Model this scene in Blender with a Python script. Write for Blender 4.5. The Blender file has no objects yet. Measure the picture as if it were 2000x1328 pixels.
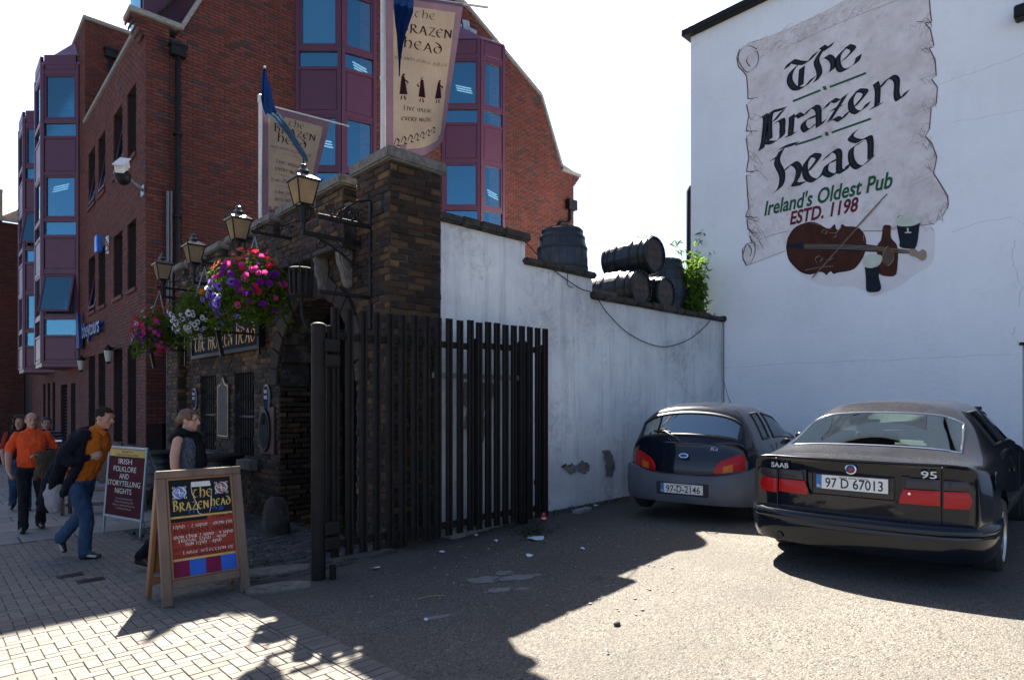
import bpy, bmesh, math, random
import numpy as np
from mathutils import Vector as V, Matrix, noise
R = math.radians
rng = random.Random(7)
SC = bpy.context.scene
COL = SC.collection
# ------------------------------------------------------------------ camera, sky, sun, exposure
YAW = 46.8
CAMZ = 1.67
cd = bpy.data.cameras.new('camera'); cam = bpy.data.objects.new('camera', cd); COL.objects.link(cam)
cd.sensor_width = 36; cd.lens = 1213/2000*36; cd.shift_y = 121/2000; cd.clip_end = 3000; cd.clip_start = .05
cam.location = (0, 0, CAMZ); cam.rotation_euler = (R(90), 0, R(YAW-90))
SC.camera = cam
SUN_EL, SUN_AZ = 49.5, 28.7           # azimuth from +Y towards +X
w = bpy.data.worlds.new('World'); SC.world = w; w.use_nodes = True
nt = w.node_tree; nt.nodes.clear()
sky = nt.nodes.new('ShaderNodeTexSky'); sky.sky_type = 'NISHITA'; sky.sun_disc = False
sky.sun_elevation = R(SUN_EL); sky.sun_rotation = R(SUN_AZ); sky.air_density = 0.5; sky.dust_density = 1.3; sky.ozone_density = 1.6; sky.altitude = 0
bg = nt.nodes.new('ShaderNodeBackground'); bg.inputs[1].default_value = 0.05
wo = nt.nodes.new('ShaderNodeOutputWorld')
nt.links.new(sky.outputs[0], bg.inputs[0]); nt.links.new(bg.outputs[0], wo.inputs[0])
sl = bpy.data.lights.new('sun', 'SUN'); so = bpy.data.objects.new('sun', sl); COL.objects.link(so)
sl.energy = 5.0; sl.angle = R(.53); sl.color = (1, .93, .82)
SUND = V((math.sin(R(SUN_AZ))*math.cos(R(SUN_EL)), math.cos(R(SUN_AZ))*math.cos(R(SUN_EL)), math.sin(R(SUN_EL))))
so.rotation_euler = SUND.to_track_quat('Z', 'Y').to_euler(); so.location = (20, 30, 40)
SC.view_settings.view_transform = 'Standard'; SC.view_settings.look = 'None'
SC.view_settings.exposure = 2.7; SC.view_settings.gamma = 1; SC.view_settings.use_curve_mapping = False
SC.cycles.max_bounces = 8; SC.cycles.transparent_max_bounces = 12; SC.cycles.use_denoising = True
SC.cycles.sample_clamp_indirect = 6
# ------------------------------------------------------------------ measuring helpers
CY, SY = math.cos(R(YAW)), math.sin(R(YAW))
def LF(x, y): return (SY*x-CY*y, CY*x+SY*y)
def XY(l, f): return (SY*l+CY*f, -CY*l+SY*f)
def ray(u, v):
    t = (u-1000)/1213; x, y = XY(t, 1); return V((x, y, (785-v)/1213))
def onX(u, v, c): d = ray(u, v); s = c/d.x; return V((c, d.y*s, CAMZ+d.z*s))
def onY(u, v, c): d = ray(u, v); s = c/d.y; return V((d.x*s, c, CAMZ+d.z*s))
def gz(x, y): return -.035*(y-5.5)+.05*min(3.4, max(0., x-2.62))+.012*max(0., x-6.02)
def onG(u, v):
    d = ray(u, v); s = 5.
    for _ in range(25): s = (gz(d.x*s, d.y*s)-CAMZ)/d.z
    return V((d.x*s, d.y*s, CAMZ+d.z*s))
def proj(p):
    l, f = LF(p[0], p[1]); f = max(f, .01); return 1000+1213*l/f, 785-1213*(p[2]-CAMZ)/f, f
# ------------------------------------------------------------------ mesh builder
W = {}
def wloc(o): return W.get(o.name, V((0, 0, 0))) if o is not None else V((0, 0, 0))
def tag(o, label=None, cat=None, group=None, kind=None):
    if label: o['label'] = label
    if cat: o['category'] = cat
    if group: o['group'] = group
    if kind: o['kind'] = kind
    return o
def thing(name, label, cat, loc=(0, 0, 0), group=None):
    o = bpy.data.objects.new(name, None); COL.objects.link(o); o.empty_display_size = .1
    o.location = loc; W[o.name] = V(loc); return tag(o, label, cat, group)
def kids(o): return [c for c in bpy.data.objects if c.parent == o]
def copy_tree(o, children, loc=None, rz=None, label=None, scale=None):
    c = o.copy(); COL.objects.link(c)
    if loc is not None: c.location = loc
    if rz is not None: c.rotation_euler = (0, 0, rz)
    if scale is not None: c.scale = scale
    if label: c['label'] = label
    def rec(src, dst):
        for ch in children.get(src, ()):
            d = ch.copy(); COL.objects.link(d); d.parent = dst; rec(ch, d)
    rec(o, c); return c
def child_map():
    m = {}
    for o in COL.objects:
        if o.parent: m.setdefault(o.parent, []).append(o)
    return m
def link(name, me, parent=None, loc=None):
    o = bpy.data.objects.new(name, me); COL.objects.link(o)
    if parent is not None: o.parent = parent
    W[o.name] = wloc(parent)+V(loc or (0, 0, 0))
    if loc is not None: o.location = loc
    return o
def PM(o, x, y):
    x = V(x).normalized(); y = V(y); z = x.cross(y).normalized(); y = z.cross(x)
    M = Matrix.Identity(4)
    for i, a in enumerate((x, y, z)): M.col[i][:3] = a
    M.col[3][:3] = V(o); return M
def T(x, y, z): return Matrix.Translation((x, y, z))
class MB:
    def __init__(s): s.v = []; s.f = []; s.m = []
    def add(s, vs, fs, mi=0, M=None):
        b = len(s.v)
        s.v += [tuple(M @ V(p)) for p in vs] if M else [tuple(p) for p in vs]
        s.f += [tuple(b+i for i in f) for f in fs]; s.m += [mi]*len(fs); return s
    def box(s, a, b, mi=0, M=None):
        (x0, y0, z0), (x1, y1, z1) = a, b
        return s.add([(x0, y0, z0), (x1, y0, z0), (x1, y1, z0), (x0, y1, z0), (x0, y0, z1), (x1, y0, z1), (x1, y1, z1), (x0, y1, z1)],
                     [(3, 2, 1, 0), (4, 5, 6, 7), (0, 1, 5, 4), (1, 2, 6, 5), (2, 3, 7, 6), (3, 0, 4, 7)], mi, M)
    def beam(s, p, q, wd, h, up=(0, 0, 1), mi=0):
        p, q = V(p), V(q); d = q-p; L = d.length
        x = d.normalized(); u = V(up)
        if abs(x.dot(u)) > .98: u = V((1, 0, 0))
        y = u.cross(x).normalized(); z = x.cross(y)
        M = Matrix.Identity(4)
        for i, a in enumerate((x, y, z)): M.col[i][:3] = a
        M.col[3][:3] = p
        return s.box((0, -wd/2, -h/2), (L, wd/2, h/2), mi, M)
    def tube(s, pts, r, n=8, mi=0, caps=True, flat=1.0):
        pts = [V(p) for p in pts]; k = len(pts); rs = r if isinstance(r, (list, tuple)) else [r]*k
        b = len(s.v); prev = None
        for i, p in enumerate(pts):
            d = (pts[min(i+1, k-1)]-pts[max(i-1, 0)]).normalized()
            if prev is None:
                a = d.cross(V((0, 0, 1)));  a = a if a.length > .1 else d.cross(V((1, 0, 0)))
            else: a = prev-d*prev.dot(d)
            a.normalize(); prev = a; c = d.cross(a)
            for j in range(n):
                t = 2*math.pi*j/n; s.v.append(tuple(p+a*(rs[i]*math.cos(t))+c*(rs[i]*flat*math.sin(t))))
        for i in range(k-1):
            for j in range(n):
                s.f.append((b+i*n+j, b+i*n+(j+1) % n, b+(i+1)*n+(j+1) % n, b+(i+1)*n+j)); s.m.append(mi)
        if caps:
            s.f.append(tuple(b+j for j in range(n))[::-1]); s.f.append(tuple(b+(k-1)*n+j for j in range(n))); s.m += [mi, mi]
        return s
    def lathe(s, prof, n=16, M=None, mi=0, caps=True, ph=0.):
        vs = []; fs = []; k = len(prof)
        for r, z in prof:
            for j in range(n):
                t = 2*math.pi*j/n+ph; vs.append((r*math.cos(t), r*math.sin(t), z))
        for i in range(k-1):
            for j in range(n): fs.append((i*n+j, i*n+(j+1) % n, (i+1)*n+(j+1) % n, (i+1)*n+j))
        if caps: fs += [tuple(range(n))[::-1], tuple((k-1)*n+j for j in range(n))]
        return s.add(vs, fs, mi, M)
    def prism(s, poly, d, M=None, mi=0, back=True):
        n = len(poly)
        ar = sum(poly[i][0]*poly[(i+1) % n][1]-poly[(i+1) % n][0]*poly[i][1] for i in range(n))
        if ar < 0: poly = poly[::-1]
        vs = [(x, y, 0) for x, y in poly]+[(x, y, d) for x, y in poly]
        fs = [tuple(range(n, 2*n))]+([tuple(range(n))[::-1]] if back else [])+[(i, (i+1) % n, n+(i+1) % n, n+i) for i in range(n)]
        return s.add(vs, fs, mi, M)
    def blob(s, c, r, n=8, m=6, mi=0, M=None):
        rx, ry, rz = r if isinstance(r, (tuple, list)) else (r, r, r)
        MM = T(*c) @ Matrix.Diagonal((rx, ry, rz, 1)); MM = M @ MM if M else MM
        return s.lathe([(max(.02, math.sin(math.pi*i/m)), -math.cos(math.pi*i/m)) for i in range(m+1)], n, MM, mi)
    def mesh(s, name, mats, bevel=0, smooth=None, parent=None, bseg=1):
        me = bpy.data.meshes.new(name); o = wloc(parent)
        vs = np.array(s.v, dtype=float).reshape(-1, 3)-np.array(o)
        me.from_pydata(vs.tolist(), [], s.f)
        for m in (mats if isinstance(mats, (list, tuple)) else [mats]): me.materials.append(m)
        me.polygons.foreach_set('material_index', s.m)
        if bevel:
            bm = bmesh.new(); bm.from_mesh(me)
            es = [e for e in bm.edges if len(e.link_faces) == 2 and e.calc_face_angle() > .5]
            bmesh.ops.bevel(bm, geom=es, offset=bevel, segments=bseg, affect='EDGES', clamp_overlap=True)
            bm.to_mesh(me); bm.free()
        if smooth is not None:
            me.polygons.foreach_set('use_smooth', [True]*len(me.polygons)); me.set_sharp_from_angle(angle=R(smooth))
        me.update(); return me
    def build(s, name, mats, parent=None, bevel=0, smooth=None, kind=None, label=None, bseg=1):
        o = link(name, s.mesh(name, mats, bevel, smooth, parent, bseg), parent)
        return tag(o, label, kind=kind)
def B(a, b): return MB().box(a, b)
# ------------------------------------------------------------------ materials
class NT:
    def __init__(s, name):
        s.mat = bpy.data.materials.new(name); s.mat.use_nodes = True; s.t = s.mat.node_tree; s.t.nodes.clear()
        s.out = s.n('ShaderNodeOutputMaterial')
    def n(s, typ, _ins=None, **kw):
        nd = s.t.nodes.new(typ)
        for k, v in kw.items(): setattr(nd, k, v)
        for k, v in (_ins or {}).items():
            i = nd.inputs[k]
            if hasattr(v, 'is_output'): s.t.links.new(v, i)
            elif i.type == 'RGBA': i.default_value = (*v[:3], 1)
            else: i.default_value = v
        return nd
    def math(s, op, a, b=0., c=0.): return s.n('ShaderNodeMath', {0: a, 1: b, 2: c}, operation=op).outputs[0]
    def mix(s, f, a, b, mode='MIX'):
        return s.n('ShaderNodeMix', {0: f, 6: a, 7: b}, data_type='RGBA', blend_type=mode).outputs[2]
    def ramp(s, f, stops, interp='LINEAR'):
        r = s.n('ShaderNodeValToRGB', {0: f}); cr = r.color_ramp; cr.interpolation = interp
        while len(cr.elements) < len(stops): cr.elements.new(.5)
        for e, (p, c) in zip(cr.elements, stops):
            e.position = p; e.color = (*((c,)*3 if isinstance(c, (int, float)) else c), 1)
        return r.outputs[0]
    def noise(s, vec, scale, detail=4, rough=.6, out=0, dist=0.):
        return s.n('ShaderNodeTexNoise', {'Vector': vec, 'Scale': scale, 'Detail': detail, 'Roughness': rough, 'Distortion': dist}).outputs[out]
    def coords(s):
        tc = s.n('ShaderNodeTexCoord'); oi = s.n('ShaderNodeObjectInfo')
        s.rnd = oi.outputs['Random']
        off = s.n('ShaderNodeVectorMath', {0: s.rnd, 1: (37., 19., 53.)}, operation='MULTIPLY').outputs[0]
        return s.n('ShaderNodeVectorMath', {0: tc.outputs['Object'], 1: off}, operation='ADD').outputs[0]
    def bump(s, h, st, dist=.01): return s.n('ShaderNodeBump', {'Height': h, 'Strength': st, 'Distance': dist}).outputs[0]
    def bsdf(s, **kw):
        ins = {k.replace('_', ' '): v for k, v in kw.items() if v is not None}
        b = s.n('ShaderNodeBsdfPrincipled', ins); s.t.links.new(b.outputs[0], s.out.inputs[0]); return b
    def scale(s, vec, v): return s.n('ShaderNodeVectorMath', {0: vec, 1: v}, operation='MULTIPLY').outputs[0]
def mat(name, c, c2=None, rough=.7, scale=6., bump=0., bscale=80., metal=0., coat=0., spec=.5, rv=0., var=.25, stretch=None, dirt=None):
    t = NT(name); vec = t.coords()
    if stretch: vec = t.scale(vec, stretch)
    c2 = c2 or tuple(x*(1-var) for x in c)
    n1 = t.noise(vec, scale, 6)
    col = t.mix(t.ramp(n1, [(.3, 0), (.7, 1)]), c, c2)
    if dirt:
        n3 = t.noise(vec, scale*.37, 7, .7); col = t.mix(t.ramp(n3, [(.52, 0), (.72, 1)]), col, dirt)
    if rv:
        f = t.math('MULTIPLY_ADD', t.rnd, 2*rv, 1-rv)
        col = t.mix(1., col, t.n('ShaderNodeCombineColor', {0: f, 1: f, 2: f}).outputs[0], 'MULTIPLY')
    nb = t.noise(vec, bscale, 4) if bump else None
    rr = t.math('MULTIPLY_ADD', n1, .25, rough-.12)
    t.bsdf(Base_Color=col, Roughness=rr, Metallic=metal, Coat_Weight=coat, Specular_IOR_Level=spec,
           Normal=t.bump(nb, bump) if bump else None)
    return t.mat
def brick_mat(name, stops, bump=.5, soot=None, blotch=None, big=.45):
    t = NT(name); vec = t.coords()
    at = t.n('ShaderNodeAttribute', attribute_name='rnd', attribute_type='GEOMETRY').outputs['Fac']
    r = t.math('FRACT', t.math('ADD', at, t.rnd))
    col = t.ramp(r, stops)
    n1 = t.noise(vec, 9, 6, .7); col = t.mix(t.math('MULTIPLY', t.ramp(n1, [(.35, 0), (.7, 1)]), .45), col, soot or (.02, .015, .012))
    pos = t.n('ShaderNodeNewGeometry').outputs['Position']; nl = t.noise(t.scale(pos, (1, 1, .6)), .55, 6, .7); col = t.mix(t.math('MULTIPLY', t.ramp(nl, [(.36, 0), (.66, 1)]), big), col, soot or (.02, .015, .012))
    if blotch:
        n2 = t.noise(vec, 2.3, 7, .75); n4 = t.noise(vec, 40, 3)
        col = t.mix(t.ramp(t.math('MULTIPLY', n2, n4), [(.36, 0), (.43, .75)]), col, blotch)
    nb = t.noise(vec, 55, 5, .7)
    t.bsdf(Base_Color=col, Roughness=.85, Specular_IOR_Level=.25, Normal=t.bump(nb, bump, .012)); return t.mat
def glassmat(name, tint=(.9, .95, .95), alpha=.25, rough=.02, refl=(.5, .6, .65)):
    # a sheet of glass: part see-through, part mirror
    t = NT(name); fr = t.n('ShaderNodeFresnel', {'IOR': 1.5}).outputs[0]
    tr = t.n('ShaderNodeBsdfTransparent', {0: tint}); gl = t.n('ShaderNodeBsdfGlossy', {0: refl, 'Roughness': rough})
    f = t.math('ADD', fr, alpha); f = t.math('MINIMUM', f, 1.)
    mx = t.n('ShaderNodeMixShader', {0: f, 1: tr.outputs[0], 2: gl.outputs[0]})
    t.t.links.new(mx.outputs[0], t.out.inputs[0]); return t.mat
def clothmat(name, c, c2=None, trans=.35, scale=4, bscale=300):
    t = NT(name); vec = t.coords(); col = t.mix(t.ramp(t.noise(vec, scale, 6, .7), [(.3, 0), (.7, 1)]), c, c2 or tuple(x*.75 for x in c))
    d = t.n('ShaderNodeBsdfDiffuse', {0: col}); tl = t.n('ShaderNodeBsdfTranslucent', {0: col})
    mx = t.n('ShaderNodeMixShader', {0: trans, 1: d.outputs[0], 2: tl.outputs[0]})
    t.t.links.new(mx.outputs[0], t.out.inputs[0]); return t.mat
# ------------------------------------------------------------------ brickwork
def unit_brick(name, m, ch=.08, chz=.16, wob=0., seed=0):
    r = random.Random(seed); q = lambda: r.uniform(-wob, wob)
    vs = [(x*.5+q()*.3, -.5, z*.5+q()) for x, z in ((-1, -1), (1, -1), (1, 1), (-1, 1))]
    vs += [(x*.5+q()*.3, .25+q(), z*.5+q()) for x, z in ((-1, -1), (1, -1), (1, 1), (-1, 1))]
    vs += [(x*(.5-ch)+q()*.3, .5+q(), z*(.5-chz)+q()) for x, z in ((-1, -1), (1, -1), (1, 1), (-1, 1))]
    fs = [(8, 11, 10, 9)]
    for i in range(4):
        j = (i+1) % 4; fs += [(i, i+4, j+4, j)]; fs += [(i+4, i+8, j+8, j+4)]
    me = bpy.data.meshes.new(name); me.from_pydata(vs, [], fs); me.materials.append(m); me.update(); return me
class Bricks:
    """collects bricks of one thing; the largest in the picture become parts, the rest one joined part"""
    def __init__(s, bl=.215, bh=.065, j=.01, proud=.008, wob=.0): s.bl, s.bh, s.j, s.pr, s.wob = bl, bh, j, proud, wob; s.b = []; s.mort = MB()
    def face(s, O, U, N, Wd, z0, z1, holes=(), row=None, off=0., mortar=True):
        O, U, N = V(O), V(U), V(N); ch = s.bh+s.j; k = 0; z = z0
        while z < z1-.01:
            zt = min(z+ch, z1); zm = (z+zt)/2
            iv = list(row(zm)) if row else [(0., Wd)]
            for (a, b, c, d) in holes:
                if c < zm < d:
                    ni = []
                    for p, q in iv:
                        if b <= p or a >= q: ni.append((p, q))
                        else:
                            if a > p: ni.append((p, a))
                            if b < q: ni.append((b, q))
                    iv = ni
            for p, q in iv:
                if mortar:
                    c4 = [O+U*p+V((0, 0, z-O.z)), O+U*q+V((0, 0, z-O.z)), O+U*q+V((0, 0, zt-O.z)), O+U*p+V((0, 0, zt-O.z))]
                    if (c4[1]-c4[0]).cross(c4[3]-c4[0]).dot(N) < 0: c4.reverse()
                    s.mort.add(c4, [(0, 1, 2, 3)])
                st = s.bl+s.j; x = math.floor((p-off)/st)*st+off-(st/2 if k % 2 else 0)
                while x < q:
                    jl = rng.uniform(-1, 1)*s.wob*.03
                    a, b = max(x+jl, p+.002), min(x+s.bl+jl, q-.002)
                    if b-a > .03 and zt-z > .02:
                        dz = rng.uniform(-1, 1)*s.wob*.006; dp = s.pr*(1+rng.uniform(-1, 1)*(.3+s.wob*.6))
                        s.b.append((O+U*((a+b)/2)+V((0, 0, (z+zt-s.j)/2-O.z+dz)), U, N, b-a, zt-z-s.j, dp))
                    x += st
            z += ch; k += 1
        return s
    def emit(s, parent, m, mm, name='brick', nmax=300, shapes=3, ch=.04, chz=.12, mname='mortar', rest='brickwork', wob=None):
        po = wloc(parent)
        def key(b):
            u, v, f = proj(b[0])
            if not(-20 < u < 2020 and -20 < v < 1350) or f < .3: return 0
            dirn = (V((0, 0, CAMZ))-b[0]); c = max(0, dirn.normalized().dot(b[2])); return b[3]*b[4]*c/dirn.length_squared
        s.b.sort(key=key, reverse=True)
        w_ = .06*s.wob if wob is None else wob
        ms = [unit_brick(name, m, ch, chz, w_, i) for i in range(shapes)]
        ind = [b for b in s.b[:nmax] if key(b) > 0]
        for i, (c, U, N, su, sv, dp) in enumerate(ind):
            o = bpy.data.objects.new(name, ms[i % shapes]); COL.objects.link(o); o.parent = parent
            X = U if U.cross(N).dot(V((0, 0, 1))*1.0 if abs(N.z) < .5 else V((0, -1, 0))) > 0 else -U
            Z = X.cross(N)
            M = Matrix.Identity(4)
            M.col[0][:3] = X*su; M.col[1][:3] = N*(dp+.02); M.col[2][:3] = Z*sv; M.col[3][:3] = c-po+N*((dp-.02)/2)
            o.matrix_local = M
        rem = s.b[len(ind):]
        if rem:
            n = len(rem); base = [np.array([v.co[:] for v in me.vertices]) for me in ms]
            fc = np.array([p.vertices[:] for p in ms[0].polygons]); nv = len(base[0]); nf = len(fc)
            vs = np.zeros((n*nv, 3)); fs = np.zeros((n*nf, 4), dtype=int); rn = np.zeros(n*nf)
            for i, (c, U, N, su, sv, dp) in enumerate(rem):
                X = U if U.cross(N).dot(V((0, 0, 1)) if abs(N.z) < .5 else V((0, -1, 0))) > 0 else -U
                A = np.array([np.array(X)*su, np.array(N)*(dp+.02), np.array(X.cross(N))*sv])
                vs[i*nv:(i+1)*nv] = base[i % shapes] @ A + np.array(c-po+N*((dp-.02)/2))
                fs[i*nf:(i+1)*nf] = fc+i*nv; rn[i*nf:(i+1)*nf] = rng.random()
            me = bpy.data.meshes.new(rest); me.from_pydata(vs.tolist(), [], fs.tolist()); me.materials.append(m)
            at = me.attributes.new('rnd', 'FLOAT', 'FACE'); at.data.foreach_set('value', rn); me.update()
            tag(link(rest, me, parent), kind='stuff')
        if s.mort.v: s.mort.build(mname, mm, parent)
# ------------------------------------------------------------------ pen lettering (a broad nib dragged along strokes) and type
def spl(p, n=5):
    if len(p) < 3: return p
    out = []
    for i in range(len(p)-1):
        a = p[max(i-1, 0)]; b = p[i]; c = p[i+1]; d = p[min(i+2, len(p)-1)]
        for k in range(n):
            t = k/n
            out.append(tuple(.5*((2*b[q])+(-a[q]+c[q])*t+(2*a[q]-5*b[q]+4*c[q]-d[q])*t*t+(-a[q]+3*b[q]-3*c[q]+d[q])*t**3) for q in (0, 1)))
    return out+[p[-1]]
G = {
'A': (.95, [[(.05, 0), (.25, .3), (.5, 1)], [(.5, 1), (.7, .5), (.85, 0), (1, .02)], [(.2, .38), (.75, .38)]]),
'B': (.9, [[(.15, 1.3), (.2, .7), (.15, 0)], [(.0, 1.25), (.4, 1.3), (.65, 1.1), (.5, .8), (.2, .72)], [(.25, .72), (.6, .65), (.75, .35), (.55, .05), (.1, .0)]]),
'C': (.8, [[(.75, .85), (.45, 1), (.12, .7), (.12, .3), (.45, 0), (.8, .15)]]),
'D': (.95, [[(.15, 1.25), (.45, 1.15), (.8, .75), (.8, .3), (.45, 0), (.12, .25), (.15, .6), (.45, .8), (.75, .65)]]),
'E': (.8, [[(.72, .82), (.45, 1), (.12, .7), (.12, .3), (.45, 0), (.8, .15)], [(.12, .52), (.65, .56)]]),
'F': (.7, [[(.2, 1), (.22, .4), (.15, -.3)], [(.2, .95), (.7, 1)], [(.2, .5), (.6, .52)]]),
'G': (.85, [[(.75, .9), (.45, 1), (.12, .7), (.12, .3), (.45, 0), (.75, .2), (.7, .45), (.5, .48)]]),
'H': (.9, [[(.05, 1.35), (.2, 1.3), (.17, .6), (.15, 0)], [(.17, .6), (.45, .95), (.75, .75), (.72, .2), (.55, -.05)]]),
'I': (.35, [[(.05, .98), (.18, 1), (.16, .4), (.2, 0), (.32, .03)]]),
'J': (.4, [[(.25, 1), (.25, 0), (.0, -.25)]]),
'K': (.85, [[(.15, 1.3), (.15, 0)], [(.7, .95), (.2, .5)], [(.3, .5), (.6, .2), (.85, 0)]]),
'L': (.7, [[(.1, 1.25), (.2, 1.2), (.17, .5), (.15, .05)], [(.12, .03), (.4, .0), (.7, .12)]]),
'M': (1.25, [[(.45, 1), (.1, .7), (.1, .3), (.3, .0)], [(.4, .98), (.6, .85), (.6, 0)], [(.6, .8), (.9, 1), (1.15, .7), (1.1, .25), (.9, 0)]]),
'N': (.95, [[(.15, 1), (.15, 0)], [(.05, .98), (.35, .75), (.8, .1)], [(.8, 1), (.8, .05)]]),
'O': (.95, [[(.45, 1), (.12, .72), (.12, .28), (.45, 0), (.8, .28), (.8, .72), (.45, 1)]]),
'P': (.85, [[(.15, .98), (.17, .3), (.12, -.35)], [(.1, .9), (.5, 1), (.78, .7), (.6, .3), (.2, .3)]]),
'R': (.85, [[(.15, 1), (.17, .5), (.1, -.1)], [(.05, .93), (.45, 1), (.65, .78), (.5, .55), (.2, .48)], [(.35, .5), (.55, .2), (.85, 0)]]),
'S': (.7, [[(.65, .9), (.4, 1), (.15, .8), (.3, .55), (.6, .4), (.62, .15), (.35, 0), (.05, .1)]]),
'T': (.9, [[(.0, .85), (.25, 1), (.6, .95), (.9, 1.02)], [(.5, .95), (.2, .65), (.15, .3), (.45, .0), (.75, .15)]]),
'U': (.9, [[(.1, 1), (.15, .4), (.35, .02), (.6, .1), (.75, .3)], [(.75, 1), (.75, .15), (.88, 0)]]),
'V': (.85, [[(.08, 1), (.4, .02)], [(.75, 1), (.4, .02)]]),
'W': (1.2, [[(.05, 1), (.3, .05)], [(.6, .9), (.3, .05)], [(.6, .9), (.8, .05)], [(1.1, 1), (.8, .05)]]),
'Y': (.85, [[(.08, 1), (.35, .4)], [(.78, 1), (.5, .4), (.15, -.35)]]),
'Z': (.8, [[(.1, .95), (.75, .95)], [(.75, .95), (.1, .03)], [(.05, .03), (.45, .08), (.8, -.03)]]),
'0': (.75, [[(.37, 1), (.1, .7), (.1, .3), (.37, 0), (.65, .3), (.65, .7), (.37, 1)]]),
'1': (.4, [[(.05, .8), (.2, 1), (.2, 0)]]),
'2': (.7, [[(.1, .8), (.35, 1), (.6, .75), (.3, .3), (.08, .03)], [(.08, .03), (.65, .03)]]),
'3': (.7, [[(.1, .95), (.6, .95)], [(.6, .95), (.3, .6), (.6, .4), (.5, .05), (.1, 0)]]),
'8': (.7, [[(.35, 1), (.12, .78), (.35, .55), (.6, .25), (.35, 0), (.1, .25), (.35, .55), (.58, .78), (.35, 1)]]),
'9': (.7, [[(.6, .75), (.35, 1), (.1, .75), (.3, .5), (.6, .75), (.55, .3), (.2, 0)]]),
'.': (.3, [[(.12, .08), (.18, .02)]]), '-': (.5, [[(.08, .5), (.42, .5)]]), '/': (.55, [[(.05, -.1), (.5, 1.1)]]), '&': (.9, [[(.8, 0), (.2, .75), (.4, 1), (.55, .8), (.1, .3), (.3, 0), (.8, .4)]]),
"'": (.25, [[(.12, 1.2), (.1, .95)]]), ' ': (.45, [])}
STEP = [0]
def nib_stroke(mb, pts, nib, f, mi=0, h=.0002):
    """pts in plane units; f maps (x,y,height) to a point"""
    for (x0, y0), (x1, y1) in zip(pts, pts[1:]):
        STEP[0] = (STEP[0]+1) % 9; hh = h*(1+STEP[0]*.35)
        q = [(x0-nib[0], y0-nib[1]), (x0+nib[0], y0+nib[1]), (x1+nib[0], y1+nib[1]), (x1-nib[0], y1-nib[1])]
        a = sum(q[i][0]*q[(i+1) % 4][1]-q[(i+1) % 4][0]*q[i][1] for i in range(4))
        if a < 0: q.reverse()
        mb.add([f(x, y, hh) for x, y in q], [(0, 1, 2, 3)], mi)
def nib_width(s, sp=.12): return sum(G[c.upper()][0]+sp for c in s)-sp
def nib_text(mb, s, f, x, y, size, nibw=.07, ang=25, mi=0, wx=1., sp=.12, fit=None, h=.0004, n=4):
    """x,y baseline start; size x-height; fit = total width"""
    if fit: wx = fit/(nib_width(s, sp)*size)
    nb = (nibw*size*math.cos(R(ang)), nibw*size*math.sin(R(ang)))
    for c in s:
        wd, st = G[c.upper()]
        for k in st: nib_stroke(mb, [(x+p[0]*size*wx, y+p[1]*size) for p in spl(k, n)], nb, f, mi, h)
        x += (wd+sp)*size*wx
def text(s, size, M, m, parent, name='lettering', bold=0., align='CENTER', shear=0., sx=1., ext=.0, fit=None):
    cu = bpy.data.curves.new('t', 'FONT'); cu.body = s; cu.size = size; cu.align_x = align; cu.align_y = 'BOTTOM_BASELINE'
    cu.offset = bold*size; cu.shear = shear; cu.extrude = ext; cu.resolution_u = 3
    ob = bpy.data.objects.new('t', cu); me = bpy.data.meshes.new_from_object(ob)
    bpy.data.objects.remove(ob); bpy.data.curves.remove(cu)
    if fit and len(me.vertices):
        xs = [v.co.x for v in me.vertices]; sx = fit/(max(xs)-min(xs))
    me.transform(Matrix.Translation(-wloc(parent)) @ M @ Matrix.Diagonal((sx, 1, 1, 1))); me.materials.clear(); me.materials.append(m)
    me.name = name; return link(name, me, parent)
def nib_letters(s, f, x, y, size, fit, m, parent, nibw=.07, ang=25, sp=.12, h=.0004):
    wx = fit/(nib_width(s, sp)*size)
    for c in s:
        if c != ' ': mb = MB(); nib_text(mb, c, f, x, y, size, nibw, ang, wx=wx, h=h); mb.build('letter', m, parent)
        x += (G[c.upper()][0]+sp)*size*wx
def split_letters(o, name='letter'):
    me = o.data; n = len(me.vertices); par = list(range(n))
    def find(a):
        while par[a] != a: par[a] = par[par[a]]; a = par[a]
        return a
    for p in me.polygons:
        for v in p.vertices[1:]: par[find(v)] = find(p.vertices[0])
    gr = {}
    for p in me.polygons: gr.setdefault(find(p.vertices[0]), []).append(tuple(p.vertices))
    for fs in gr.values():
        ix = sorted({v for f in fs for v in f}); mp = {a: b for b, a in enumerate(ix)}; m2 = bpy.data.meshes.new(name)
        m2.from_pydata([me.vertices[i].co[:] for i in ix], [], [tuple(mp[i] for i in f) for f in fs]); m2.materials.append(me.materials[0]); c = bpy.data.objects.new(name, m2); COL.objects.link(c); c.parent = o.parent
    bpy.data.objects.remove(o)
def pmap(M): return lambda x, y, h: M @ V((x, y, h))
# ================================================================== materials
M_red = brick_mat('red_brick', [(0, (.125, .032, .023)), (.35, (.155, .040, .028)), (.7, (.175, .052, .037)), (.82, (.125, .044, .036)), (.90, (.065, .030, .027)), (.95, (.055, .05, .055)), (1, (.19, .062, .043))], .5, (.04, .015, .012))
M_redm = mat('red_mortar', (.028, .017, .014), (.018, .011, .009), .9, 12, .3)
M_pub = brick_mat('old_brick', [(0, (.036, .024, .017)), (.25, (.064, .039, .025)), (.5, (.095, .055, .032)), (.66, (.14, .08, .038)), (.80, (.21, .118, .05)), (.86, (.07, .048, .036)), (.94, (.033, .027, .022)), (1, (.12, .049, .027))], 1., (.010, .008, .007), (.34, .32, .29))
M_pubm = mat('old_mortar', (.036, .030, .026), (.014, .012, .010), .95, 9, .8, 60, dirt=(.13, .12, .11))
M_gran = mat('granite', (.30, .285, .26), (.16, .15, .135), .85, 45, .5, 120, dirt=(.10, .095, .085))
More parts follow.
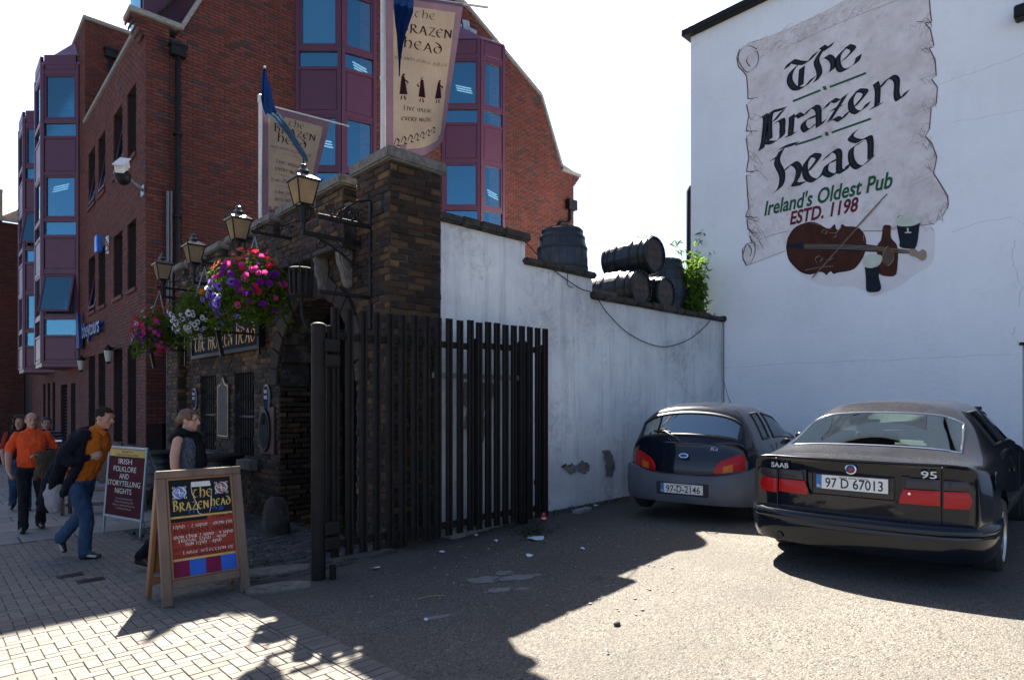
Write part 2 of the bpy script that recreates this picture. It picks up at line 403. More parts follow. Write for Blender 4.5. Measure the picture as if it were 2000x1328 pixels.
M_cap = mat('cap_stone', (.21, .19, .16), (.10, .09, .075), .9, 14, .8, 90, dirt=(.05, .05, .035))
M_cope = mat('coping_stone', (.055, .045, .035), (.025, .02, .017), .95, 12, .9, 50, dirt=(.10, .09, .07))
M_purp = mat('plum_paint', (.095, .022, .042), (.078, .018, .035), .42, 3, spec=.5)
M_purd = mat('plum_paint_dark', (.075, .020, .042), None, .45, 3)
M_black = mat('black_iron', (.008, .008, .009), (.014, .012, .011), .5, 20, .2, spec=.2)
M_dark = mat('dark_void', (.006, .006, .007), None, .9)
M_lead = mat('lead', (.30, .33, .37), (.2, .23, .26), .45, 9, .2)
M_steel = mat('galvanised', (.36, .38, .40), (.25, .27, .28), .5, 15, metal=.5)
M_white = mat('white_metal', (.72, .72, .70), (.5, .5, .48), .5, 9)
M_slate = mat('roof_slate', (.42, .35, .27), (.30, .25, .19), .8, 5, .3)
M_pane = glassmat('tinted_window', (.64, .80, .86), .20, .03, (.34, .68, .78))
M_blind = mat('window_blind', (.62, .64, .62), (.55, .57, .56), .8, 2)
M_room = mat('office_interior', (.030, .062, .08), (.010, .024, .034), .9, 1.3)
M_wood = mat('weathered_wood', (.19, .125, .085), (.10, .065, .045), .75, 5, .35, 90, stretch=(1, 1, .15))
M_tube = mat('ceiling_tube', (.8, .85, .85)); _b = next(n for n in M_tube.node_tree.nodes if n.type == 'BSDF_PRINCIPLED'); _b.inputs['Emission Color'].default_value = (.8, .95, 1, 1); _b.inputs['Emission Strength'].default_value = .16
# asphalt
def asphalt():
    t = NT('asphalt'); vec = t.coords()
    vo = t.n('ShaderNodeTexVoronoi', {'Vector': vec, 'Scale': 95.}); ed = vo.outputs['Distance']
    g = t.n('ShaderNodeSeparateColor', {0: vo.outputs['Color']}).outputs[0]
    col = t.ramp(g, [(0, (0.022, 0.022, 0.020)), (.22, (0.092, 0.085, 0.074)), (.6, (0.114, 0.103, 0.089)), (.9, (0.148, 0.134, 0.114)), (1, (0.216, 0.196, 0.164))])
    n = t.noise(vec, .9, 7, .65); col = t.mix(t.math('MULTIPLY', t.ramp(n, [(.35, 0), (.62, 1)]), .55), col, (0.076, 0.071, 0.063))
    n2 = t.noise(vec, 3.1, 8, .75); col = t.mix(t.ramp(n2, [(.60, 0), (.78, .7)]), col, (0.168, 0.152, 0.128))
    n5 = t.noise(t.scale(vec, (.5, 1.2, 1)), .35, 4, .55); col = t.mix(t.math('MULTIPLY', t.ramp(n5, [(.45, 0), (.6, 1)]), .35), col, (0.056, 0.053, 0.048))
    vs_ = t.n('ShaderNodeTexVoronoi', {'Vector': t.n('ShaderNodeVectorMath', {0: vec, 1: t.scale(t.noise(vec, 2., 3, .6, 1), (.5, .5, 0))}, operation='ADD').outputs[0], 'Scale': .75}).outputs['Distance']; col = t.mix(t.ramp(vs_, [(.035, .55), (.09, 0)]), col, (0.024, 0.022, 0.022))
    h = t.math('ADD', t.math('MULTIPLY', ed, -1.), t.math('MULTIPLY', t.noise(vec, 160, 3), .35))
    t.bsdf(Base_Color=col, Roughness=.9, Specular_IOR_Level=.22, Normal=t.bump(h, .75, .010)); return t.mat
M_asph = asphalt()
M_base = mat('bedding', (.085, .076, .064), (.055, .049, .042), .95, 20, .5)
M_road = mat('road_asphalt', (.09, .088, .085), (.07, .068, .066), .9, 30, .6, 200)
M_pav = brick_mat('paver_concrete', [(0, (.145, .134, .118)), (.5, (.172, .158, .138)), (.85, (.19, .175, .153)), (1, (.153, .137, .115))], .6, (.118, .108, .096), big=.3)
M_slab = brick_mat('flag_stone', [(0, (.22, .21, .19)), (.5, (.27, .26, .235)), (1, (.31, .295, .265))], .3, (.15, .14, .125))
M_sett = brick_mat('sett_stone', [(0, (.06, .06, .06)), (.5, (.11, .105, .10)), (.85, (.15, .14, .13)), (1, (.20, .13, .11))], .8, (.04, .04, .04))
def render_mat(name, base, stain, grime, streak, low):
    t = NT(name); vec = t.coords(); sep = t.n('ShaderNodeSeparateXYZ', {0: vec})
    st = t.noise(t.scale(vec, (7., 7., .55)), 1., 7, .75)
    big = t.noise(vec, .42, 8, .66); fine = t.noise(vec, 14, 7, .75); mid = t.noise(vec, 1.15, 9, .74)
    col = t.mix(t.ramp(big, [(.38, 0), (.66, 1)]), base, stain)
    col = t.mix(t.math('MULTIPLY', t.ramp(st, [(.50, 0), (.70, 1)]), streak), col, grime)
    col = t.mix(t.math('MULTIPLY', t.ramp(t.math('MULTIPLY', mid, t.math('ADD', fine, .25)), [(.40, 0), (.58, 1)]), low), col, grime)
    h = t.math('ADD', t.math('MULTIPLY', fine, .5), t.math('MULTIPLY', mid, 1.))
    t.bsdf(Base_Color=col, Roughness=.88, Specular_IOR_Level=.25, Normal=t.bump(h, .55, .02)); return t.mat
M_lime = render_mat('lime_wash', (.84, .82, .77), (.52, .525, .515), (.20, .205, .195), .34, .55)
M_wall = render_mat('white_render', (.88, .88, .86), (.80, .80, .79), (.45, .46, .455), .07, .16)
# ================================================================== ground
def sheet(name, x0, x1, y0, y1, nx, ny, dz, m, label=None, kind='structure', parent=None):
    mb = MB(); vs = [(x0+(x1-x0)*i/nx, y0+(y1-y0)*j/ny) for j in range(ny+1) for i in range(nx+1)]
    mb.add([(x, y, gz(x, y)+dz) for x, y in vs], [(j*(nx+1)+i, j*(nx+1)+i+1, (j+1)*(nx+1)+i+1, (j+1)*(nx+1)+i) for j in range(ny) for i in range(nx)])
    return mb.build(name, m, parent, smooth=60, kind=kind)
XB = 2.02
def gzf(x, y): return gz(x, y)
mbg = MB()                                            # far ground sheet, level beyond the plot
far = [(-90, -90), (90, -90), (90, 140), (-90, 140)]
mbg.add([(x, y, -6.2) for x, y in far], [(0, 1, 2, 3)]); mbg.build('ground', M_road, kind='structure')
sheet('yard_surface', XB, 25, -25, 6.3, 46, 60, 0, M_asph)
pv = sheet('pavement', -2.6, XB, -25, 10.3, 10, 60, -.008, M_base)
sheet('road', -16, -2.75, -25, 60, 10, 40, -.16, M_road)
kb = MB()
for k in range(-25, 58, 2): kb.add([], []); kb.box((-2.75, k+.01, gz(0, k+1)-.25), (-2.6, k+1.99, gz(0, k+1)-.01))
kb.build('kerb', M_gran, bevel=.012, kind='structure')
def flat(br, x, y, lx, ly, dp=.02, lift=0.):
    nx, ny = -(gz(x+.1, y)-gz(x-.1, y))/.2, .035
    N = V((nx, ny, 1)).normalized(); U = V((1, 0, 0)) if lx >= ly else V((0, 1, 0)); U = (U-N*U.dot(N)).normalized()
    br.b.append((V((x, y, gz(x, y)-.02+lift)), U, N, max(lx, ly), min(lx, ly), dp))
pb = Bricks(); b_ = .082
for r in range(-8, 112):
    for k in range(-30, 34):
        for cx, cy, lx, ly in ((4*k+r+1, r+.5, 2, 1), (4*k+r+3.5, r+1, 1, 2)):
            x, y = -.6+cx*b_, 1.2+cy*b_
            if not (-1.6 < x < 2.0 and 1.2 < y < 10.25): continue
            x0, x1 = max(x-lx*b_/2, -3), min(x+lx*b_/2, 1.81 if y < 5.45 else 2.005)
            if x1-x0 < .012: continue
            flat(pb, (x0+x1)/2, y, x1-x0-.0045, ly*b_-.0045, .02+rng.uniform(-.0012, .001), rng.uniform(-.0006, .0006))
for k in range(104):
    y = 1.0+k*b_
    if 5.45 < y: break
    flat(pb, 1.915, y,   .2, b_-.0045, .02, rng.uniform(-.0015, .0015))
pb.emit(pv, M_pav, M_base, 'paving_block', 300, 4, .014, .03, rest='block_paving', wob=.02)
# large flagstones further along the street
fp = sheet('footpath', -2.6, 3.37, 10.31, 60, 8, 40, -.05, M_base)
sb = Bricks(); y = 10.33
while y < 34:
    h = .62; x = -2.4+rng.uniform(-.5, 0)
    while x < 3.36:
        l = rng.choice((.6, .8, .95, 1.1)); x1 = min(x+l, 3.36)
        if x1-x > .1: flat(sb, (x+x1)/2, y+h/2, x1-x-.012, h-.012, .022+rng.uniform(-.004, .004))
        x += l
    y += h
sb.emit(fp, M_slab, M_base, 'flagstone', 200, 3, .01, .015, rest='flagstone_paving', wob=.008)
# setts in front of the arch
cb = sheet('cobbled_threshold', XB+.01, 3.7, 6.31, 10.3, 8, 12, -.035, M_base)
sheet('gutter_strip', XB+.01, 3.7, 5.55, 6.30, 4, 4, -.006, M_asph)
st = Bricks(); y = 5.75
while y < 10.2:
    x = 2.06+rng.uniform(0, .1)
    while x < 3.68:
        l = rng.uniform(.11, .19); flat(st, x+l/2, y+.055, l-.014, .098, .022+rng.uniform(-.006, .006), .012); x += l
    y += .112
st.emit(cb, M_sett, M_base, 'sett', 180, 4, .12, .2, rest='sett_paving', wob=.07)
# ================================================================== red brick office building
def holed(fn, u0, u1, v0, v1, holes):
    us = sorted({u0, u1, *[h for q in holes for h in q[:2] if u0 < h < u1]}); vs = sorted({v0, v1, *[h for q in holes for h in q[2:4] if v0 < h < v1]})
    for a, b in zip(us, us[1:]):
        run = None
        for c, d in zip(vs, vs[1:]):
            m, n = (a+b)/2, (c+d)/2
            if any(q[0] < m < q[1] and q[2] < n < q[3] for q in holes):
                if run: fn(a, b, *run); run = None
            else: run = (run[0], d) if run else (c, d)
        if run: fn(a, b, *run)
XR, YR = 3.38, 15.0
office = thing('office_building', 'red brick office building with plum coloured bay windows behind the old pub wall', 'building', (XR, YR, 0))
GAB = [(3.38, -.9), (3.38, 9.6), (3.9, 9.6), (4.08, 9.93), (5.15, 12.15), (7, 12.15), (9, 13.9), (12.03, 13.95), (15.43, 12.25), (16.48, 10.09), (17.17, 9.95), (17.17, -.9)]  # flat step above the left slope is unseen, shaped to place its shadow edge
def gab_iv(z):
    xs = []
    for (x0, z0), (x1, z1) in zip(GAB, GAB[1:]+GAB[:1]):
        if (z0 <= z) != (z1 <= z): xs.append(x0+(x1-x0)*(z-z0)/(z1-z0))
    xs.sort(); return [(xs[i]-XR, xs[i+1]-XR) for i in range(0, len(xs)-1, 2)]
br = Bricks(.215, .062, .014, .010)
br.face((XR, YR, -.6), (1, 0, 0), (0, -1, 0), 13.8, 1.2, 13.9, [(3.28, 5.08, 1.2, 12.9), (7.8, 9.5, 1.2, 12.9)], gab_iv)
slots = [(15.85, 16.67), (17.2, 18.16), (19.16, 20.07), (20.53, 21.5)]
levels = [(7.25, 8.84), (4.24, 5.82), (.69, 2.98)]
hs = [(a-YR, b-YR, c, d) for a, b in slots for c, d in levels]
br.face((XR, YR, -1), (0, 1, 0), (-1, 0, 0), 7.9, -.9, 9.9, hs)
gfh = [(23.7-YR, 24.6-YR, -1, 2.3), (25.3-YR, 26.7-YR, -1, 2.3), (28-YR, 28.7-YR, .3, 2.4), (29.3-YR, 30-YR, .3, 2.4), (30.6-YR, 31.3-YR, .3, 2.4)]
br.face((XR, YR, -1), (0, 1, 0), (-1, 0, 0), 20., -1., 3.0, gfh, lambda z: [(7.9, 20.)])
br.face((XR, YR, -1), (0, 1, 0), (-1, 0, 0), 9.1, 9.9, 13.0, (), lambda z: [(7.1, 9.1)])
br.face((XR, YR, -1), (0, 1, 0), (-1, 0, 0), 9.1, 3.0, 9.9, (), lambda z: [(7.9, 9.1)])
br.face((XR, 22.1, 9.9), (1, 0, 0), (0, -1, 0), 6, 10.0, 13.0)
br.emit(office, M_red, M_redm, 'brick', 300, 3, .03, .10)
wc = MB()
holed(lambda a, b, c, d: wc.box((XR+.006, YR+a+.012, c), (XR+.32, YR+b, d)), 0, 7.9, -.9, 9.9, hs)
wc.box((XR+.006, 24.1, 3.0), (XR+.3, 40, 13)); holed(lambda a, b, c, d: wc.box((XR+.006, YR+a, c), (XR+.32, YR+b, d)), 7.9, 25, -1.2, 2.99, gfh)
wc.prism(GAB[:1]+[(x, z) for x, z in GAB[1:-1]]+GAB[-1:], -.3, Matrix(((1, 0, 0, .012), (0, 0, -1, YR+.31), (0, 1, 0, -.006), (0, 0, 0, 1))))
wc.box((XR+.02, 22.106, 9.9), (XR+6, 22.4, 12.99)); wc.box((XR+.006, 22.41, 9.91), (XR+.3, 24.09, 12.985)); wc.box((XR+.006, 22.91, 3.0), (XR+.3, 24.09, 9.9))
wc.build('wall', M_redm, office)
cr = MB(); cr.prism([(XR+.5, -.9), (XR+.5, 9.4), (4.3, 9.6), (5.4, 11.9), (9, 13.5), (12, 13.5), (13.6, 13), (15.2, 12), (16.2, 9.9), (17, 9.6), (17, -.9)], -6.6, Matrix(((1, 0, 0, 0), (0, 0, -1, YR+.5), (0, 1, 0, 0), (0, 0, 0, 1))))
cr.box((XR+.5, 22.45, -1), (17, 45, 12.9)); cr.build('interior', M_room, office)
# copings, kneelers
cp = MB()
for (x0, z0), (x1, z1) in zip(GAB[3:10], GAB[4:11]):
    cp.beam((x0, YR+.12, z0+.03), (x1, YR+.12, z1+.03), .42, .09, (0, -1, 0)) if False else cp.beam((x0, YR+.12, z0+.03), (x1, YR+.12, z1+.03), .42, .09, (0, 0, 1))
cp.box((3.05, YR-.1, 9.86), (4.1, YR+.5, 9.97)); cp.box((16.5, YR-.1, 9.93), (17.5, YR+.5, 10.04))
cp.box((XR-.06, YR+.5, 9.9), (XR+.3, 22.09, 10.0)); cp.box((XR-.06, 22.0, 13.0), (XR+6, 22.42, 13.1)); cp.box((XR-.06, 22.43, 13.0), (XR+.3, 40, 13.09))
cp.build('coping', M_gran, office, bevel=.015)
kn = Bricks(.215, .065, .011, .007)
for i in range(5):
    d = .06*(i+1); z = 9.86-.076*(5-i)
    kn.face((XR-d, YR-.012, z), (1, 0, 0), (0, -1, 0), .45+d, z, z+.07); kn.face((XR-d, YR-.01, z), (0, 1, 0), (-1, 0, 0), .5, z, z+.07)
    kn.face((17.17-.3, YR-.012, z), (1, 0, 0), (0, -1, 0), .3+d, z+.08, z+.15)
kn.emit(office, M_red, M_redm, 'corbel_brick', 0, 1, .03, .1, mname='corbel', rest='corbel_bricks')
# mansard slope facing the street + dormer
rf = MB(); rf.add([(3.45, YR+.34, 9.95), (3.45, 22.0, 9.95), (5.1, 22.0, 12.3), (5.1, YR+.34, 12.3)], [(0, 1, 2, 3)][::1]); rf.add([(5.1, YR+.33, 12.14), (15.3, YR+.33, 12.14), (15.3, 22, 12.14), (5.1, 22, 12.14)], [(0, 1, 2, 3)])
rf.build('roof', M_slate, office)
dm = MB(); dm.box((3.5, 15.75, 9.99), (5.2, 17.0, 11.4)); d_ = dm.build('dormer', M_purp, office)
MB().box((3.47, 15.9, 10.15), (3.498, 16.85, 11.2)).build('dormer_pane', M_pane, d_)
MB().prism([(15.6, 11.4), (17.15, 11.4), (16.37, 12.3)], 1.9, Matrix(((0, 0, 1, 3.4), (1, 0, 0, 0), (0, 1, 0, 0), (0, 0, 0, 1)))).build('dormer_gable', M_lead, d_)
# street windows in brick slots
def win_slot(y0, y1, z0, z1, tilt):
    f = MB(); x = XR+.24
    for a, b in (((x, y0, z0), (x+.06, y0+.05, z1)), ((x, y1-.05, z0), (x+.06, y1, z1)), ((x, y0+.05, z1-.05), (x+.06, y1-.05, z1)), ((x, y0+.05, z0), (x+.06, y1-.05, z0+.05))): f.box(a, b)
    fr = f.build('window', M_purd, office)
    MB().box((x+.02, y0+.05, z0+.05), (x+.03, y1-.05, z1-.05)).build('pane', M_pane, fr)
    s = MB(); s.box((XR-.05, y0-.06, z0-.09), (XR+.24, y1+.06, z0-.005)); s.build('sill', M_red, fr)
    if tilt:
        a = R(-9); Mt = T(x-.02, 0, z1-.03) @ Matrix.Rotation(-a, 4, 'Y'); h = z1-z0-.1
        sash = MB()
        for p, q in (((-.02, y0+.06, -h), (.02, y0+.12, 0)), ((-.02, y1-.12, -h), (.02, y1-.06, 0)), ((-.02, y0+.12, -.06), (.02, y1-.12, 0)), ((-.02, y0+.12, -h), (.02, y1-.12, -h+.06))): sash.box(p, q, 0, Mt)
        sh = sash.build('open_sash', M_purp, fr); MB().box((-.006, y0+.12, -h+.06), (.006, y1-.12, -.06), 0, Mt).build('pane', M_pane, sh)
for j, (z0, z1) in enumerate(levels):
    for i, (a, b) in enumerate(slots): win_slot(a, b, z0, z1, (j == 0 and i in (1, 2, 3)) or (j == 1 and i == 3))
MB().box((XR+.2, 23.71, -1), (XR+.26, 24.59, 2.29)).build('door', mat('grey_door', (.42, .43, .42)), office)
lv = MB()
for k in range(24): lv.beam((XR+.15, 25.3, -.5+k*.115), (XR+.15, 26.7, -.5+k*.115), .09, .02, (-.5, 0, .8))
lv.build('louvre', M_purd, office); MB().box((XR+.25, 25.3, -1), (XR+.3, 26.7, 2.3)).build('louvre_back', M_dark, office)
# bays: plan = list of points, bands of panels and panes
BANDS = [('pane', 4.2, 5.75, 1), ('pane', 3.75, 4.12, 0), ('panel', 2.93, 3.67, 0)]
def bay(plan, z0, z1, apex, dz, faces, tilt=None, blind=None):
    root = MB(); b = MB(); n = len(plan)
    b.prism(plan, .12, T(0, 0, z0)); bw = b.build('bay_window', M_purp, office)
    top = MB(); cx, cy = apex[0], apex[1]
    vs = [(x, y, z1) for x, y in plan]+[(cx-.25*(plan[-1][0]-plan[0][0]), cy-.25*(plan[-1][1]-plan[0][1]), apex[2]), (cx+.25*(plan[-1][0]-plan[0][0]), cy+.25*(plan[-1][1]-plan[0][1]), apex[2])]
    top.prism([(x, y) for x, y in plan], .08, T(0, 0, z1-.08))
    top.add([(p[0], p[1], z1+.002) for p in vs[:n]]+vs[n:], [(0, 1, n)]+[(i, i+1, n+1, n) if i == 1 else (i, i+1, n+1) for i in range(1, n-1)]+[(0, n, n+1, n-1)])
    top.build('bay_roof', mat('plum_roof', (.20, .10, .15), (.14, .07, .11), .38, 4, metal=.35), bw)
    bl = MB(); pieces = []
    for i in faces:
        fr = MB()
        (xa, ya), (xb, yb) = plan[i], plan[i+1]; A = V((xa, ya, 0)); D = V((xb-xa, yb-ya, 0)); Ln = D.length; D.normalize()
        N = V((D.y, -D.x, 0)); N = N if N.dot(V((-xa, -ya, 0))) > 0 else -N
        Mx = PM(A, D, (0, 0, 1)); Z = Mx.col[2][:3]; sg = 1 if V(Z).dot(N) > 0 else -1
        def bx(mb, u0, u1, za, zb, d0, d1): mb.box((u0, za, min(sg*d0, sg*d1)), (u1, zb, max(sg*d0, sg*d1)), 0, Mx)
        bx(fr, 0, .09, z0+.12, z1-.08, -.06, .035); bx(fr, Ln-.09, Ln, z0+.12, z1-.08, -.06, .035)
        zc = z0+.12
        for kind, za, zb in dz:
            bx(fr, .09, Ln-.09, zc, za, -.06, .025)
            if kind == 'panel': PL_ = MB(); bx(PL_, .12, Ln-.12, za+.03, zb-.03, -.02, .012); pieces.append(('panel', PL_, M_purp, .008)); bx(fr, .09, Ln-.09, za, zb, -.06, 0)
            else:
                big = zb-za > .8
                if big:
                    for q in ((.09, .15), (Ln-.15, Ln-.09)): bx(fr, *q, za, zb, -.05, .012)
                    bx(fr, .15, Ln-.15, za, za+.06, -.05, .012); bx(fr, .15, Ln-.15, zb-.06, zb, -.05, .012)
                if tilt and abs(tilt-za) < .2 and i == 0 and big:
                    h = zb-za-.1; Mt = Mx @ T(0, zb-.04, sg*.03) @ Matrix.Rotation(-sg*R(13), 4, 'X')
                    for p, q in (((.1, -h, -.02), (.17, 0, .02)), ((Ln-.17, -h, -.02), (Ln-.1, 0, .02)), ((.17, -.07, -.02), (Ln-.17, 0, .02)), ((.17, -h, -.02), (Ln-.17, -h+.07, .02))): fr.box(p, q, 0, Mt)
                    PN_ = MB(); PN_.box((.17, -h+.07, -.004), (Ln-.17, -.07, .004), 0, Mt); pieces.append(('pane', PN_, M_pane, 0))
                else: PN_ = MB(); bx(PN_, .1, Ln-.1, za, zb, -.035, -.025); pieces.append(('pane', PN_, M_pane, 0))
                if blind and abs(blind-za) < .2 and big and i == 0: bx(bl, .3, Ln-.16, za+.35, zb-.08, -.10, -.09)
                elif blind is None and big and i == 0 and za > 9: bx(bl, .16, Ln-.16, za+.05, zb-.05, -.10, -.09)
            zc = zb
        bx(fr, .09, Ln-.09, zc, z1-.08, -.06, .025); fr.build('frame', M_purp, bw, bevel=.006)
    for nm_, mb_, m_, bv_ in pieces: mb_.build(nm_, m_, bw, bevel=bv_)
    if bl.v: bl.build('blind', M_blind, bw)
    for i_, z_ in (((0, 8.3), (1, 10.3)) if plan[0][0] < 8 and plan[0][1] < 16 else ((0, 11.2), (1, 8.1)) if plan[0][1] < 16 else ((0, 8.4),)):
        if i_ not in faces or blind == 10.35 and z_ > 9: continue
        (xa, ya), (xb, yb) = plan[i_], plan[i_+1]; D = V((xb-xa, yb-ya, 0)); Ln = D.length; D.normalize(); N = V((D.y, -D.x, 0)); N = N if N.dot(V((-xa, -ya, 0))) > 0 else -N
        A = V((xa, ya, z_))-N*.12
        for k in range(3): MB().beam(A+D*(Ln*.35+.02*k)+V((0, 0, -.07*k)), A+D*(Ln*.75+.02*k)+V((0, 0, -.07*k-.10)), .02, .028).build('ceiling_light', M_tube, bw)
    MB().prism([((x-apex[0])*.62+apex[0], (y-apex[1])*.62+apex[1]) for x, y in plan], z1-z0-.3, T(0, 0, z0+.13)).build('bay_interior', M_room, bw)
    # office ceiling lights seen through the glass
    return bw
def bands(d, zs):
    return [(k, a+d, b+d) for k, a, b in zs]
BA = [('panel', 2.9, 3.72), ('pane', 3.93, 4.40), ('pane', 4.52, 5.80), ('panel', 5.95, 6.9), ('pane', 7.0, 7.40), ('pane', 7.52, 8.82), ('panel', 8.93, 9.95), ('pane', 10.03, 10.42), ('pane', 10.55, 11.92), ('panel', 12.05, 12.52)]
bay([(6.68, 15.0), (7.51, 14.22), (8.39, 14.03), (8.45, 15.0)], 1.0, 12.6, (7.6, 14.9, 13.3), BA, (0, 1))
bay([(11.2, 15.0), (12.04, 14.2), (12.86, 14.02), (12.9, 15.0)], 1.0, 12.6, (12.0, 14.95, 13.15), BA, (0, 1), blind=99)
BS = [(k, a-.2, b-.2) for k, a, b in BA]; BS = [('panel', 2.95, 3.66)]+BS[1:]
bay([(3.37, 23.0), (2.53, 23.82), (2.53, 25.3), (3.37, 26.1)], 2.75, 12.1, (3.36, 24.5, 13.0), BS, (0, 1, 2), tilt=4.3, blind=10.35)
bay([(3.37, 28.0), (2.53, 28.82), (2.53, 30.3), (3.37, 31.1)], 2.75, 12.1, (3.36, 29.5, 13.0), BS, (0, 1, 2), tilt=7.3, blind=99)
# slate apron round the bay roofs (small hung tiles)
sh = MB()
for cx, sgn in ((12.0, 1),):
    for k in range(7):
        a = k/6; x = 11.35+a*1.75; z = 13.42-abs(a-.35)*1.0
        sh.box((x, 14.93, z-.28), (x+.27, 14.955, z), 0, T(x, 14.95, z) @ Matrix.Rotation(rng.uniform(-.2, .2), 4, 'Y') @ T(-x, -14.95, -z))
sh.build('slate_apron', M_lead, office)
# rainwater pipes
def pipe(x, y, z0, z1, hop=True, r=.055, m=M_black, parent=office, name='downpipe', N=(0, -1)):
    mb = MB(); px, py = x+N[0]*.09, y+N[1]*.09
    mb.tube([(px, py, z0), (px, py, z1)], r, 10)
    for z in np.arange(z0+.8, z1, 1.8): mb.box((px-.08, py-.07, z), (px+.08, py+.085, z+.06))
    if hop: mb.box((px-.15, py-.1, z1), (px+.15, py+.085, z1+.24)); mb.box((px-.18, py-.13, z1+.2), (px+.18, py+.086, z1+.27))
    mb.build(name, m, parent, bevel=.006, smooth=40)
pipe(onY(345, 200, YR).x, YR, -.5, onY(345, 115, YR).z)
pt = onY(215, 110, 22.1); pipe(pt.x, 22.1, 10.05, pt.z-.1)
pt = onY(1088, 440, YR); pp = onY(1100, 360, YR)
mb = MB(); mb.tube([(pt.x, YR-.08, 3.5), (pt.x, YR-.08, 7.9), (pt.x+.12, YR-.08, 8.05), (pt.x+.5, YR-.08, 8.1), (pt.x+.62, YR-.08, 8.25), (pt.x+.62, YR-.08, 8.6)], .06, 10); mb.box((pt.x+.42, YR-.22, 8.6), (pt.x+.85, YR-.01, 8.95)); mb.build('downpipe', M_black, office, smooth=40)
mb = MB()
for u, r in ((326, .03), (333, .025)):
    p = onY(u, 400, YR); mb.tube([(p.x, YR-.06, -.4), (p.x, YR-.06, onY(u, 375, YR).z)], r, 8)
mb.build('conduit', mat('conduit_grey', (.13, .14, .15)), office, smooth=40)
mb = MB(); p = onY(985, 300, YR); mb.tube([(12.98, YR-.04, 5), (12.97, YR-.05, 8), (12.93, YR-.04, 10.6)], .035, 8); mb.build('cable_bundle', M_purd, office)
# street level sign letters, fixed to the brick
M_blue = mat('sign_blue', (.008, .03, .15), None, .4)
sg = thing('company_sign', 'blue lettering with a tall blade logo fixed on the red brick above street windows', 'sign', (XR, 20.5, 3.5))
Ms = PM((XR-.07, 22.45, 3.3), (0, -1, 0), (0, 0, 1))
split_letters(text('bbeytours', .62, PM((XR-.09, 20.55, 3.52), (0, -1, 0), (0, 0, 1)), M_blue, sg, 'lettering', .012, ext=.04, fit=2.5))
MB().prism([(0, 0), (.62, 0), (.62, .22), (.36, 1.05), (.18, 1.05), (.12, .3)], .08, PM((XR-.09, 22.6, 3.25), (0, -1, 0), (0, 0, 1))).build('logo_blade', M_blue, sg)
# alarm box, camera, street wall lamps
p = onX(210, 480, XR); al = thing('alarm_box', 'small blue alarm box on the red brick between upper windows', 'alarm box', p)
MB().prism([(-.16, -.2), (.16, -.2), (.12, .22), (-.12, .22)], .13, PM(p+V((-.135, 0, 0)), (0, -1, 0), (0, 0, 1))).build('cover', mat('alarm_blue', (.02, .16, .62), None, .35), al, bevel=.02)
MB().box((p.x-.01, p.y-.19, p.z-.23), (p.x-.001, p.y+.19, p.z+.25)).build('back_plate', M_white, al)
p = onX(240, 335, XR-.55); cc = thing('security_camera', 'grey security camera on a bracket at the corner of the red brick building', 'camera', p)
q = V((XR, YR+.25, p.z-.05))
MB().beam(q, p+V((.1, 0, -.12)), .05, .05).box((XR-.02, YR+.12, p.z-.16), (XR-.004, YR+.38, p.z+.06)).build('bracket', M_steel, cc)
d = V((-.35, -.75, -.5)).normalized(); MB().beam(p-d*.2+V((0, 0, .12)), p+d*.32+V((0, 0, .12)), .16, .17).build('housing', M_white, cc, bevel=.015)
MB().beam(p-d*.22+V((0, 0, .215)), p+d*.42+V((0, 0, .215)), .2, .02).build('sunshield', M_white, cc, bevel=.006)
MB().blob(p+V((0, .02, -.1)), (.15, .15, .17), 14, 10).build('pan_head', M_black, cc, smooth=60)
MB().beam(p-d*.2+V((0, -.1, -.05)), p-d*.02+V((0, -.1, -.05)), .07, .09).build('lamp_head', M_white, cc, bevel=.01)
for i, (u, v) in enumerate(((211, 695), (158, 713))):
    p = onX(u, v, XR-.16); l_ = thing('wall_lantern', ['small black wall lantern above the street window piers', 'small black wall lantern beside the underside of the brick bay'][i], 'wall lamp', p, 'lanterns on the red brick wall')
    MB().lathe([(.02, .28), (.11, .17), (.12, .14), (.10, .13)], 8, T(*p)).beam(p+V((0, 0, .2)), p+V((.155, 0, .2)), .03, .03).lathe([(.03, -.2), (.055, -.16), (.05, -.14)], 8, T(*p)).build('lantern_frame', M_black, l_)
    MB().lathe([(.05, -.14), (.095, .13)], 8, T(*p)).build('lantern_glass', clothmat('lantern_glass_small', (.75, .7, .6)), l_)
# far brick block at the end of the street
fb = thing('brick_block', 'plain dark brick block with tan tiled roof at the far left', 'building', (1.2, 38, -1))
MB().box((1.0, 38, -2), (3.36, 52, 10.2)).build('wall', brick_mat('far_brick', [(0, (.15, .05, .035)), (1, (.2, .07, .05))]), fb)
f2 = Bricks(.215, .065, .011, .006); f2.face((1.0, 37.99, -1.6), (1, 0, 0), (0, -1, 0), 2.36, -1.6, 10.1); f2.emit(fb, M_red, M_redm, 'brick', 0, 1)
MB().add([(.9, 37.8, 10.2), (3.37, 37.8, 10.2), (3.37, 42, 12.6), (.9, 42, 12.6)], [(0, 1, 2, 3)]).build('roof', M_slate, fb)
MB().box((1.2, 37.9, 10.25), (2.55, 38.9, 11.7)).build('chimney', M_slate, fb)
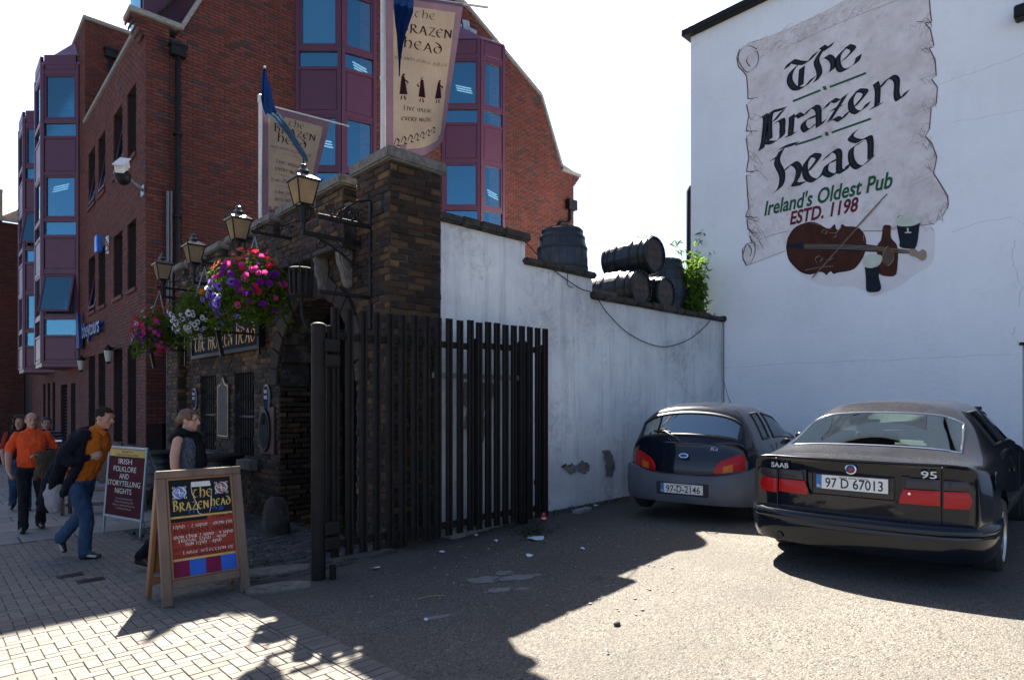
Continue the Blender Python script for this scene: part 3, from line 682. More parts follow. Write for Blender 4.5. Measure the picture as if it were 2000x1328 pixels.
# ================================================================== old pub front
XP, YW = 3.72, 5.9
pub = thing('pub_gatehouse', 'old dark brick pub front with battlements, barred windows and a gateway arch', 'building', (XP, 9, 0))
yc, hw, zs = 7.76, 1.14, 1.9
def arch_half(z): return hw if z < zs else (math.sqrt(max(0, hw*hw-(z-zs)**2)) if z < zs+hw else 0)
YE = 14.1
wins = [(9.86, 10.71, .78, 2.15), (11.64, 12.5, .78, 2.15)]
def fac(z):
    h = arch_half(z); iv = [(6.62-YW, yc-h-YW), (yc+h-YW, YE-YW)] if h > .02 else [(6.62-YW, YE-YW)]
    return [i for i in iv if i[1]-i[0] > .02]
ob = Bricks(.212, .064, .012, .013, .6)
ob.face((XP, YW, -.4), (0, 1, 0), (-1, 0, 0), YE-YW, -.4, 3.98, [(a-YW, b-YW, c, d) for a, b, c, d in wins], fac)
# pier beside the gate: street face and yard face
ob.face((XP-.02, YW, -.1), (0, 1, 0), (-1, 0, 0), .72, -.1, 4.33)
ob.face((XP-.02, YW, -.1), (1, 0, 0), (0, -1, 0), .69, -.1, 4.33)
# jambs inside the arch
ob.face((XP, yc+hw, -.3), (1, 0, 0), (0, -1, 0), 1.0, -.3, zs)
mer = [(6.98, 7.72), (8.08, 8.83), (9.1, 9.85), (10.2, 10.95), (11.3, 12.08), (12.42, 13.15), (13.5, 14.1)]
for a, b in mer:
    ob.face((XP-.01, a, 3.99), (0, 1, 0), (-1, 0, 0), b-a, 3.99, 4.33); ob.face((XP-.01, a, 3.99), (1, 0, 0), (0, -1, 0), .47, 3.99, 4.33)
# projecting course carried on corbels over the arch; end pilaster
ob.face((XP-.18, 6.64, 3.56), (0, 1, 0), (-1, 0, 0), 2.3, 3.56, 3.98)
ob.face((XP-.16, 13.35, -.5), (0, 1, 0), (-1, 0, 0), .72, -.5, 3.0); ob.face((XP-.16, 13.35, -.5), (1, 0, 0), (0, -1, 0), .15, -.5, 3.0)
ob.emit(pub, M_pub, M_pubm, 'brick', 300, 6, .07, .16, wob=.07)
wc = MB(); x0, x1 = XP+.008, XP+.45
holed(lambda a, b, c, d: wc.box((x0, a, c), (x1, b, d)), 8.9, YE-.005, -.6, 3.97, wins)
for k in range(19):
    a = 6.63+k*.12; b = min(a+.12, 8.9); m = abs((a+b)/2-yc)
    z = zs+math.sqrt(max(0, hw*hw-m*m)) if m < hw else -.4
    wc.box((x0, a, z), (x1, b, 3.97))
wc.box((XP-.012, YW+.01, -.3), (XP+.665, 6.61, 4.325)); wc.box((XP-.165, 6.66, 3.57), (x0, 8.93, 3.975)); wc.box((XP-.15, 13.36, -.5), (x0, 14.06, 2.99))
for a, b in mer: wc.box((XP+.002, a+.01, 3.975), (x1, b-.005, 4.325))
wc.build('wall', M_pubm, pub)
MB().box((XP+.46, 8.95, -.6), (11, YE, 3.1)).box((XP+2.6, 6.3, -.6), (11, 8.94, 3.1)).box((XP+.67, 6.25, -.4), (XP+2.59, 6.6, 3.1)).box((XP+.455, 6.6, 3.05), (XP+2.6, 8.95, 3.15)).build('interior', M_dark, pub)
MB().box((4.45, 6.22, 3.16), (11.05, 9.3, 3.22)).build('flat_roof', M_base, pub)
cpm = []
def stone(name, a, b, m, par, bev=.02, lab=None): return B(a, b).build(name, m, par, bevel=bev, bseg=2)
stone('cap_stone', (XP-.09, YW-.07, 4.33), (XP+.72, 6.70, 4.47), M_cap, pub)
for a, b in mer: stone('cap_stone', (XP-.09, a-.05, 4.33), (x1+.05, b+.05, 4.45), M_cap, pub)
for (a, b), (c, d) in zip([(0, 6.72)]+mer, mer): stone('embrasure_stone', (XP-.06, b+.03, 3.985), (x1+.03, c-.03, 4.07), M_cap, pub)
stone('corbel_slab', (XP-.21, 6.63, 3.49), (XP+.01, 8.94, 3.555), M_cope, pub, .01)
for y in (6.78, 7.4, 8.1, 8.75):
    prof = [(0, 0), (0, -.44), (.05, -.46), (.10, -.40), (.12, -.27), (.17, -.17), (.19, 0)]
    MB().prism(prof, .13, Matrix(((-1, 0, 0, XP-.012), (0, 0, -1, y+.065), (0, 1, 0, 3.49), (0, 0, 0, 1)))).build('corbel', M_cap, pub, bevel=.02, bseg=2)
# arch ring of voussoirs, rough and white with lime
M_vous = brick_mat('arch_stone', [(0, (.035, .027, .022)), (.6, (.055, .042, .032)), (1, (.085, .066, .052))], 1., (.018, .014, .012), (.30, .28, .26))
for k in range(15):
    a0, a1 = math.pi*(k+.06)/15, math.pi*(k+.94)/15
    pts = [(yc+r*math.cos(t), zs+r*math.sin(t)) for r, t in ((hw+.005, a0), (hw+.26+rng.uniform(-.02, .03), a0), (hw+.26+rng.uniform(-.02, .03), a1), (hw+.005, a1))]
    MB().prism(pts, .05, Matrix(((0, 0, -1, XP-.005), (1, 0, 0, 0), (0, 1, 0, 0), (0, 0, 0, 1)))).build('arch_stone', M_vous, pub, bevel=.008)
# barred windows
for a, b, c, d in wins:
    f = MB(); x = XP+.2
    for p, q in (((x, a, c), (x+.06, a+.06, d)), ((x, b-.06, c), (x+.06, b, d)), ((x, a+.06, d-.06), (x+.06, b-.06, d)), ((x, a+.06, c), (x+.06, b-.06, c+.06)), ((x, (a+b)/2-.025, c+.06), (x+.05, (a+b)/2+.025, d-.06)), ((x, a+.06, 1.5), (x+.05, b-.06, 1.54))): f.box(p, q)
    fr = f.build('window', M_black, pub)
    MB().box((x+.02, a+.06, c+.06), (x+.028, b-.06, d-.06)).build('pane', glassmat('pub_glass', (.05, .06, .06), .08, .03, (.4, .45, .5)), fr)
    for k in range(8):
        y = a+.06+k*(b-a-.12)/7; bar = MB(); bar.tube([(XP+.07, y, c+.02), (XP+.07, y, d-.02)], .011, 6)
        for zb in (1.1, 1.75): bar.lathe([(.012, -.05), (.024, 0), (.012, .05)], 6, T(XP+.07, y, zb))
        bar.build('bar', M_black, fr)
    MB().box((XP+.055, a, 1.42), (XP+.085, b, 1.45)).build('cross_bar', M_black, fr)
    stone('sill', (XP-.14, a-.16, c-.17), (XP+.2, b+.16, c-.01), M_cap, pub, .015)
# gate in the gap beside the office
gt = thing('iron_gate', 'tall black iron gate with scroll top in the gap beside the pub', 'gate', (3.8, 14.5, -.3))
g0, g1 = 14.14, 14.98
for k in range(8):
    y = g0+.05+k*(g1-g0-.1)/7; zt = 2.0+.35*math.sin(math.pi*(k+2)/11); MB().tube([(3.8, y, -.35), (3.8, y, zt), (3.8, y, zt+.1)], [.012, .012, .002], 6).build('bar', M_black, gt)
for z in (-.25, .5, .62, 1.3, 1.42): MB().beam((3.8, g0, z), (3.8, g1, z), .03, .03).build('rail', M_black, gt)
MB().tube([(3.8, g0+(g1-g0)*t, 2.02+.33*math.sin(math.pi*(t*7+2)/11)) for t in np.linspace(0, 1, 9)], .018, 6).build('top_rail', M_black, gt)
MB().box((3.75, g0-.02, -.35), (3.85, g0+.03, 2.2)).box((3.75, g1-.03, -.35), (3.85, g1+.015, 2.2)).build('gate_post', M_black, gt)
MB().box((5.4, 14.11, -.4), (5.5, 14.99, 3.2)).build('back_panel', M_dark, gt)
# house sign
M_signb = mat('sign_board', (.010, .016, .022), (.014, .02, .026), .85, 3, spec=.1)
M_gold = mat('gold_leaf', (.80, .42, .12), (.6, .3, .08), .4, 30, metal=.25)
sg = thing('pub_sign', 'long dark board with gold pub name across the brick front under the flowers', 'sign', (XP, 11, 2.7))
MB().box((XP-.10, 9.4, 2.5), (XP-.02, 12.65, 3.02)).build('board', M_signb, sg, bevel=.01)
f = MB()
for a, b in (((XP-.125, 9.38, 2.47), (XP-.10, 12.67, 2.53)), ((XP-.125, 9.38, 2.99), (XP-.10, 12.67, 3.05)), ((XP-.125, 9.38, 2.53), (XP-.10, 9.44, 2.99)), ((XP-.125, 12.61, 2.53), (XP-.10, 12.67, 2.99))): f.box(a, b)
f.build('moulding', M_black, sg)
nib_letters('THE BRAZEN HEAD', pmap(PM((XP-.102, 12.5, 2.6), (0, -1, 0), (0, 0, 1))), 0, 0, .25, 2.95, M_gold, sg, .06, 20)
# plaques
def oval_plaque(p, ry, rz, label, m, lines, name='house_plaque', tm=None):
    o = thing(name, label, 'plaque', p)
    rim = [(ry*math.cos(t), rz*math.sin(t)) for t in np.linspace(0, 2*math.pi, 29)[:-1]]; Mp = PM(p, (0, -1, 0), (0, 0, 1))
    MB().prism(rim, .02, Mp).build('rim', M_steel, o); MB().prism([(a*.86, b*.9) for a, b in rim], .026, Mp).build('face', m, o)
    for i, s in enumerate(lines): text(s, rz*.36, Mp @ T(0, rz*(.35-.42*i), .0275), M_white, o, 'lettering', .01, fit=ry*1.1)
M_pl = mat('enamel_blue', (.012, .018, .045), None, .8, spec=.08)
oval_plaque(onX(522, 777, XP-.03), .11, .2, 'small oval enamel plaque on brick beside the window nearer the arch', M_pl, ['BORD', 'FAILTE'])
oval_plaque(onX(381, 779, XP-.03), .13, .2, 'small oval blue plaque on brick at the far end of pub front', M_pl, ['BORD', 'FAILTE'])
p = onX(521, 840, XP-.03); o = thing('memorial_plaque', 'dark oval relief on a reddish board fixed to the brick beside the arch', 'plaque', p)
MB().box((p.x-.02, p.y-.3, p.z-.35), (p.x+.015, p.y+.22, p.z+.35)).build('board', mat('mahogany', (.07, .025, .018)), o, bevel=.006)
rim = [(.2*math.cos(t), .32*math.sin(t)) for t in np.linspace(0, 2*math.pi, 33)[:-1]]; Mp = PM(p+V((-.021, .0, 0)), (0, -1, 0), (0, 0, 1))
MB().prism(rim, .03, Mp).build('oval', M_black, o, bevel=.01); MB().prism([(a*.8, b*.85) for a, b in rim], .035, Mp).blob((0, .17, .04), (.07, .09, .03), 10, 6, 0, Mp).build('relief', mat('bronze', (.02, .02, .02), None, .75, spec=.1), o, smooth=50)
yq = 11.17; p = V((XP-.02, yq, 1.55)); o = thing('wall_panel', 'dark carved panel with thin gold border between the two barred windows', 'plaque', p)
MB().prism([(-.28, -.5), (.28, -.5), (.28, .42), (.12, .45), (0, .58), (-.12, .45), (-.28, .42)], .025, PM(p, (0, -1, 0), (0, 0, 1))).build('panel', mat('panel_dark', (.03, .028, .022)), o)
lb = MB(); nib_stroke(lb, [(-.24, -.46), (.24, -.46), (.24, .39), (.1, .42), (0, .53), (-.1, .42), (-.24, .39), (-.24, -.46)], (.006, .006), pmap(PM(p+V((-.027, 0, 0)), (0, -1, 0), (0, 0, 1)))); lb.build('gold_line', M_gold, o)
p = onX(536, 745, XP-.03)
# guard stone at the arch and steps of granite by the gate
p = V((3.30, 8.0, gz(3.3, 8.0))); gs = MB(); gs.lathe([(.17, -.05), (.175, .1), (.165, .3), (.14, .42), (.09, .475), (.03, .485)], 12, T(*p)); tag(gs.build('guard_stone', M_cope, smooth=50), 'worn granite guard stone standing at the foot of arch jamb', 'guard stone')
for i, (u, v, sx, sy) in enumerate(((545, 1118, .62, .30), (545, 1151, .55, .24))):
    p = onG(u, v); pts = [(sx/2*math.cos(t)*(1+rng.uniform(-.08, .08)), sy/2*math.sin(t)*(1+rng.uniform(-.08, .08))) for t in np.linspace(0, 2*math.pi, 15)[:-1]]
    pts = [(math.copysign(abs(a)**.7*(sx/2)**.3, a), math.copysign(abs(b)**.7*(sy/2)**.3, b)) for a, b in pts]
    tag(MB().prism(pts, .07, T(p.x, p.y, p.z-.03) @ Matrix.Rotation(R(-20), 4, 'Z')).build('threshold_stone', M_cap, bevel=.015, smooth=40), ['rough granite threshold stone by the gate post, the one nearer the setts', 'rough granite threshold stone by the gate post, the one nearer the asphalt'][i], 'stone', 'threshold stones by the gate post')
# ================================================================== white yard wall
yw = thing('yard_wall', 'stained white rendered yard wall stepping down behind the iron gate', 'wall', (7.5, YW, 0))
segs = [(4.392, 5.8, 3.80), (5.8, 7.2, 3.50), (7.2, 11.095, 3.20)]
wb = MB()
def wallgrid(x0, x1, z1):
    nx, nz = max(2, int((x1-x0)/.1)), 34
    vs = []; 
    for j in range(nz+1):
        for i in range(nx+1):
            x = x0+(x1-x0)*i/nx; z = -.2+(z1+.2)*j/nz; n = noise.fractal(V((x*.9, 3., z*.9)), 1., 2., 5)*.018+noise.noise(V((x*7, 1, z*7)))*.004
            vs.append((x, YW+.02-n*(1 if 0 < i < nx else .6), z))
    wb.add(vs, [(j*(nx+1)+i, j*(nx+1)+i+1, (j+1)*(nx+1)+i+1, (j+1)*(nx+1)+i) for j in range(nz) for i in range(nx)])
for a, b, z in segs: wallgrid(a, b, z); wb.box((a, YW+.06, -.3), (b-.003, YW+.3, z))
wb.build('wall', M_lime, yw, smooth=60)
for a, b, z in segs:
    x = a-(.03 if a < 5 else .05); 
    while x < b+.02:
        l = min(rng.uniform(.24, .5), b+.06-x)
        if l < .05: break
        mb = MB().box((x+.004, YW-.055+rng.uniform(-.012, .012), z), (x+l-.004, YW+.36, z+.10+rng.uniform(-.015, .02)))
        mb.build('coping_stone', M_cope, yw, bevel=.022, bseg=2); x += l
# bare patches where the limewash has fallen off
M_bare = mat('bare_render', (.24, .21, .195), (.13, .115, .105), .95, 9, .8, 60)
def patch(pts, name='bare_patch', d=.006):
    P = []
    for (u, v), (u2, v2) in zip(pts, pts[1:]+pts[:1]):
        for t in (0, .25, .5, .75): P.append((u+(u2-u)*t+rng.uniform(-2.2, 2.2), v+(v2-v)*t+rng.uniform(-2.2, 2.2)))
    q = [onY(u, v, YW-.005) for u, v in P]; MB().prism([(a.x, a.z) for a in q], -d, Matrix(((1, 0, 0, 0), (0, 0, 1, YW-.003), (0, 1, 0, 0), (0, 0, 0, 1)))).build(name, M_bare, yw)
patch([(905, 745), (962, 748), (966, 772), (945, 800), (950, 842), (940, 868), (920, 862), (912, 835), (905, 838), (915, 800), (904, 775)])
patch([(1095, 913), (1105, 905), (1112, 912), (1118, 902), (1128, 910), (1136, 900), (1148, 902), (1152, 918), (1140, 925), (1128, 918), (1115, 926), (1105, 918)])
patch([(1178, 882), (1188, 878), (1196, 890), (1203, 915), (1196, 930), (1184, 926), (1182, 905)])
# footing along the wall
ft = MB()
for k in range(9):
    x = 4.42+k*.2; ft.box((x, YW-.2+.02*k, gz(x, YW)-.1), (x+.2, YW+.03, gz(x, YW)+.10-.008*k))
ft.build('footing', M_gran, yw, bevel=.02)
fl = MB(); fl.box((6.15, YW-.03, 0), (11, YW+.01, gz(8, 6)+.02)); 
# ================================================================== mural building
XM = 11.1
mbld = thing('gable_building', 'tall white rendered building with the painted pub scroll facing the yard', 'building', (XM, 0, 0))
wm = MB(); dh = (-.2, 1.44, 0, 2.46)
holed(lambda a, b, c, d: wm.box((XM, a, c), (XM+.4, b, d)), -14, 6.6, -1, 8.95, [(dh[0], dh[1], -.2, dh[3])])
wm.box((XM+.4, -14, -1), (24, 6.6, 8.93)); wm.build('wall', M_wall, mbld)
MB().box((XM+.25, dh[0]-.01, -.2), (XM+.39, dh[1]+.01, dh[3])).build('doorway', M_dark, mbld)
MB().box((XM-.02, dh[0]-.1, dh[3]), (XM+.1, dh[1]+.03, dh[3]+.04)).build('door_head', M_black, mbld)
MB().box((XM-.16, -14.1, 8.95), (24, 6.72, 9.08)).build('roof_edge', M_black, mbld, bevel=.01)
p = onX(1993, 33, XM); MB().box((XM-.2, p.y-.35, p.z-.09), (XM, p.y+.05, p.z+.09)).build('floodlight', M_black, mbld, bevel=.02)
MB().tube([(XM+.06, 6.68, 3.3), (XM+.06, 6.68, 5.9), (XM+.1, 6.66, 6.0)], .05, 8).build('downpipe', M_black, mbld, smooth=40)
# hairline cracks in the render
M_crk = mat('crack_grey', (.50, .51, .51)); fX = lambda x, y, h: V((XM-.001-h, x, y))
def crack(pts, wd=.004):
    ck = MB()
    q = [onX(u, v, XM) for u, v in pts]; P = []
    for a, b in zip(q, q[1:]):
        for k in range(6): P.append((a.y+(b.y-a.y)*k/6+rng.uniform(-.015, .015), a.z+(b.z-a.z)*k/6+rng.uniform(-.015, .015)))
    P.append((q[-1].y, q[-1].z)); nib_stroke(ck, P, (wd*.6, wd*.5), fX); ck.build('crack', M_crk, mbld)
for c in ([(1830, 165), (1880, 150), (1935, 130), (2000, 105)], [(1850, 240), (1930, 228), (2000, 215)], [(1860, 455), (1920, 432), (1985, 425), (2000, 440)], [(1408, 718), (1540, 711), (1700, 704), (1850, 697), (1975, 692)], [(1985, 640), (1978, 655), (1988, 672)], [(1985, 470), (1975, 500), (1995, 560), (1990, 600)], [(1350, 95), (1362, 85)]): crack(c)
MB().tube([(XM-.012, YW-.01, .3), (XM-.012, YW-.01, 3.2)], .012, 5).build('corner_joint', mat('joint_grime', (.22, .22, .21)), mbld)  # thin grey line down the corner of the two white walls
# ================================================================== painted scroll on the gable wall (flat paint)
def parchment():
    t = NT('painted_parchment'); vec = t.coords()
    n1 = t.noise(vec, 1.6, 8, .72); n2 = t.noise(vec, 5, 7, .7); n3 = t.noise(t.scale(vec, (1, 1, 2.)), .8, 5, .6)
    col = t.mix(t.ramp(n1, [(.35, 0), (.62, 1)]), (.82, .765, .725), (.66, .58, .54))
    col = t.mix(t.math('MULTIPLY', t.ramp(n2, [(.5, 0), (.75, 1)]), .5), col, (.40, .32, .295)); col = t.mix(t.ramp(n3, [(.57, 0), (.72, .5)]), col, (.68, .55, .51))
    t.bsdf(Base_Color=col, Roughness=.88, Specular_IOR_Level=.2, Normal=t.bump(t.noise(vec, 16, 7, .75), .4, .02)); return t.mat
def flatpaint(name, c, v=.2): return mat(name, c, None, .8, 6, .15, 40, var=v, spec=.25)
M_par = parchment(); M_brn = flatpaint('scroll_brown', (.13, .075, .065), .45); M_ink = flatpaint('ink_blue_black', (.013, .018, .027)); M_bronze = flatpaint('ink_bronze', (.11, .085, .06))
M_grn = flatpaint('paint_green', (.02, .11, .05)); M_mar = flatpaint('paint_maroon', (.15, .02, .032)); M_vio = flatpaint('violin_brown', (.075, .022, .012), .4); M_foam = flatpaint('foam_cream', (.62, .66, .52)); M_pink = flatpaint('pink_wash', (.80, .745, .72), .10); M_tan = flatpaint('paint_tan', (.36, .27, .19))
z2 = lambda x, y: (1350+x/2.2138, y/2.2138); z3 = lambda x, y: (1450+x/5.1086, 60+y/5.1086); z4 = lambda x, y: (1440+x/4.4273, 300+y/4.4273)
mural = MB().build('painted_scroll', M_par, mbld)
def mpts(zf, pts): return [(lambda p: (p.y, p.z))(onX(*zf(*p), XM)) for p in pts]
def mpoly(zf, pts, m, h, name, parent=None, smooth=True):
    q = mpts(zf, pts)
    if smooth: q = spl(q+[q[0]], 3)[:-1]
    return MB().add([(XM-h, y, z) for y, z in q], [tuple(range(len(q)))]).build(name, m, parent or mural)
def mstroke(mb, zf, pts, nib, h, n=5, mi=0):
    a = mpts(zf, [(0, 0), nib]); nb = (a[1][0]-a[0][0], a[1][1]-a[0][1]) if False else None
    for i in range(1): pass
    q = mpts(zf, pts); c = zf(*pts[0]); p0 = onX(c[0], c[1], XM); nn = zf(pts[0][0]+nib[0], pts[0][1]+nib[1]); p1 = onX(nn[0], nn[1], XM)
    nib_stroke(mb, spl(q, n), (p1.y-p0.y, p1.z-p0.z), lambda x, y, hh: V((XM-h-hh, x, y)), mi, .0006)
mpoly(z4, [(470, 980), (560, 1050), (700, 1130), (860, 1150), (980, 1140), (1100, 1190), (1180, 1235), (1300, 1190), (1420, 1130), (1560, 1030), (1680, 950), (1705, 800), (1690, 640), (1500, 560), (900, 620), (600, 760)], M_pink, .003, 'pink_ground')
OUT = [(245, 190), (330, 165), (440, 118), (560, 62), (680, -5), (840, -70), (1010, -125), (1026, -40), (1030, 0), (1035, 60), (1040, 95), (1012, 103), (1035, 130), (1050, 200), (1030, 212), (1055, 260), (1060, 330), (1040, 345), (1065, 380), (1060, 450), (1038, 470), (1030, 560), (1012, 590), (1040, 620), (1062, 680), (1055, 720), (1048, 750), (1080, 800), (1110, 850), (1112, 890), (1090, 930), (1050, 968), (1000, 975), (900, 985), (840, 1000), (750, 1000), (600, 1020), (480, 1060), (410, 1085), (330, 1115), (280, 1135), (240, 1148), (225, 1120), (222, 1080), (240, 1055), (265, 1050), (253, 1020), (268, 1012), (246, 990), (241, 950), (272, 942), (236, 935), (250, 900), (245, 850), (240, 760), (272, 745), (240, 742), (250, 680), (238, 600), (262, 571), (238, 566), (250, 500), (240, 455), (268, 428), (246, 428), (245, 380), (240, 330), (225, 310), (205, 290), (198, 250), (210, 215)]
mpoly(z2, OUT, M_par, .005, 'parchment', smooth=False)
ol = MB()
for a in range(0, len(OUT)): mstroke(ol, z2, [OUT[a], OUT[(a+1) % len(OUT)]], (2.2, -1.4), .006)
for s in ([(285, 215), (250, 200), (215, 220), (205, 260), (235, 310), (262, 308), (290, 270), (285, 225), (255, 240), (240, 265), (255, 290)], [(240, 320), (330, 252), (500, 165), (680, 85), (880, 8), (1022, -45)], [(225, 1100), (240, 1060), (270, 1050), (277, 1090), (262, 1130), (240, 1148)], [(250, 1060), (262, 1085), (255, 1110)], [(270, 1050), (340, 1020), (420, 1000)],
          [(246, 430), (290, 423)], [(238, 570), (285, 566)], [(240, 745), (290, 738)], [(235, 938), (285, 942)], [(975, 96), (1040, 100)], [(1040, 70), (1000, 95)], [(1000, 215), (1050, 205)], [(985, 350), (1055, 322)], [(950, 505), (1045, 460)], [(965, 625), (1040, 590)], [(970, 775), (1050, 735)], [(985, 835), (1080, 780)], [(960, 800), (1050, 760)], [(820, 1000), (950, 960), (1060, 900)]): mstroke(ol, z2, s, (1.9, -1.2), .007)
ol.build('outline', M_brn, mural)
sk = MB(); r_ = random.Random(5)
for k in range(150):
    t = r_.random(); x = 260+t*730; y = 185-(x-245)*.40+r_.uniform(5, 95); l = r_.uniform(12, 40)
    if y > -20: mstroke(sk, z2, [(x, y), (x+l*.35, y-l*.55), (x+l*.9, y-l*.62)], (.6, -.4), .0065, 3)
for k in range(110):
    e = OUT[r_.randrange(9, 34)] if r_.random() < .6 else OUT[r_.randrange(44, 62)]; sgn = -1 if e[0] > 600 else 1; l = r_.uniform(15, 70)
    mstroke(sk, z2, [(e[0], e[1]+r_.uniform(-30, 30)), (e[0]+sgn*l*.5, e[1]+r_.uniform(-25, 25)), (e[0]+sgn*l, e[1]+r_.uniform(-20, 40))], (.7, -.4), .0065, 3)
sk.build('hatching', flatpaint('hatch_brown', (.27, .19, .17)), mural)
def letter(zf, strokes, nib):
    bl = MB(); gi = MB()
    for s in strokes:
        mstroke(bl, zf, s, nib, .009); mstroke(gi, zf, s, (nib[0]*.055, nib[1]*.055), .013)
    gi.build('letter_inline', M_bronze, bl.build('letter', M_ink, mural))
NB = (30, -21)
for L_ in ([[(445, 375), (490, 312), (570, 325), (650, 318), (735, 225)], [(560, 345), (490, 420), (475, 510), (530, 580), (620, 565), (712, 470)], [(597, 372), (590, 450), (583, 555)]],
           [[(795, 165), (850, 187), (893, 135)], [(805, 190), (742, 300), (765, 390), (768, 450), (730, 510)], [(785, 300), (850, 262), (905, 310), (898, 390), (842, 436)]],
           [[(1050, 165), (965, 255), (955, 340), (990, 400), (1060, 380), (1140, 320), (1163, 255)], [(1050, 158), (1108, 192), (1010, 300)]],
           [[(165, 885), (230, 850), (232, 950), (218, 1080), (205, 1140), (188, 1190)], [(300, 815), (272, 900), (275, 1090)], [(285, 815), (350, 800), (425, 780)], [(405, 800), (320, 905)], [(310, 935), (395, 895), (400, 990), (392, 1060), (310, 1118), (225, 1115)]],
           [[(495, 850), (492, 930), (482, 1040)], [(445, 1055), (520, 1030)], [(505, 885), (545, 840), (592, 862)]],
           [[(618, 850), (700, 768), (755, 785), (763, 880), (768, 955), (812, 905)], [(750, 850), (640, 895), (608, 955), (650, 1000), (740, 925)]],
           [[(830, 775), (895, 700), (960, 705), (1040, 640)], [(1020, 665), (870, 905)], [(895, 795), (985, 760)], [(850, 925), (930, 878), (990, 892), (1055, 815)]],
           [[(1150, 608), (1088, 690), (1092, 785), (1150, 820), (1215, 780), (1258, 722)], [(1150, 600), (1232, 622), (1120, 765)]],
           [[(1332, 525), (1352, 600), (1345, 745)], [(1285, 780), (1385, 735)], [(1372, 580), (1470, 472), (1540, 498), (1540, 640), (1570, 690), (1645, 608)]]): letter(z3, L_, NB)
NB2 = (13.5, -9.5)
for L_ in ([[(352, 668), (395, 640), (455, 622)], [(392, 650), (372, 700), (394, 755), (388, 805), (362, 832)], [(352, 690), (372, 682)], [(402, 742), (440, 708), (466, 728), (460, 770), (447, 798), (487, 793)]],
           [[(520, 676), (494, 715), (500, 765), (535, 782), (570, 752), (580, 735)], [(520, 672), (552, 682), (508, 742)]],
           [[(578, 690), (615, 655), (640, 665), (641, 735), (662, 742), (682, 712)], [(636, 690), (590, 712), (582, 748), (615, 760), (640, 735)]],
           [[(712, 568), (690, 598), (725, 612), (772, 598), (776, 685)], [(735, 618), (695, 645), (696, 700), (730, 725), (788, 678)]]): letter(z2, L_, NB2)
for s in ([(440, 440), (500, 416), (560, 392)], [(600, 378), (680, 348), (757, 318)], [(450, 628), (510, 610), (565, 590)], [(608, 575), (690, 546), (778, 515)]): gl = MB(); mstroke(gl, z2, s, (1, 4.2), .007); gl.build('divider', M_grn, mural)
for c in ((578, 384), (587, 582)): gl = MB(); mstroke(gl, z2, [(c[0]-7, c[1]), (c[0]+7, c[1]-2)], (3, 8), .008); gl.build('divider_dot', M_grn, mural)
a = onX(*z2(314, 937), XM); b = onX(*z2(868, 797), XM)
text("Ireland's Oldest Pub", .36, PM((XM-.010, a.y, 5.06), (0, -1, 0), (0, 0, 1)), M_grn, mural, 'lettering', .022, 'LEFT', .22, fit=a.y-b.y)
a = onX(*z2(425, 968), XM); b = onX(*z2(722, 908), XM)
text("ESTD. 1198", .32, PM((XM-.010, a.y, 4.80), (0, -1, 0), (0, 0, 1)), M_mar, mural, 'lettering', .028, 'LEFT', .2, fit=a.y-b.y)
VI = [(430, 800), (445, 720), (490, 650), (560, 610), (640, 592), (710, 610), (760, 640), (800, 650), (830, 622), (846, 612), (855, 648), (872, 662), (898, 645), (906, 610), (940, 630), (1000, 632), (1060, 650), (1100, 700), (1116, 760), (1110, 840), (1080, 915), (1020, 985), (950, 1008), (880, 1018), (840, 1030), (820, 1008), (800, 1018), (780, 1040), (760, 1022), (720, 1012), (640, 1035), (560, 1015), (500, 965), (450, 900)]
mpoly(z4, [(x-7, y+12) for x, y in VI], M_ink, .0075, 'violin_shadow'); vio = mpoly(z4, VI, M_vio, .009, 'violin')
mpoly(z4, [(440, 783), (575, 775), (575, 826), (440, 812)], M_ink, .011, 'tailpiece', smooth=False)
mpoly(z4, [(575, 783), (1120, 786), (1500, 838), (1500, 868), (1120, 848), (575, 828)], M_ink, .0105, 'fingerboard', smooth=False)
mpoly(z4, [(1490, 830), (1530, 820), (1570, 850), (1600, 828), (1636, 850), (1635, 905), (1600, 928), (1560, 905), (1520, 890), (1490, 875)], M_tan, .011, 'violin_scroll')
for k in range(4): ds = MB(); mstroke(ds, z4, [(578, 788+k*11), (900, 792+k*11), (1205, 808+k*10), (1490, 843+k*6)], (.5, 1.6), .012); ds.build('string', M_tan, mural)
for s in ([(735, 690), (745, 665), (775, 668), (770, 695), (750, 690)], [(770, 670), (810, 690), (850, 690), (855, 720), (830, 725)], [(690, 950), (680, 910), (715, 888), (740, 910), (720, 935)], [(740, 895), (790, 925), (830, 905)], [(800, 640), (850, 690), (900, 640)], [(590, 1010), (720, 985), (830, 975)], [(640, 605), (710, 620), (760, 655)], [(1090, 700), (1100, 760)], [(1265, 860), (1303, 805), (1345, 850), (1352, 920), (1303, 972), (1258, 925), (1265, 860)], [(1510, 905), (1560, 935)]): ds = MB(); mstroke(ds, z4, s, (2.2, 1.8), .018); ds.build('line_work', M_tan, mural)
mpoly(z4, [(1385, 560), (1400, 540), (1480, 528), (1580, 545), (1580, 600), (1552, 800), (1500, 825), (1410, 810), (1405, 760), (1385, 650)], M_ink, .012, 'pint_glass'); mpoly(z4, [(1380, 570), (1410, 540), (1480, 528), (1570, 535), (1586, 560), (1580, 600), (1500, 630), (1390, 625)], M_foam, .0135, 'pint_foam')
mpoly(z4, [(1260, 640), (1275, 620), (1320, 622), (1330, 640), (1332, 730), (1375, 780), (1392, 850), (1385, 1000), (1365, 1055), (1300, 1062), (1230, 1040), (1213, 960), (1213, 800), (1245, 750)], M_vio, .013, 'bottle'); mpoly(z4, [(1303+46*math.cos(t), 890+78*math.sin(t)) for t in np.linspace(0, 6.28, 18)[:-1]], flatpaint('label_brown', (.12, .075, .05)), .0145, 'bottle_label')
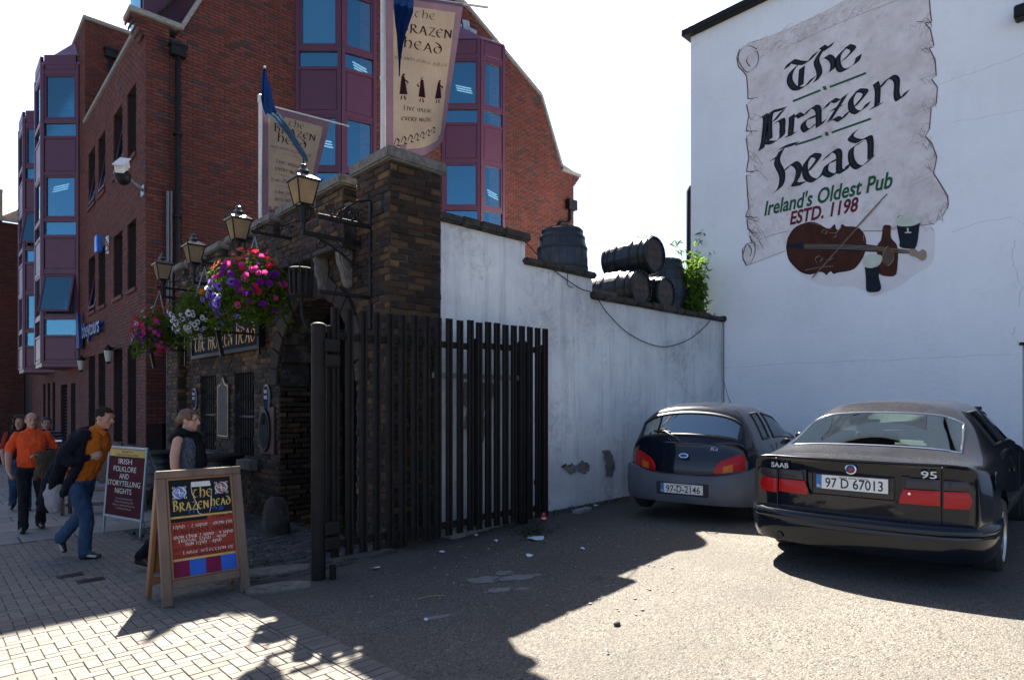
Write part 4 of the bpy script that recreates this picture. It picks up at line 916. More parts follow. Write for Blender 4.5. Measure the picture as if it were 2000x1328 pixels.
mpoly(z4, [(1105, 985), (1235, 985), (1225, 1060), (1246, 1150), (1230, 1190), (1170, 1200), (1120, 1185), (1115, 1090)], M_ink, .0145, 'pint_glass'); mpoly(z4, [(1085, 920), (1110, 890), (1170, 870), (1240, 880), (1255, 910), (1235, 960), (1170, 990), (1105, 980)], M_foam, .016, 'pint_foam')
bw = MB(); mstroke(bw, z4, [(650, 1078), (900, 790), (1240, 415), (1300, 352)], (3, 2.5), .02); bw.build('violin_bow', M_brn, mural)
bw = MB(); mstroke(bw, z4, [(668, 1065), (905, 800), (1245, 425)], (1.6, 1.2), .024); bw.build('bow_hair', M_tan, mural)
hm = MB(); nib_stroke(hm, mpts(z4, [(1468, 655), (1484, 652)]), (.004, .012), lambda x, y, h: V((XM-.014-h, x, y))); nib_stroke(hm, mpts(z4, [(1476, 655), (1478, 680)]), (.012, .0), lambda x, y, h: V((XM-.014-h, x, y))); nib_stroke(hm, mpts(z4, [(1452, 686), (1506, 684)]), (.002, .01), lambda x, y, h: V((XM-.014-h, x, y))); hm.build('glass_emblem', M_foam, mural)
# ================================================================== steel gate
M_gate = mat('gate_brown', (.014, .011, .009), (.009, .007, .006), .7, 9, .2, 60, spec=.25)
M_rust = mat('rust', (.05, .018, .014), (.03, .012, .01), .8, 12, .3)
YG = 5.53
gate = thing('palisade_gate', 'tall dark brown steel palisade gate folded back against pub pier and yard wall', 'gate', (2.67, YG, gz(2.67, YG)))
sec = [(-.043, 0), (-.036, -.032), (-.016, -.032), (-.010, -.012), (.010, -.012), (.016, -.032), (.036, -.032), (.043, 0), (.040, 0), (.034, -.028), (.018, -.028), (.012, -.008), (-.012, -.008), (-.018, -.028), (-.034, -.028), (-.040, 0)]
pm = MB().prism(sec, 2.39, T(0, 0, 0)).mesh('paling', M_gate)
xs = list(np.linspace(2.83, 4.50, 12))+list(np.linspace(4.63, 5.73, 9))
for i, x in enumerate(xs):
    o = bpy.data.objects.new('paling', pm); COL.objects.link(o); o.parent = gate; dz = rng.uniform(-.006, .006)
    o.location = V((x, YG-.034, .185+.012*(x-2.8)+dz))-W[gate.name]; o.rotation_euler = (0, 0, rng.uniform(-.03, .03)); o.scale = (.98, 1, .995+rng.uniform(0, .008))
for a, b in ((2.76, 4.56), (4.585, 5.76)):
    for z in (.27, 2.27): MB().box((a, YG-.03, z+.012*(a-2.8)), (b, YG+.025, z+.07+.012*(a-2.8))).build('rail', M_gate, gate, bevel=.005)
    for x in (a, b-.05): MB().box((x, YG-.028, .24), (x+.05, YG+.027, 2.4)).build('stile', M_gate, gate, bevel=.005)
MB().box((4.1, YG+.10, 1.94), (5.5, YG+.14, 2.0)).build('brace_bar', M_steel, gate)
MB().box((5.42, YG+.06, .14), (5.53, YG+.17, 2.36)).lathe([(.10, 2.36), (.09, 2.4), (.02, 2.46)], 10, T(5.475, YG+.11, 0)).build('stop_post', M_gate, gate, bevel=.006)
MB().box((5.6, YG-.02, .62), (5.78, YG+.03, .68)).box((5.7, YG-.015, .8), (5.78, YG+.03, 1.3)).build('drop_bolt', M_black, gate)
MB().tube([(2.67, YG-.03, -.05), (2.67, YG-.03, 2.39)], .066, 18).build('gate_post', M_gate, gate, smooth=50)
MB().lathe([(.070, 2.385), (.066, 2.40), (.045, 2.412), (.010, 2.418)], 12, T(2.67, YG-.03, 0)).build('post_cap', M_gate, gate, smooth=50)
for z in (2.14, 2.0, .42, .28): MB().box((2.70, YG-.12, z), (2.85, YG-.01, z+.12)).build('hinge', M_gate, gate, bevel=.01)
MB().box((2.73, YG-.18, -.03), (2.78, YG-.12, .15)).build('gate_stop', M_gate, gate, bevel=.01)
# ================================================================== lamps on brackets
M_amb = clothmat('amber_glass', (.44, .34, .21), (.33, .25, .15), .55, 6)
def scroll(mb, c, r, turns, a0, sgn, rad=.008, ax='XZ', n=16):
    pts = []
    for k in range(n+1):
        t = k/n; rr = r*(1-.8*t); a = a0+sgn*turns*2*math.pi*t
        pts.append((c[0]+rr*math.cos(a), c[1], c[2]+rr*math.sin(a)))
    mb.tube(pts, rad, 6)
lamp = thing('bracket_lamp', 'square amber glass lantern nearest the gate on scrolled iron bracket', 'lamp', (0, 0, 0), 'lanterns along the pub front')
fr = MB(); g = .10, .165, .32
for sx in (-1, 1):
    for sy in (-1, 1): fr.beam((sx*g[0], sy*g[0], 0), (sx*g[1], sy*g[1], g[2]), .018, .018)
for s in (-1, 1):
    for z, r in ((0, g[0]), (g[2], g[1])):
        fr.beam((s*r, -r, z), (s*r, r, z), .02, .02); fr.beam((-r, s*r, z), (r, s*r, z), .02, .02)
fr.build('frame', M_black, lamp)
for k in range(4):
    M_ = Matrix.Rotation(k*math.pi/2, 4, 'Z')
    MB().add([(-g[0], -g[0], .01), (g[0], -g[0], .01), (g[1], -g[1], g[2]-.01), (-g[1], -g[1], g[2]-.01)], [(0, 1, 2, 3)], 0, M_).build('pane', M_amb, lamp)
rf = MB(); q = math.pi/4
rf.lathe([(.245*1.1, .315), (.255*1.1, .335), (.20, .375), (.13, .41), (.09, .45)], 4, None, 0, True, q).lathe([(.085, .44), (.095, .46), (.06, .49), (.045, .53), (.055, .545), (.02, .57), (.012, .60), (.02, .615), (.004, .66)], 10)
for sx in (-1, 1):
    for sy in (-1, 1): rf.tube([(sx*.17, sy*.17, .34), (sx*.205, sy*.205, .345), (sx*.215, sy*.215, .385)], [.012, .010, .003], 5)
rf.build('roof', mat('lamp_iron', (.03, .035, .036), (.02, .022, .022), .28, 20, metal=.3), lamp, smooth=35)
MB().lathe([(.03, .0), (.032, .12), (.018, .16)], 8).build('bulb', mat('bulb', (.6, .5, .4)), lamp, smooth=50)
st = MB(); st.lathe([(.09, -.02), (.10, 0)], 4, None, 0, True, q).lathe([(.022, -.32), (.03, -.3), (.022, -.2), (.035, -.1), (.06, -.02)], 8)
for s in (-1, 1): st.tube([(s*.02, 0, -.2), (s*.09, 0, -.12), (s*.11, 0, -.05), (s*.08, 0, -.01)], .009, 5); st.tube([(0, s*.02, -.2), (0, s*.09, -.12), (0, s*.11, -.05), (0, s*.08, -.01)], .009, 5)
st.build('stem', M_black, lamp, smooth=40)
ar = MB(); ar.beam((-.02, 0, -.3), (.71, 0, -.3), .03, .045).beam((.70, 0, -.75), (.70, 0, -.2), .06, .02)
ar.tube([(.15, 0, -.32), (.35, 0, -.40), (.55, 0, -.52), (.69, 0, -.72)], .012, 6)
for c, r, a0, s in (((.2, 0, -.39), .07, 1.6, 1), ((.38, 0, -.40), .06, 1.6, -1), ((.52, 0, -.42), .08, 1.6, 1), ((.62, 0, -.55), .07, 0, -1)): scroll(ar, c, r, 1.4, a0, s)
ar.build('bracket', M_black, lamp, smooth=40)
for o_ in kids(lamp):
    if o_.name.split('.')[0] != 'bracket': o_.scale = (.74, .74, 1. if o_.name.startswith('stem') else .80)
cm = child_map()
lamp.location = (3.0, 6.54, 3.83)
for y, lab in ((8.5, 'amber lantern above the sunlit flower basket, second lamp counted from the gate'), (10.4, 'dull amber lantern over the white petunia basket, third lamp counted from the gate'), (12.18, 'dull amber lantern against red brick, the lamp farthest from the gate')):
    copy_tree(lamp, cm, (3.0, y, 3.82), None, lab)
# sign hanger on the pier (empty)
hg = thing('sign_hanger', 'empty black iron sign hanger with scrolls on the street face of gate pier', 'sign bracket', (XP-.03, 6.29, 3.0))
x0, x1 = 3.06, XP-.035
hb = MB(); hb.beam((x1, 6.29, 2.55), (x1, 6.29, 3.98), .045, .035).beam((x0-.02, 6.29, 3.67), (x1, 6.29, 3.67), .04, .05).beam((x0, 6.29, 2.86), (x1, 6.29, 2.86), .03, .04).beam((x1, 6.29, 2.5), (x1, 6.29, 2.56), .08, .05); hb.build('frame', M_black, hg, bevel=.005)
s_ = MB()
for c, r, a0, s in (((3.18, 6.29, 3.77), .07, -1.57, 1), ((3.33, 6.29, 3.75), .045, -1.57, -1), ((3.44, 6.29, 3.75), .045, -1.57, 1), ((3.58, 6.29, 3.78), .08, -1.57, -1)): scroll(s_, c, r, 1.5, a0, s, .008)
s_.tube([(x1-.01, 6.29, 3.97), (x1-.15, 6.29, 3.93), (x1-.3, 6.29, 3.83), (x1-.42, 6.29, 3.71)], .01, 6); s_.tube([(x0+.15, 6.29, 3.64), (x0+.3, 6.29, 3.42), (x0+.5, 6.29, 3.42), (x1-.02, 6.29, 3.6)], .006, 5)
s_.build('scroll', M_black, hg, smooth=40)
# iron fire basket by the gate post
fbk = thing('fire_basket', 'black iron cresset basket with curled prongs beside the lantern bracket', 'cresset', (3.0, 6.6, 3.0))
m_ = MB(); c = V((3.0, 6.6, 2.82))
m_.lathe([(.06, -.02), (.15, 0), (.165, .02)], 12, T(*c)); m_.lathe([(.165, .30), (.18, .33), (.165, .34)], 12, T(*c))
for k in range(12):
    a = k*math.pi/6; m_.beam(c+V((.155*math.cos(a), .155*math.sin(a), 0)), c+V((.17*math.cos(a), .17*math.sin(a), .32)), .035, .012, (math.cos(a), math.sin(a), 0))
for k in range(6):
    a = k*math.pi/3; m_.tube([c+V((r*math.cos(a), r*math.sin(a), z)) for r, z in ((.17, .3), (.19, .42), (.15, .5), (.16, .56))], [.012, .01, .008, .003], 5)
m_.tube([c+V((0, 0, 0)), c+V((.02, 0, -.25)), c+V((.1, 0, -.4))], .025, 8); m_.beam(c+V((.1, 0, -.38)), c+V((.70, 0, -.38)), .03, .04)
fo_ = m_.build('basket', M_dark, fbk, smooth=40); fo_.scale = (.78, .78, .9)
# ================================================================== hanging flower baskets
M_leaf = clothmat('leaf', (.12, .17, .02), (.035, .07, .015), .5, 9)
M_leafd = clothmat('leaf_dark', (.03, .055, .02), (.02, .04, .015), .3, 30)
FL = {k: clothmat('petal_'+k, c, tuple(x*.8 for x in c), .5, 40) for k, c in dict(violet=(.22, .13, .58), purple=(.18, .02, .28), pink=(.62, .06, .26), red=(.58, .03, .05), coral=(.75, .16, .10), white=(.72, .72, .74), orange=(.75, .22, .03), lilac=(.40, .33, .72)).items()}
M_eye = clothmat('petal_eye', (.05, .02, .08))
def flower_mesh(k):
    vs = [(0, 0, -.25)]; n = 10
    for j in range(n): a = 2*math.pi*j/n; r = .35; vs.append((r*math.cos(a), r*math.sin(a), 0))
    for j in range(n): a = 2*math.pi*j/n; r = 1.0 if j % 2 == 0 else .86; vs.append((r*math.cos(a), r*math.sin(a), .18+.08*(j % 2)))
    fs = [(0, 1+j, 1+(j+1) % n) for j in range(n)]+[(1+j, 11+j, 11+(j+1) % n, 1+(j+1) % n) for j in range(n)]
    me = bpy.data.meshes.new('flower'); me.from_pydata(vs, [], fs); me.materials.append(FL[k]); me.materials.append(M_eye if k in ('white', 'violet', 'lilac') else FL[k])
    me.polygons.foreach_set('material_index', [1]*10+[0]*10); me.update(); return me
FM = {k: flower_mesh(k) for k in FL}
def orient(n, roll=0.):
    q = V(n).to_track_quat('Z', 'Y').to_matrix().to_4x4(); return q @ Matrix.Rotation(roll, 4, 'Z')
def leaf_cloud(mb, pts, size, up=.4):
    for p, n in pts:
        s = size*rng.uniform(.6, 1.3); M_ = T(*p) @ orient(V(n)+V((rng.uniform(-.8, .8), rng.uniform(-.8, .8), rng.uniform(-.3, .9))), rng.uniform(0, 6.28))
        mb.add([(0, -s*.9, 0), (s*.45, -s*.1, s*.12), (0, s, 0), (-s*.45, -s*.1, s*.12)], [(0, 1, 2, 3)], 0, M_)
def basket(c, top, rad, rz, lab, nl, fl, arm_y, skirts):
    t = thing('flower_basket', lab, 'hanging basket', c, 'hanging flower baskets'); c = V(c)
    b = MB(); b.lathe([(.03, -.20), (.14, -.16), (.21, -.05), (.23, .06), (.22, .07)], 14, T(*c)); b.build('pot', mat('coir', (.05, .035, .02)), t)
    for k in range(4):
        a = k*math.pi/2+.6; p0 = V(top)-V((0, 0, .03)); p1 = c+V((.22*math.cos(a), .22*math.sin(a), .06)); ch = MB(); n = int((p1-p0).length/.022)
        for i in range(n):
            q = p0.lerp(p1, i/n); d = (p1-p0).normalized(); ch.beam(q, q+d*.017, .011 if i % 2 else .004, .004 if i % 2 else .011)
        ch.build('chain', M_steel, t)
    pts = []
    for i in range(nl):
        while True:
            d = V((rng.gauss(0, 1), rng.gauss(0, 1), rng.gauss(0, 1))).normalized()
            if d.z > -.95: break
        r = rng.uniform(.55, 1.0)*(1+.22*noise.noise(d*2.3+c)); p = c+V((d.x*rad*r, d.y*rad*r, d.z*rz*r)); pts.append((p, d))
    for (ox, oy, l, n) in skirts:
        for i in range(n): f = rng.random(); pts.append((c+V((ox+rng.gauss(0, .07), oy+rng.gauss(0, .07), -l*f)), V((ox, oy, -.2))))
    for i in range(15):
        a = rng.uniform(0, 6.28); l = rng.uniform(.12, .42); x0_, y0_ = math.cos(a)*rad*.85, math.sin(a)*rad*.85
        for q in range(int(l/.018)): f = q*.018; pts.append((c+V((x0_*(1+.25*f)+rng.gauss(0, .018), y0_*(1+.25*f)+rng.gauss(0, .018), -rz*.35-f+(.0 if i % 4 else 2.2*f*(1-f)))), V((x0_, y0_, -.1))))
    lm = MB(); leaf_cloud(lm, pts, .032); tag(lm.build('foliage', M_leaf, t), kind='stuff')
    for k, cnt, (dirx, dirz, spread), s in fl:
        for i in range(cnt):
            d = V((dirx[0]+rng.gauss(0, spread), dirx[1]+rng.gauss(0, spread), dirz+rng.gauss(0, spread*.8))).normalized()
            r = rng.uniform(.9, 1.08)*(1+.2*noise.noise(d*2.3+c)); p = c+V((d.x*rad*r, d.y*rad*r, d.z*rz*r))
            o = bpy.data.objects.new('flower', FM[k]); COL.objects.link(o); o.parent = t
            ss = s*rng.uniform(.7, 1.4); o.matrix_local = T(*(p-c)) @ orient(d+V((-.35+rng.uniform(-.4, .4), -.35+rng.uniform(-.4, .4), rng.uniform(-.3, .4))), rng.uniform(0, 6)) @ Matrix.Diagonal((ss, ss, ss, 1))
    return t
basket((3.02, 8.05, 3.08), (3.05, 8.07, 3.82), .52, .47, 'large sunlit hanging basket of violet, pink and red flowers nearest the gate', 3600,
       [('violet', 34, ((-.9, .1), -.35, .35), .042), ('lilac', 16, ((-.9, -.1), -.5, .3), .038), ('purple', 30, ((-.3, -.9), -.1, .5), .036), ('pink', 26, ((-.4, -.8), .25, .55), .036), ('coral', 30, ((-.4, .2), .9, .4), .034), ('red', 16, ((-.2, -.6), .7, .5), .036), ('white', 6, ((-.9, 0), .1, .4), .03)], 8.07, [(-.40, .15, .5, 160), (-.2, -.4, .45, 140)])
basket((3.02, 10.05, 2.98), (3.05, 10.05, 3.75), .44, .42, 'shaded hanging basket with trailing white flowers, the middle basket', 2300,
       [('white', 44, ((-.7, -.55), -.45, .38), .036), ('red', 9, ((-.5, .4), .4, .5), .032), ('orange', 2, ((-.3, -.7), .6, .3), .045), ('lilac', 9, ((-.8, -.2), -.5, .3), .036)], 10, [(-.3, -.25, .55, 130), (-.1, .2, -.5, 60)])
basket((3.02, 12.6, 2.95), (3.05, 12.6, 3.72), .42, .42, 'dark hanging basket with crimson and mauve flowers farthest from the gate', 2000,
       [('pink', 20, ((-.6, -.6), -.1, .55), .04), ('red', 12, ((-.6, -.6), .1, .6), .036), ('purple', 12, ((-.7, -.2), -.3, .5), .038), ('lilac', 8, ((-.8, .3), -.2, .4), .04), ('white', 4, ((-.6, -.2), .6, .3), .03)], 12, [(-.3, -.1, .5, 110)])
# arms the baskets hang from
for i, (y, z) in enumerate(((8.07, 3.85), (10.05, 3.78), (12.6, 3.75))):
    h = thing('basket_bracket', ['iron scroll arm holding the sunlit flower basket', 'iron scroll arm holding the white flower basket', 'iron scroll arm holding the farthest flower basket'][i], 'bracket', (XP, y, z), 'iron arms for the flower baskets')
    m_ = MB().beam((3.0, y, z), (XP-.002, y, z), .03, .035).beam((XP-.02, y, z-.12), (XP-.02, y, z+.32), .05, .02); m_.build('arm', M_black, h)
    m_ = MB(); m_.tube([(3.05, y, z+.03), (3.2, y, z+.12), (3.45, y, z+.16), (3.6, y, z+.25), (XP-.02, y, z+.28)], .009, 6); scroll(m_, (3.55, y, z+.11), .08, 1.5, -1.57, 1); scroll(m_, (3.12, y, z+.08), .05, 1.4, -1.57, -1); m_.build('scroll', M_black, h, smooth=40)
# low rails with props under the baskets
for i, (y, z) in enumerate(((9.3, 2.42), (12.95, 2.4))):
    h = thing('stay_bar', ['black iron stay bar crossing in front of the gold pub name', 'black iron stay bar under the farthest flower basket'][i], 'bracket', (XP, y, z), 'iron stay bars')
    MB().beam((2.95, y, z+.25), (XP-.12, y, z+.25), .03, .03).beam((XP-.14, y, z-.05), (XP-.14, y, z+.5), .035, .03).beam((3.05, y-.02, z-.1), (2.98, y-.02, z+.27), .05, .05).build('bar', M_black, h)
# ================================================================== flags
def banner(name, label, P0, bar, H, wid, wave, lean, lines, art, mats_, par_loc):
    t = thing(name, label, 'banner', par_loc); bd = V(bar)
    nrm = V((bd.y, -bd.x, 0)).normalized()
    if nrm.dot(-V(P0)) < 0: nrm = -nrm
    def S(a, b, h=0.):
        # a across 0..1, b down 0..1
        p = V(P0)+bd*(a*wid*(1-lean*b*a*.55))+V((0, 0, -H*b*(1-.12*a*b)))
        return p+nrm*(wave*math.sin(a*5.2+b*2.1)*(.2+b)*(.3+a)+wave*.6*math.sin(a*2-b*6)*a+h)
    mb = MB(); nx, nz = 22, 34; vs = [S(i/nx, j/nz) for j in range(nz+1) for i in range(nx+1)]
    fs = []; ms = []
    for j in range(nz):
        for i in range(nx):
            fs.append((j*(nx+1)+i, j*(nx+1)+i+1, (j+1)*(nx+1)+i+1, (j+1)*(nx+1)+i)); e = 1.6+.7*noise.noise(V((i*.6, j*.6, 1)))
            ms.append(1 if i < e or i > nx-1-e or j < e*1.1 or j > nz-1-e*1.2 else 0)
    for f, m in zip(fs, ms): mb.f.append(f); mb.m.append(m)
    mb.v = [tuple(v) for v in vs]; c = mb.build('cloth', mats_[:2], t, smooth=80)
    lt = MB(); ff = lambda x, y, h: S(x/wid, -y/H, .004+h)
    for s, x, y, size, fit, nw in lines: nib_text(lt, s, ff, x*wid-fit*wid/2, -y*H, size, nw, 20, fit=fit*wid, h=.0004)
    for st in art: nib_stroke(lt, spl([(x*wid, -y*H) for x, y in st[0]], 4), (st[1], st[2]), ff)
    lt.build('lettering', mats_[2], t)
    return t
M_fl1 = clothmat('banner_parchment', (.33, .26, .19), (.24, .185, .135), .07, 2.2); M_fl2 = clothmat('banner_border', (.19, .115, .14), (.13, .085, .105), .08, 3); M_fli = clothmat('banner_ink', (.045, .016, .024), None, .15)
M_pole = mat('white_pole', (.62, .60, .55), (.5, .48, .44), .5, 12, .1)
fig = []
for fx, sw in ((.22, 1), (.5, -1), (.78, 1)):
    for k in range(9): fig.append(([(fx-.022-.003*k, .495+.0125*k), (fx+.022+.005*k, .495+.0125*k)], .005, .013))
    fig += [([(fx, .475), (fx+.01*sw, .485)], .016, .012), ([(fx+.02*sw, .51), (fx+.07*sw, .525), (fx+.05*sw, .54)], .008, .006), ([(fx-.015, .61), (fx-.025, .635)], .008, .004), ([(fx+.02, .61), (fx+.035, .635)], .008, .004)]
curl = [([(.1+.1*k, .91-.010*k), (.13+.1*k, .875-.010*k), (.17+.1*k, .89-.010*k), (.15+.1*k, .915-.010*k), (.19+.1*k, .92-.010*k)], .007, .006) for k in range(7)]
pole_p = V((3.95, 6.45, 4.46)); bd = (.861, -.509, 0)
banner('pub_banner', 'larger parchment style pub banner flying above the gate pier', (3.98, 6.43, 6.53), bd, 2.0, .92, .085, .52,
       [('THE', .5, .12, .07, .28, .08), ('BRAZEN', .54, .215, .10, .72, .1), ('HEAD', .5, .31, .10, .56, .1), ('IRELANDS OLDEST PUB EST', .5, .385, .035, .80, .07), ('LIVE MUSIC', .46, .70, .05, .46, .1), ('EVERY NIGHT', .45, .765, .05, .50, .1)], fig+curl, (M_fl1, M_fl2, M_fli), pole_p)
def flagpole(label, base, top, barp, bard, barl):
    t = thing('flagpole', label, 'flagpole', base, 'white flagpoles on the pub battlements'); base = V(base); 
    MB().tube([base, V((base.x, base.y, top))], .032, 12).lathe([(.045, top-.12), (.045, top), (.02, top+.02)], 12, T(base.x, base.y, 0)).lathe([(.04, base.z+1.05), (.04, base.z+1.08)], 12, T(base.x, base.y, 0)).build('pole', M_pole, t, smooth=50)
    MB().tube([V(barp), V(barp)+V(bard)*barl], .014, 8).build('cross_bar', M_pole, t, smooth=50)
flagpole('white pole of the larger banner standing on the gate pier cap', pole_p, 6.9, (3.97, 6.44, 6.545), bd, 1.25)
bd1 = V((.977, -.21, -.03)); p1 = V((4.1, 10.6, 4.0))
flagpole('white pole of the smaller banner standing behind the pub battlements', p1, 6.86, (4.11, 10.59, 6.73), bd1, 1.5)
leaf = [([(.12+.05*k, .955), (.15+.05*k, .935)], .010, .004) for k in range(6)]+[([(.12+.05*k, .955), (.15+.05*k, .972)], .010, .004) for k in range(6)]+[([(.08, .955), (.6, .95)], .006, .003), ([(.55, .955), (.6, .925), (.65, .955), (.6, .985), (.55, .955)], .008, .004)]
banner('pub_banner', 'smaller parchment style pub banner hanging left behind the nearest lantern', (4.12, 10.59, 6.70), tuple(bd1), 1.88, 1.14, .095, .62,
       [('THE', .5, .13, .085, .24, .08), ('BRAZEN', .5, .21, .11, .66, .1), ('HEAD', .46, .30, .12, .48, .1), ('IRELANDS OLDEST PUB', .47, .365, .04, .70, .07), ('EST 1198', .46, .405, .035, .28, .07), ('LIVE MUSIC', .42, .50, .055, .42, .08), ('EVERY NIGHT', .42, .57, .055, .46, .08), ('BAR FOOD ALL DAY', .46, .68, .05, .66, .08), ('FINE DINING', .42, .79, .05, .46, .08), ('RESTAURANT', .42, .86, .05, .46, .08)], leaf+[([(.25, .60), (.4, .61), (.55, .60)], .005, .002), ([(.2, .725), (.35, .715), (.5, .725)], .005, .002)], (M_fl1, M_fl2, M_fli), p1)
M_bf = clothmat('flag_blue', (.008, .026, .10), (.005, .016, .06), .15, 5); M_bf2 = clothmat('flag_grey_blue', (.07, .12, .18), None, .15, 5)
def drape(label, rows, loc, split, pole=None):
    t = thing('blue_flag', label, 'flag', loc, 'blue flags wound round the banner poles'); mb = MB(); n = 8
    for k, (a, b) in enumerate(rows):
        a, b = V(a), V(b); d = (b-a); nr = V((-.69, -.72, 0))
        for i in range(n+1): mb.v.append(tuple(a+d*(i/n)+nr*(.035*math.sin(i*1.9+k*.8)*min(1, d.length*6))))
    for k in range(len(rows)-1):
        for i in range(n): mb.f.append((k*(n+1)+i, k*(n+1)+i+1, (k+1)*(n+1)+i+1, (k+1)*(n+1)+i)); mb.m.append(1 if k >= split else 0)
    mb.build('cloth', [M_bf, M_bf2], t, smooth=80)
    if pole: MB().tube(pole, .012, 8).blob(pole[-1], .022, 8, 6).build('staff', M_pole, t)
def dp(u, v, f): d = ray(u, v); return V((0, 0, CAMZ))+d*f
def dr(l, f): return [(dp(a, v, f), dp(b, v2, f)) for (a, v, b, v2) in l]
drape('blue flag with its grey tail drawn across the smaller banner', dr([(514, 135, 519, 133), (512, 150, 522, 150), (511, 175, 529, 172), (511, 195, 531, 190), (513, 212, 536, 206), (518, 224, 541, 220), (531, 228, 548, 224), (545, 246, 560, 242), (560, 262, 571, 258), (576, 288, 585, 280), (590, 308, 597, 300), (600, 318, 602, 314)], 10.05), dp(516, 190, 10.05), 5, [dp(513, 215, 10.1), dp(517, 132, 10.1)])
drape('blue flag bunched over the corner of the larger banner', dr([(766, -60, 812, -60), (768, -20, 809, -20), (770, 15, 806, 22), (772, 45, 798, 45), (775, 70, 792, 66), (776, 95, 787, 92), (778, 120, 783, 118), (779, 150, 781, 150)], 7.2), dp(780, 40, 7.2), 20)
# ================================================================== casks, plant, cable on the yard wall
M_cask = mat('cask_black', (.020, .027, .034), (.010, .013, .016), .34, 7, .5, 30, dirt=(.045, .045, .045)); M_hoop = mat('cask_hoop', (.018, .018, .019), None, .4, 20, metal=.3)
M_fade = mat('faded_orange', (.26, .13, .06), (.12, .065, .035), .8, 30); M_fadeb = mat('faded_blue', (.05, .11, .26), (.03, .06, .13), .7, 30)
def cask(label, loc, h, r0, rm, r1, axis, lines, m_l, side=None, name='cask', group='casks on the yard wall roof', roll=0.):
    t = thing(name, label, 'barrel', loc, group)
    Mx = T(*loc) @ (Matrix.Identity(4) if axis == 'Z' else Matrix.Rotation(R(90), 4, 'X') @ T(0, 0, 0)) @ Matrix.Rotation(roll, 4, 'Z')
    prof = lambda z: (r0+(rm-r0)*math.sin(math.pi/2*min(1, z/h*2)) if z < h/2 else r1+(rm-r1)*math.sin(math.pi/2*min(1, (h-z)/h*2)))
    n = 20
    for k in range(n):                                    # staves
        a0, a1 = 2*math.pi*(k+.012)/n, 2*math.pi*(k+.988)/n; mb = MB(); vs = []; fs = []; zs_ = np.linspace(0, h, 7)
        for z in zs_:
            r = prof(z); vs += [(r*math.cos(a0), r*math.sin(a0), z), (r*1.004*math.cos((a0+a1)/2), r*1.004*math.sin((a0+a1)/2), z), (r*math.cos(a1), r*math.sin(a1), z), ((r-.03)*math.cos((a0+a1)/2), (r-.03)*math.sin((a0+a1)/2), z)]
        for i in range(6):
            for j in range(4): fs.append((i*4+j, i*4+(j+1) % 4, i*4+4+(j+1) % 4, i*4+4+j))
        fs += [(3, 2, 1, 0), (24, 25, 26, 27)]
        mb.add(vs, fs, 0, Mx); mb.build('stave', M_cask, t)
    for z in (.04*h, .16*h, .34*h, .66*h, .84*h, .95*h):
        r = prof(z)+.003; MB().lathe([(r, z-.022), (r+.009, z-.019), (r+.009, z+.019), (r, z+.022)], 24, Mx).build('hoop', M_hoop, t, smooth=40)
    for z in (.035, h-.035):
        MB().lathe([(prof(z)-.02, z-.01), (prof(z)-.02, z+.01)], 20, Mx).build('head', M_cask, t)
    if lines:
        lt = MB(); Mf = Mx @ T(0, 0, h-.023) @ Matrix.Rotation(-roll, 4, 'Z')
        for i, s in enumerate(lines): nib_text(lt, s, pmap(Mf), -r1*.62, r1*(.38-.46*i), r1*.28, .1, 20, fit=r1*1.25)
        if not(axis == 'Z'): lt.build('lettering', m_l, t)
    if side:
        lt = MB(); s, za, dz, aw, a0 = side
        def f(x, y, hh): a = a0+x; r = prof(za+y)+.008+hh; return Mx @ V((r*math.cos(a), r*math.sin(a), za+y))
        nib_text(lt, s, f, 0, 0, dz, .09, 15, fit=aw); lt.build('lettering', M_fadeb, t)
    return t
MB().box((5.9, 6.23, 3.23), (8.2, 7.6, 3.45)).build('roof_step', M_base, pub)
ca = math.atan2(-6.5, -7.4)
cask('upright black cask with blue letters at the upper step of yard wall', (7.3, 6.62, 3.451), .93, .40, .405, .31, 'Z', None, None, ('GUINNESS', .12, .15, 1.5, ca-.15))
cask('black cask lying end-on across the two lower casks', (9.05, 7.0, 4.19), .95, .30, .35, .30, 'Y', ['THE', 'BRAZEN', 'HEAD'], M_fade, roll=.3)
cask('black cask lying end-on at bottom left of the stack', (8.72, 7.05, 3.585), .95, .29, .345, .29, 'Y', ['THE', 'BRAZEN', 'HEAD'], M_fade, roll=.1)
cask('black cask lying end-on at bottom right of the stack', (9.47, 7.05, 3.58), .95, .28, .335, .28, 'Y', ['THE', 'BRAZEN', 'HEAD'], M_fade, roll=.7)
cask('upright black cask with faded blue letters beside the green bush', (10.25, 6.66, 3.23), 1.13, .33, .40, .31, 'Z', None, None, ('GUINNESS', .42, .12, 1.3, ca-.3))
pl = thing('wall_shrub', 'sunlit green buddleia like shrub growing from the corner of yard wall', 'shrub', (10.62, 6.3, 3.28))
stm = MB(); pts = []
for k in range(34):
    a = rng.uniform(-math.pi, math.pi); lean = rng.uniform(.03, .42); hh = rng.choice((.5, .7, .9, 1.1, 1.3))*rng.uniform(.8, 1.15); b0 = V((10.6+rng.uniform(-.2, .22), 6.22+rng.uniform(-.08, .25), 3.25)); P = []
    if k == 0: hh, lean, a = 1.72, .16, -.2
    if k == 1: hh, lean, a = 1.45, .22, 2.4
    for i in range(9):
        t = i/8; q = b0+V((math.cos(a)*lean*hh*t*t, math.sin(a)*lean*hh*t*t*.6, hh*t)); q.x = min(q.x, 11.02); P.append(q)
    stm.tube(P, [.010*(1-.8*i/8) for i in range(9)], 5)
    for i in range(1, 9):
        for j in range(rng.randint(3, 7)): d = V((rng.uniform(-1, 1), rng.uniform(-1, 1), rng.uniform(-.5, .7))).normalized(); q = P[i]+d*rng.uniform(.03, .11); q.x = min(q.x, 11.06); pts.append((q, d))
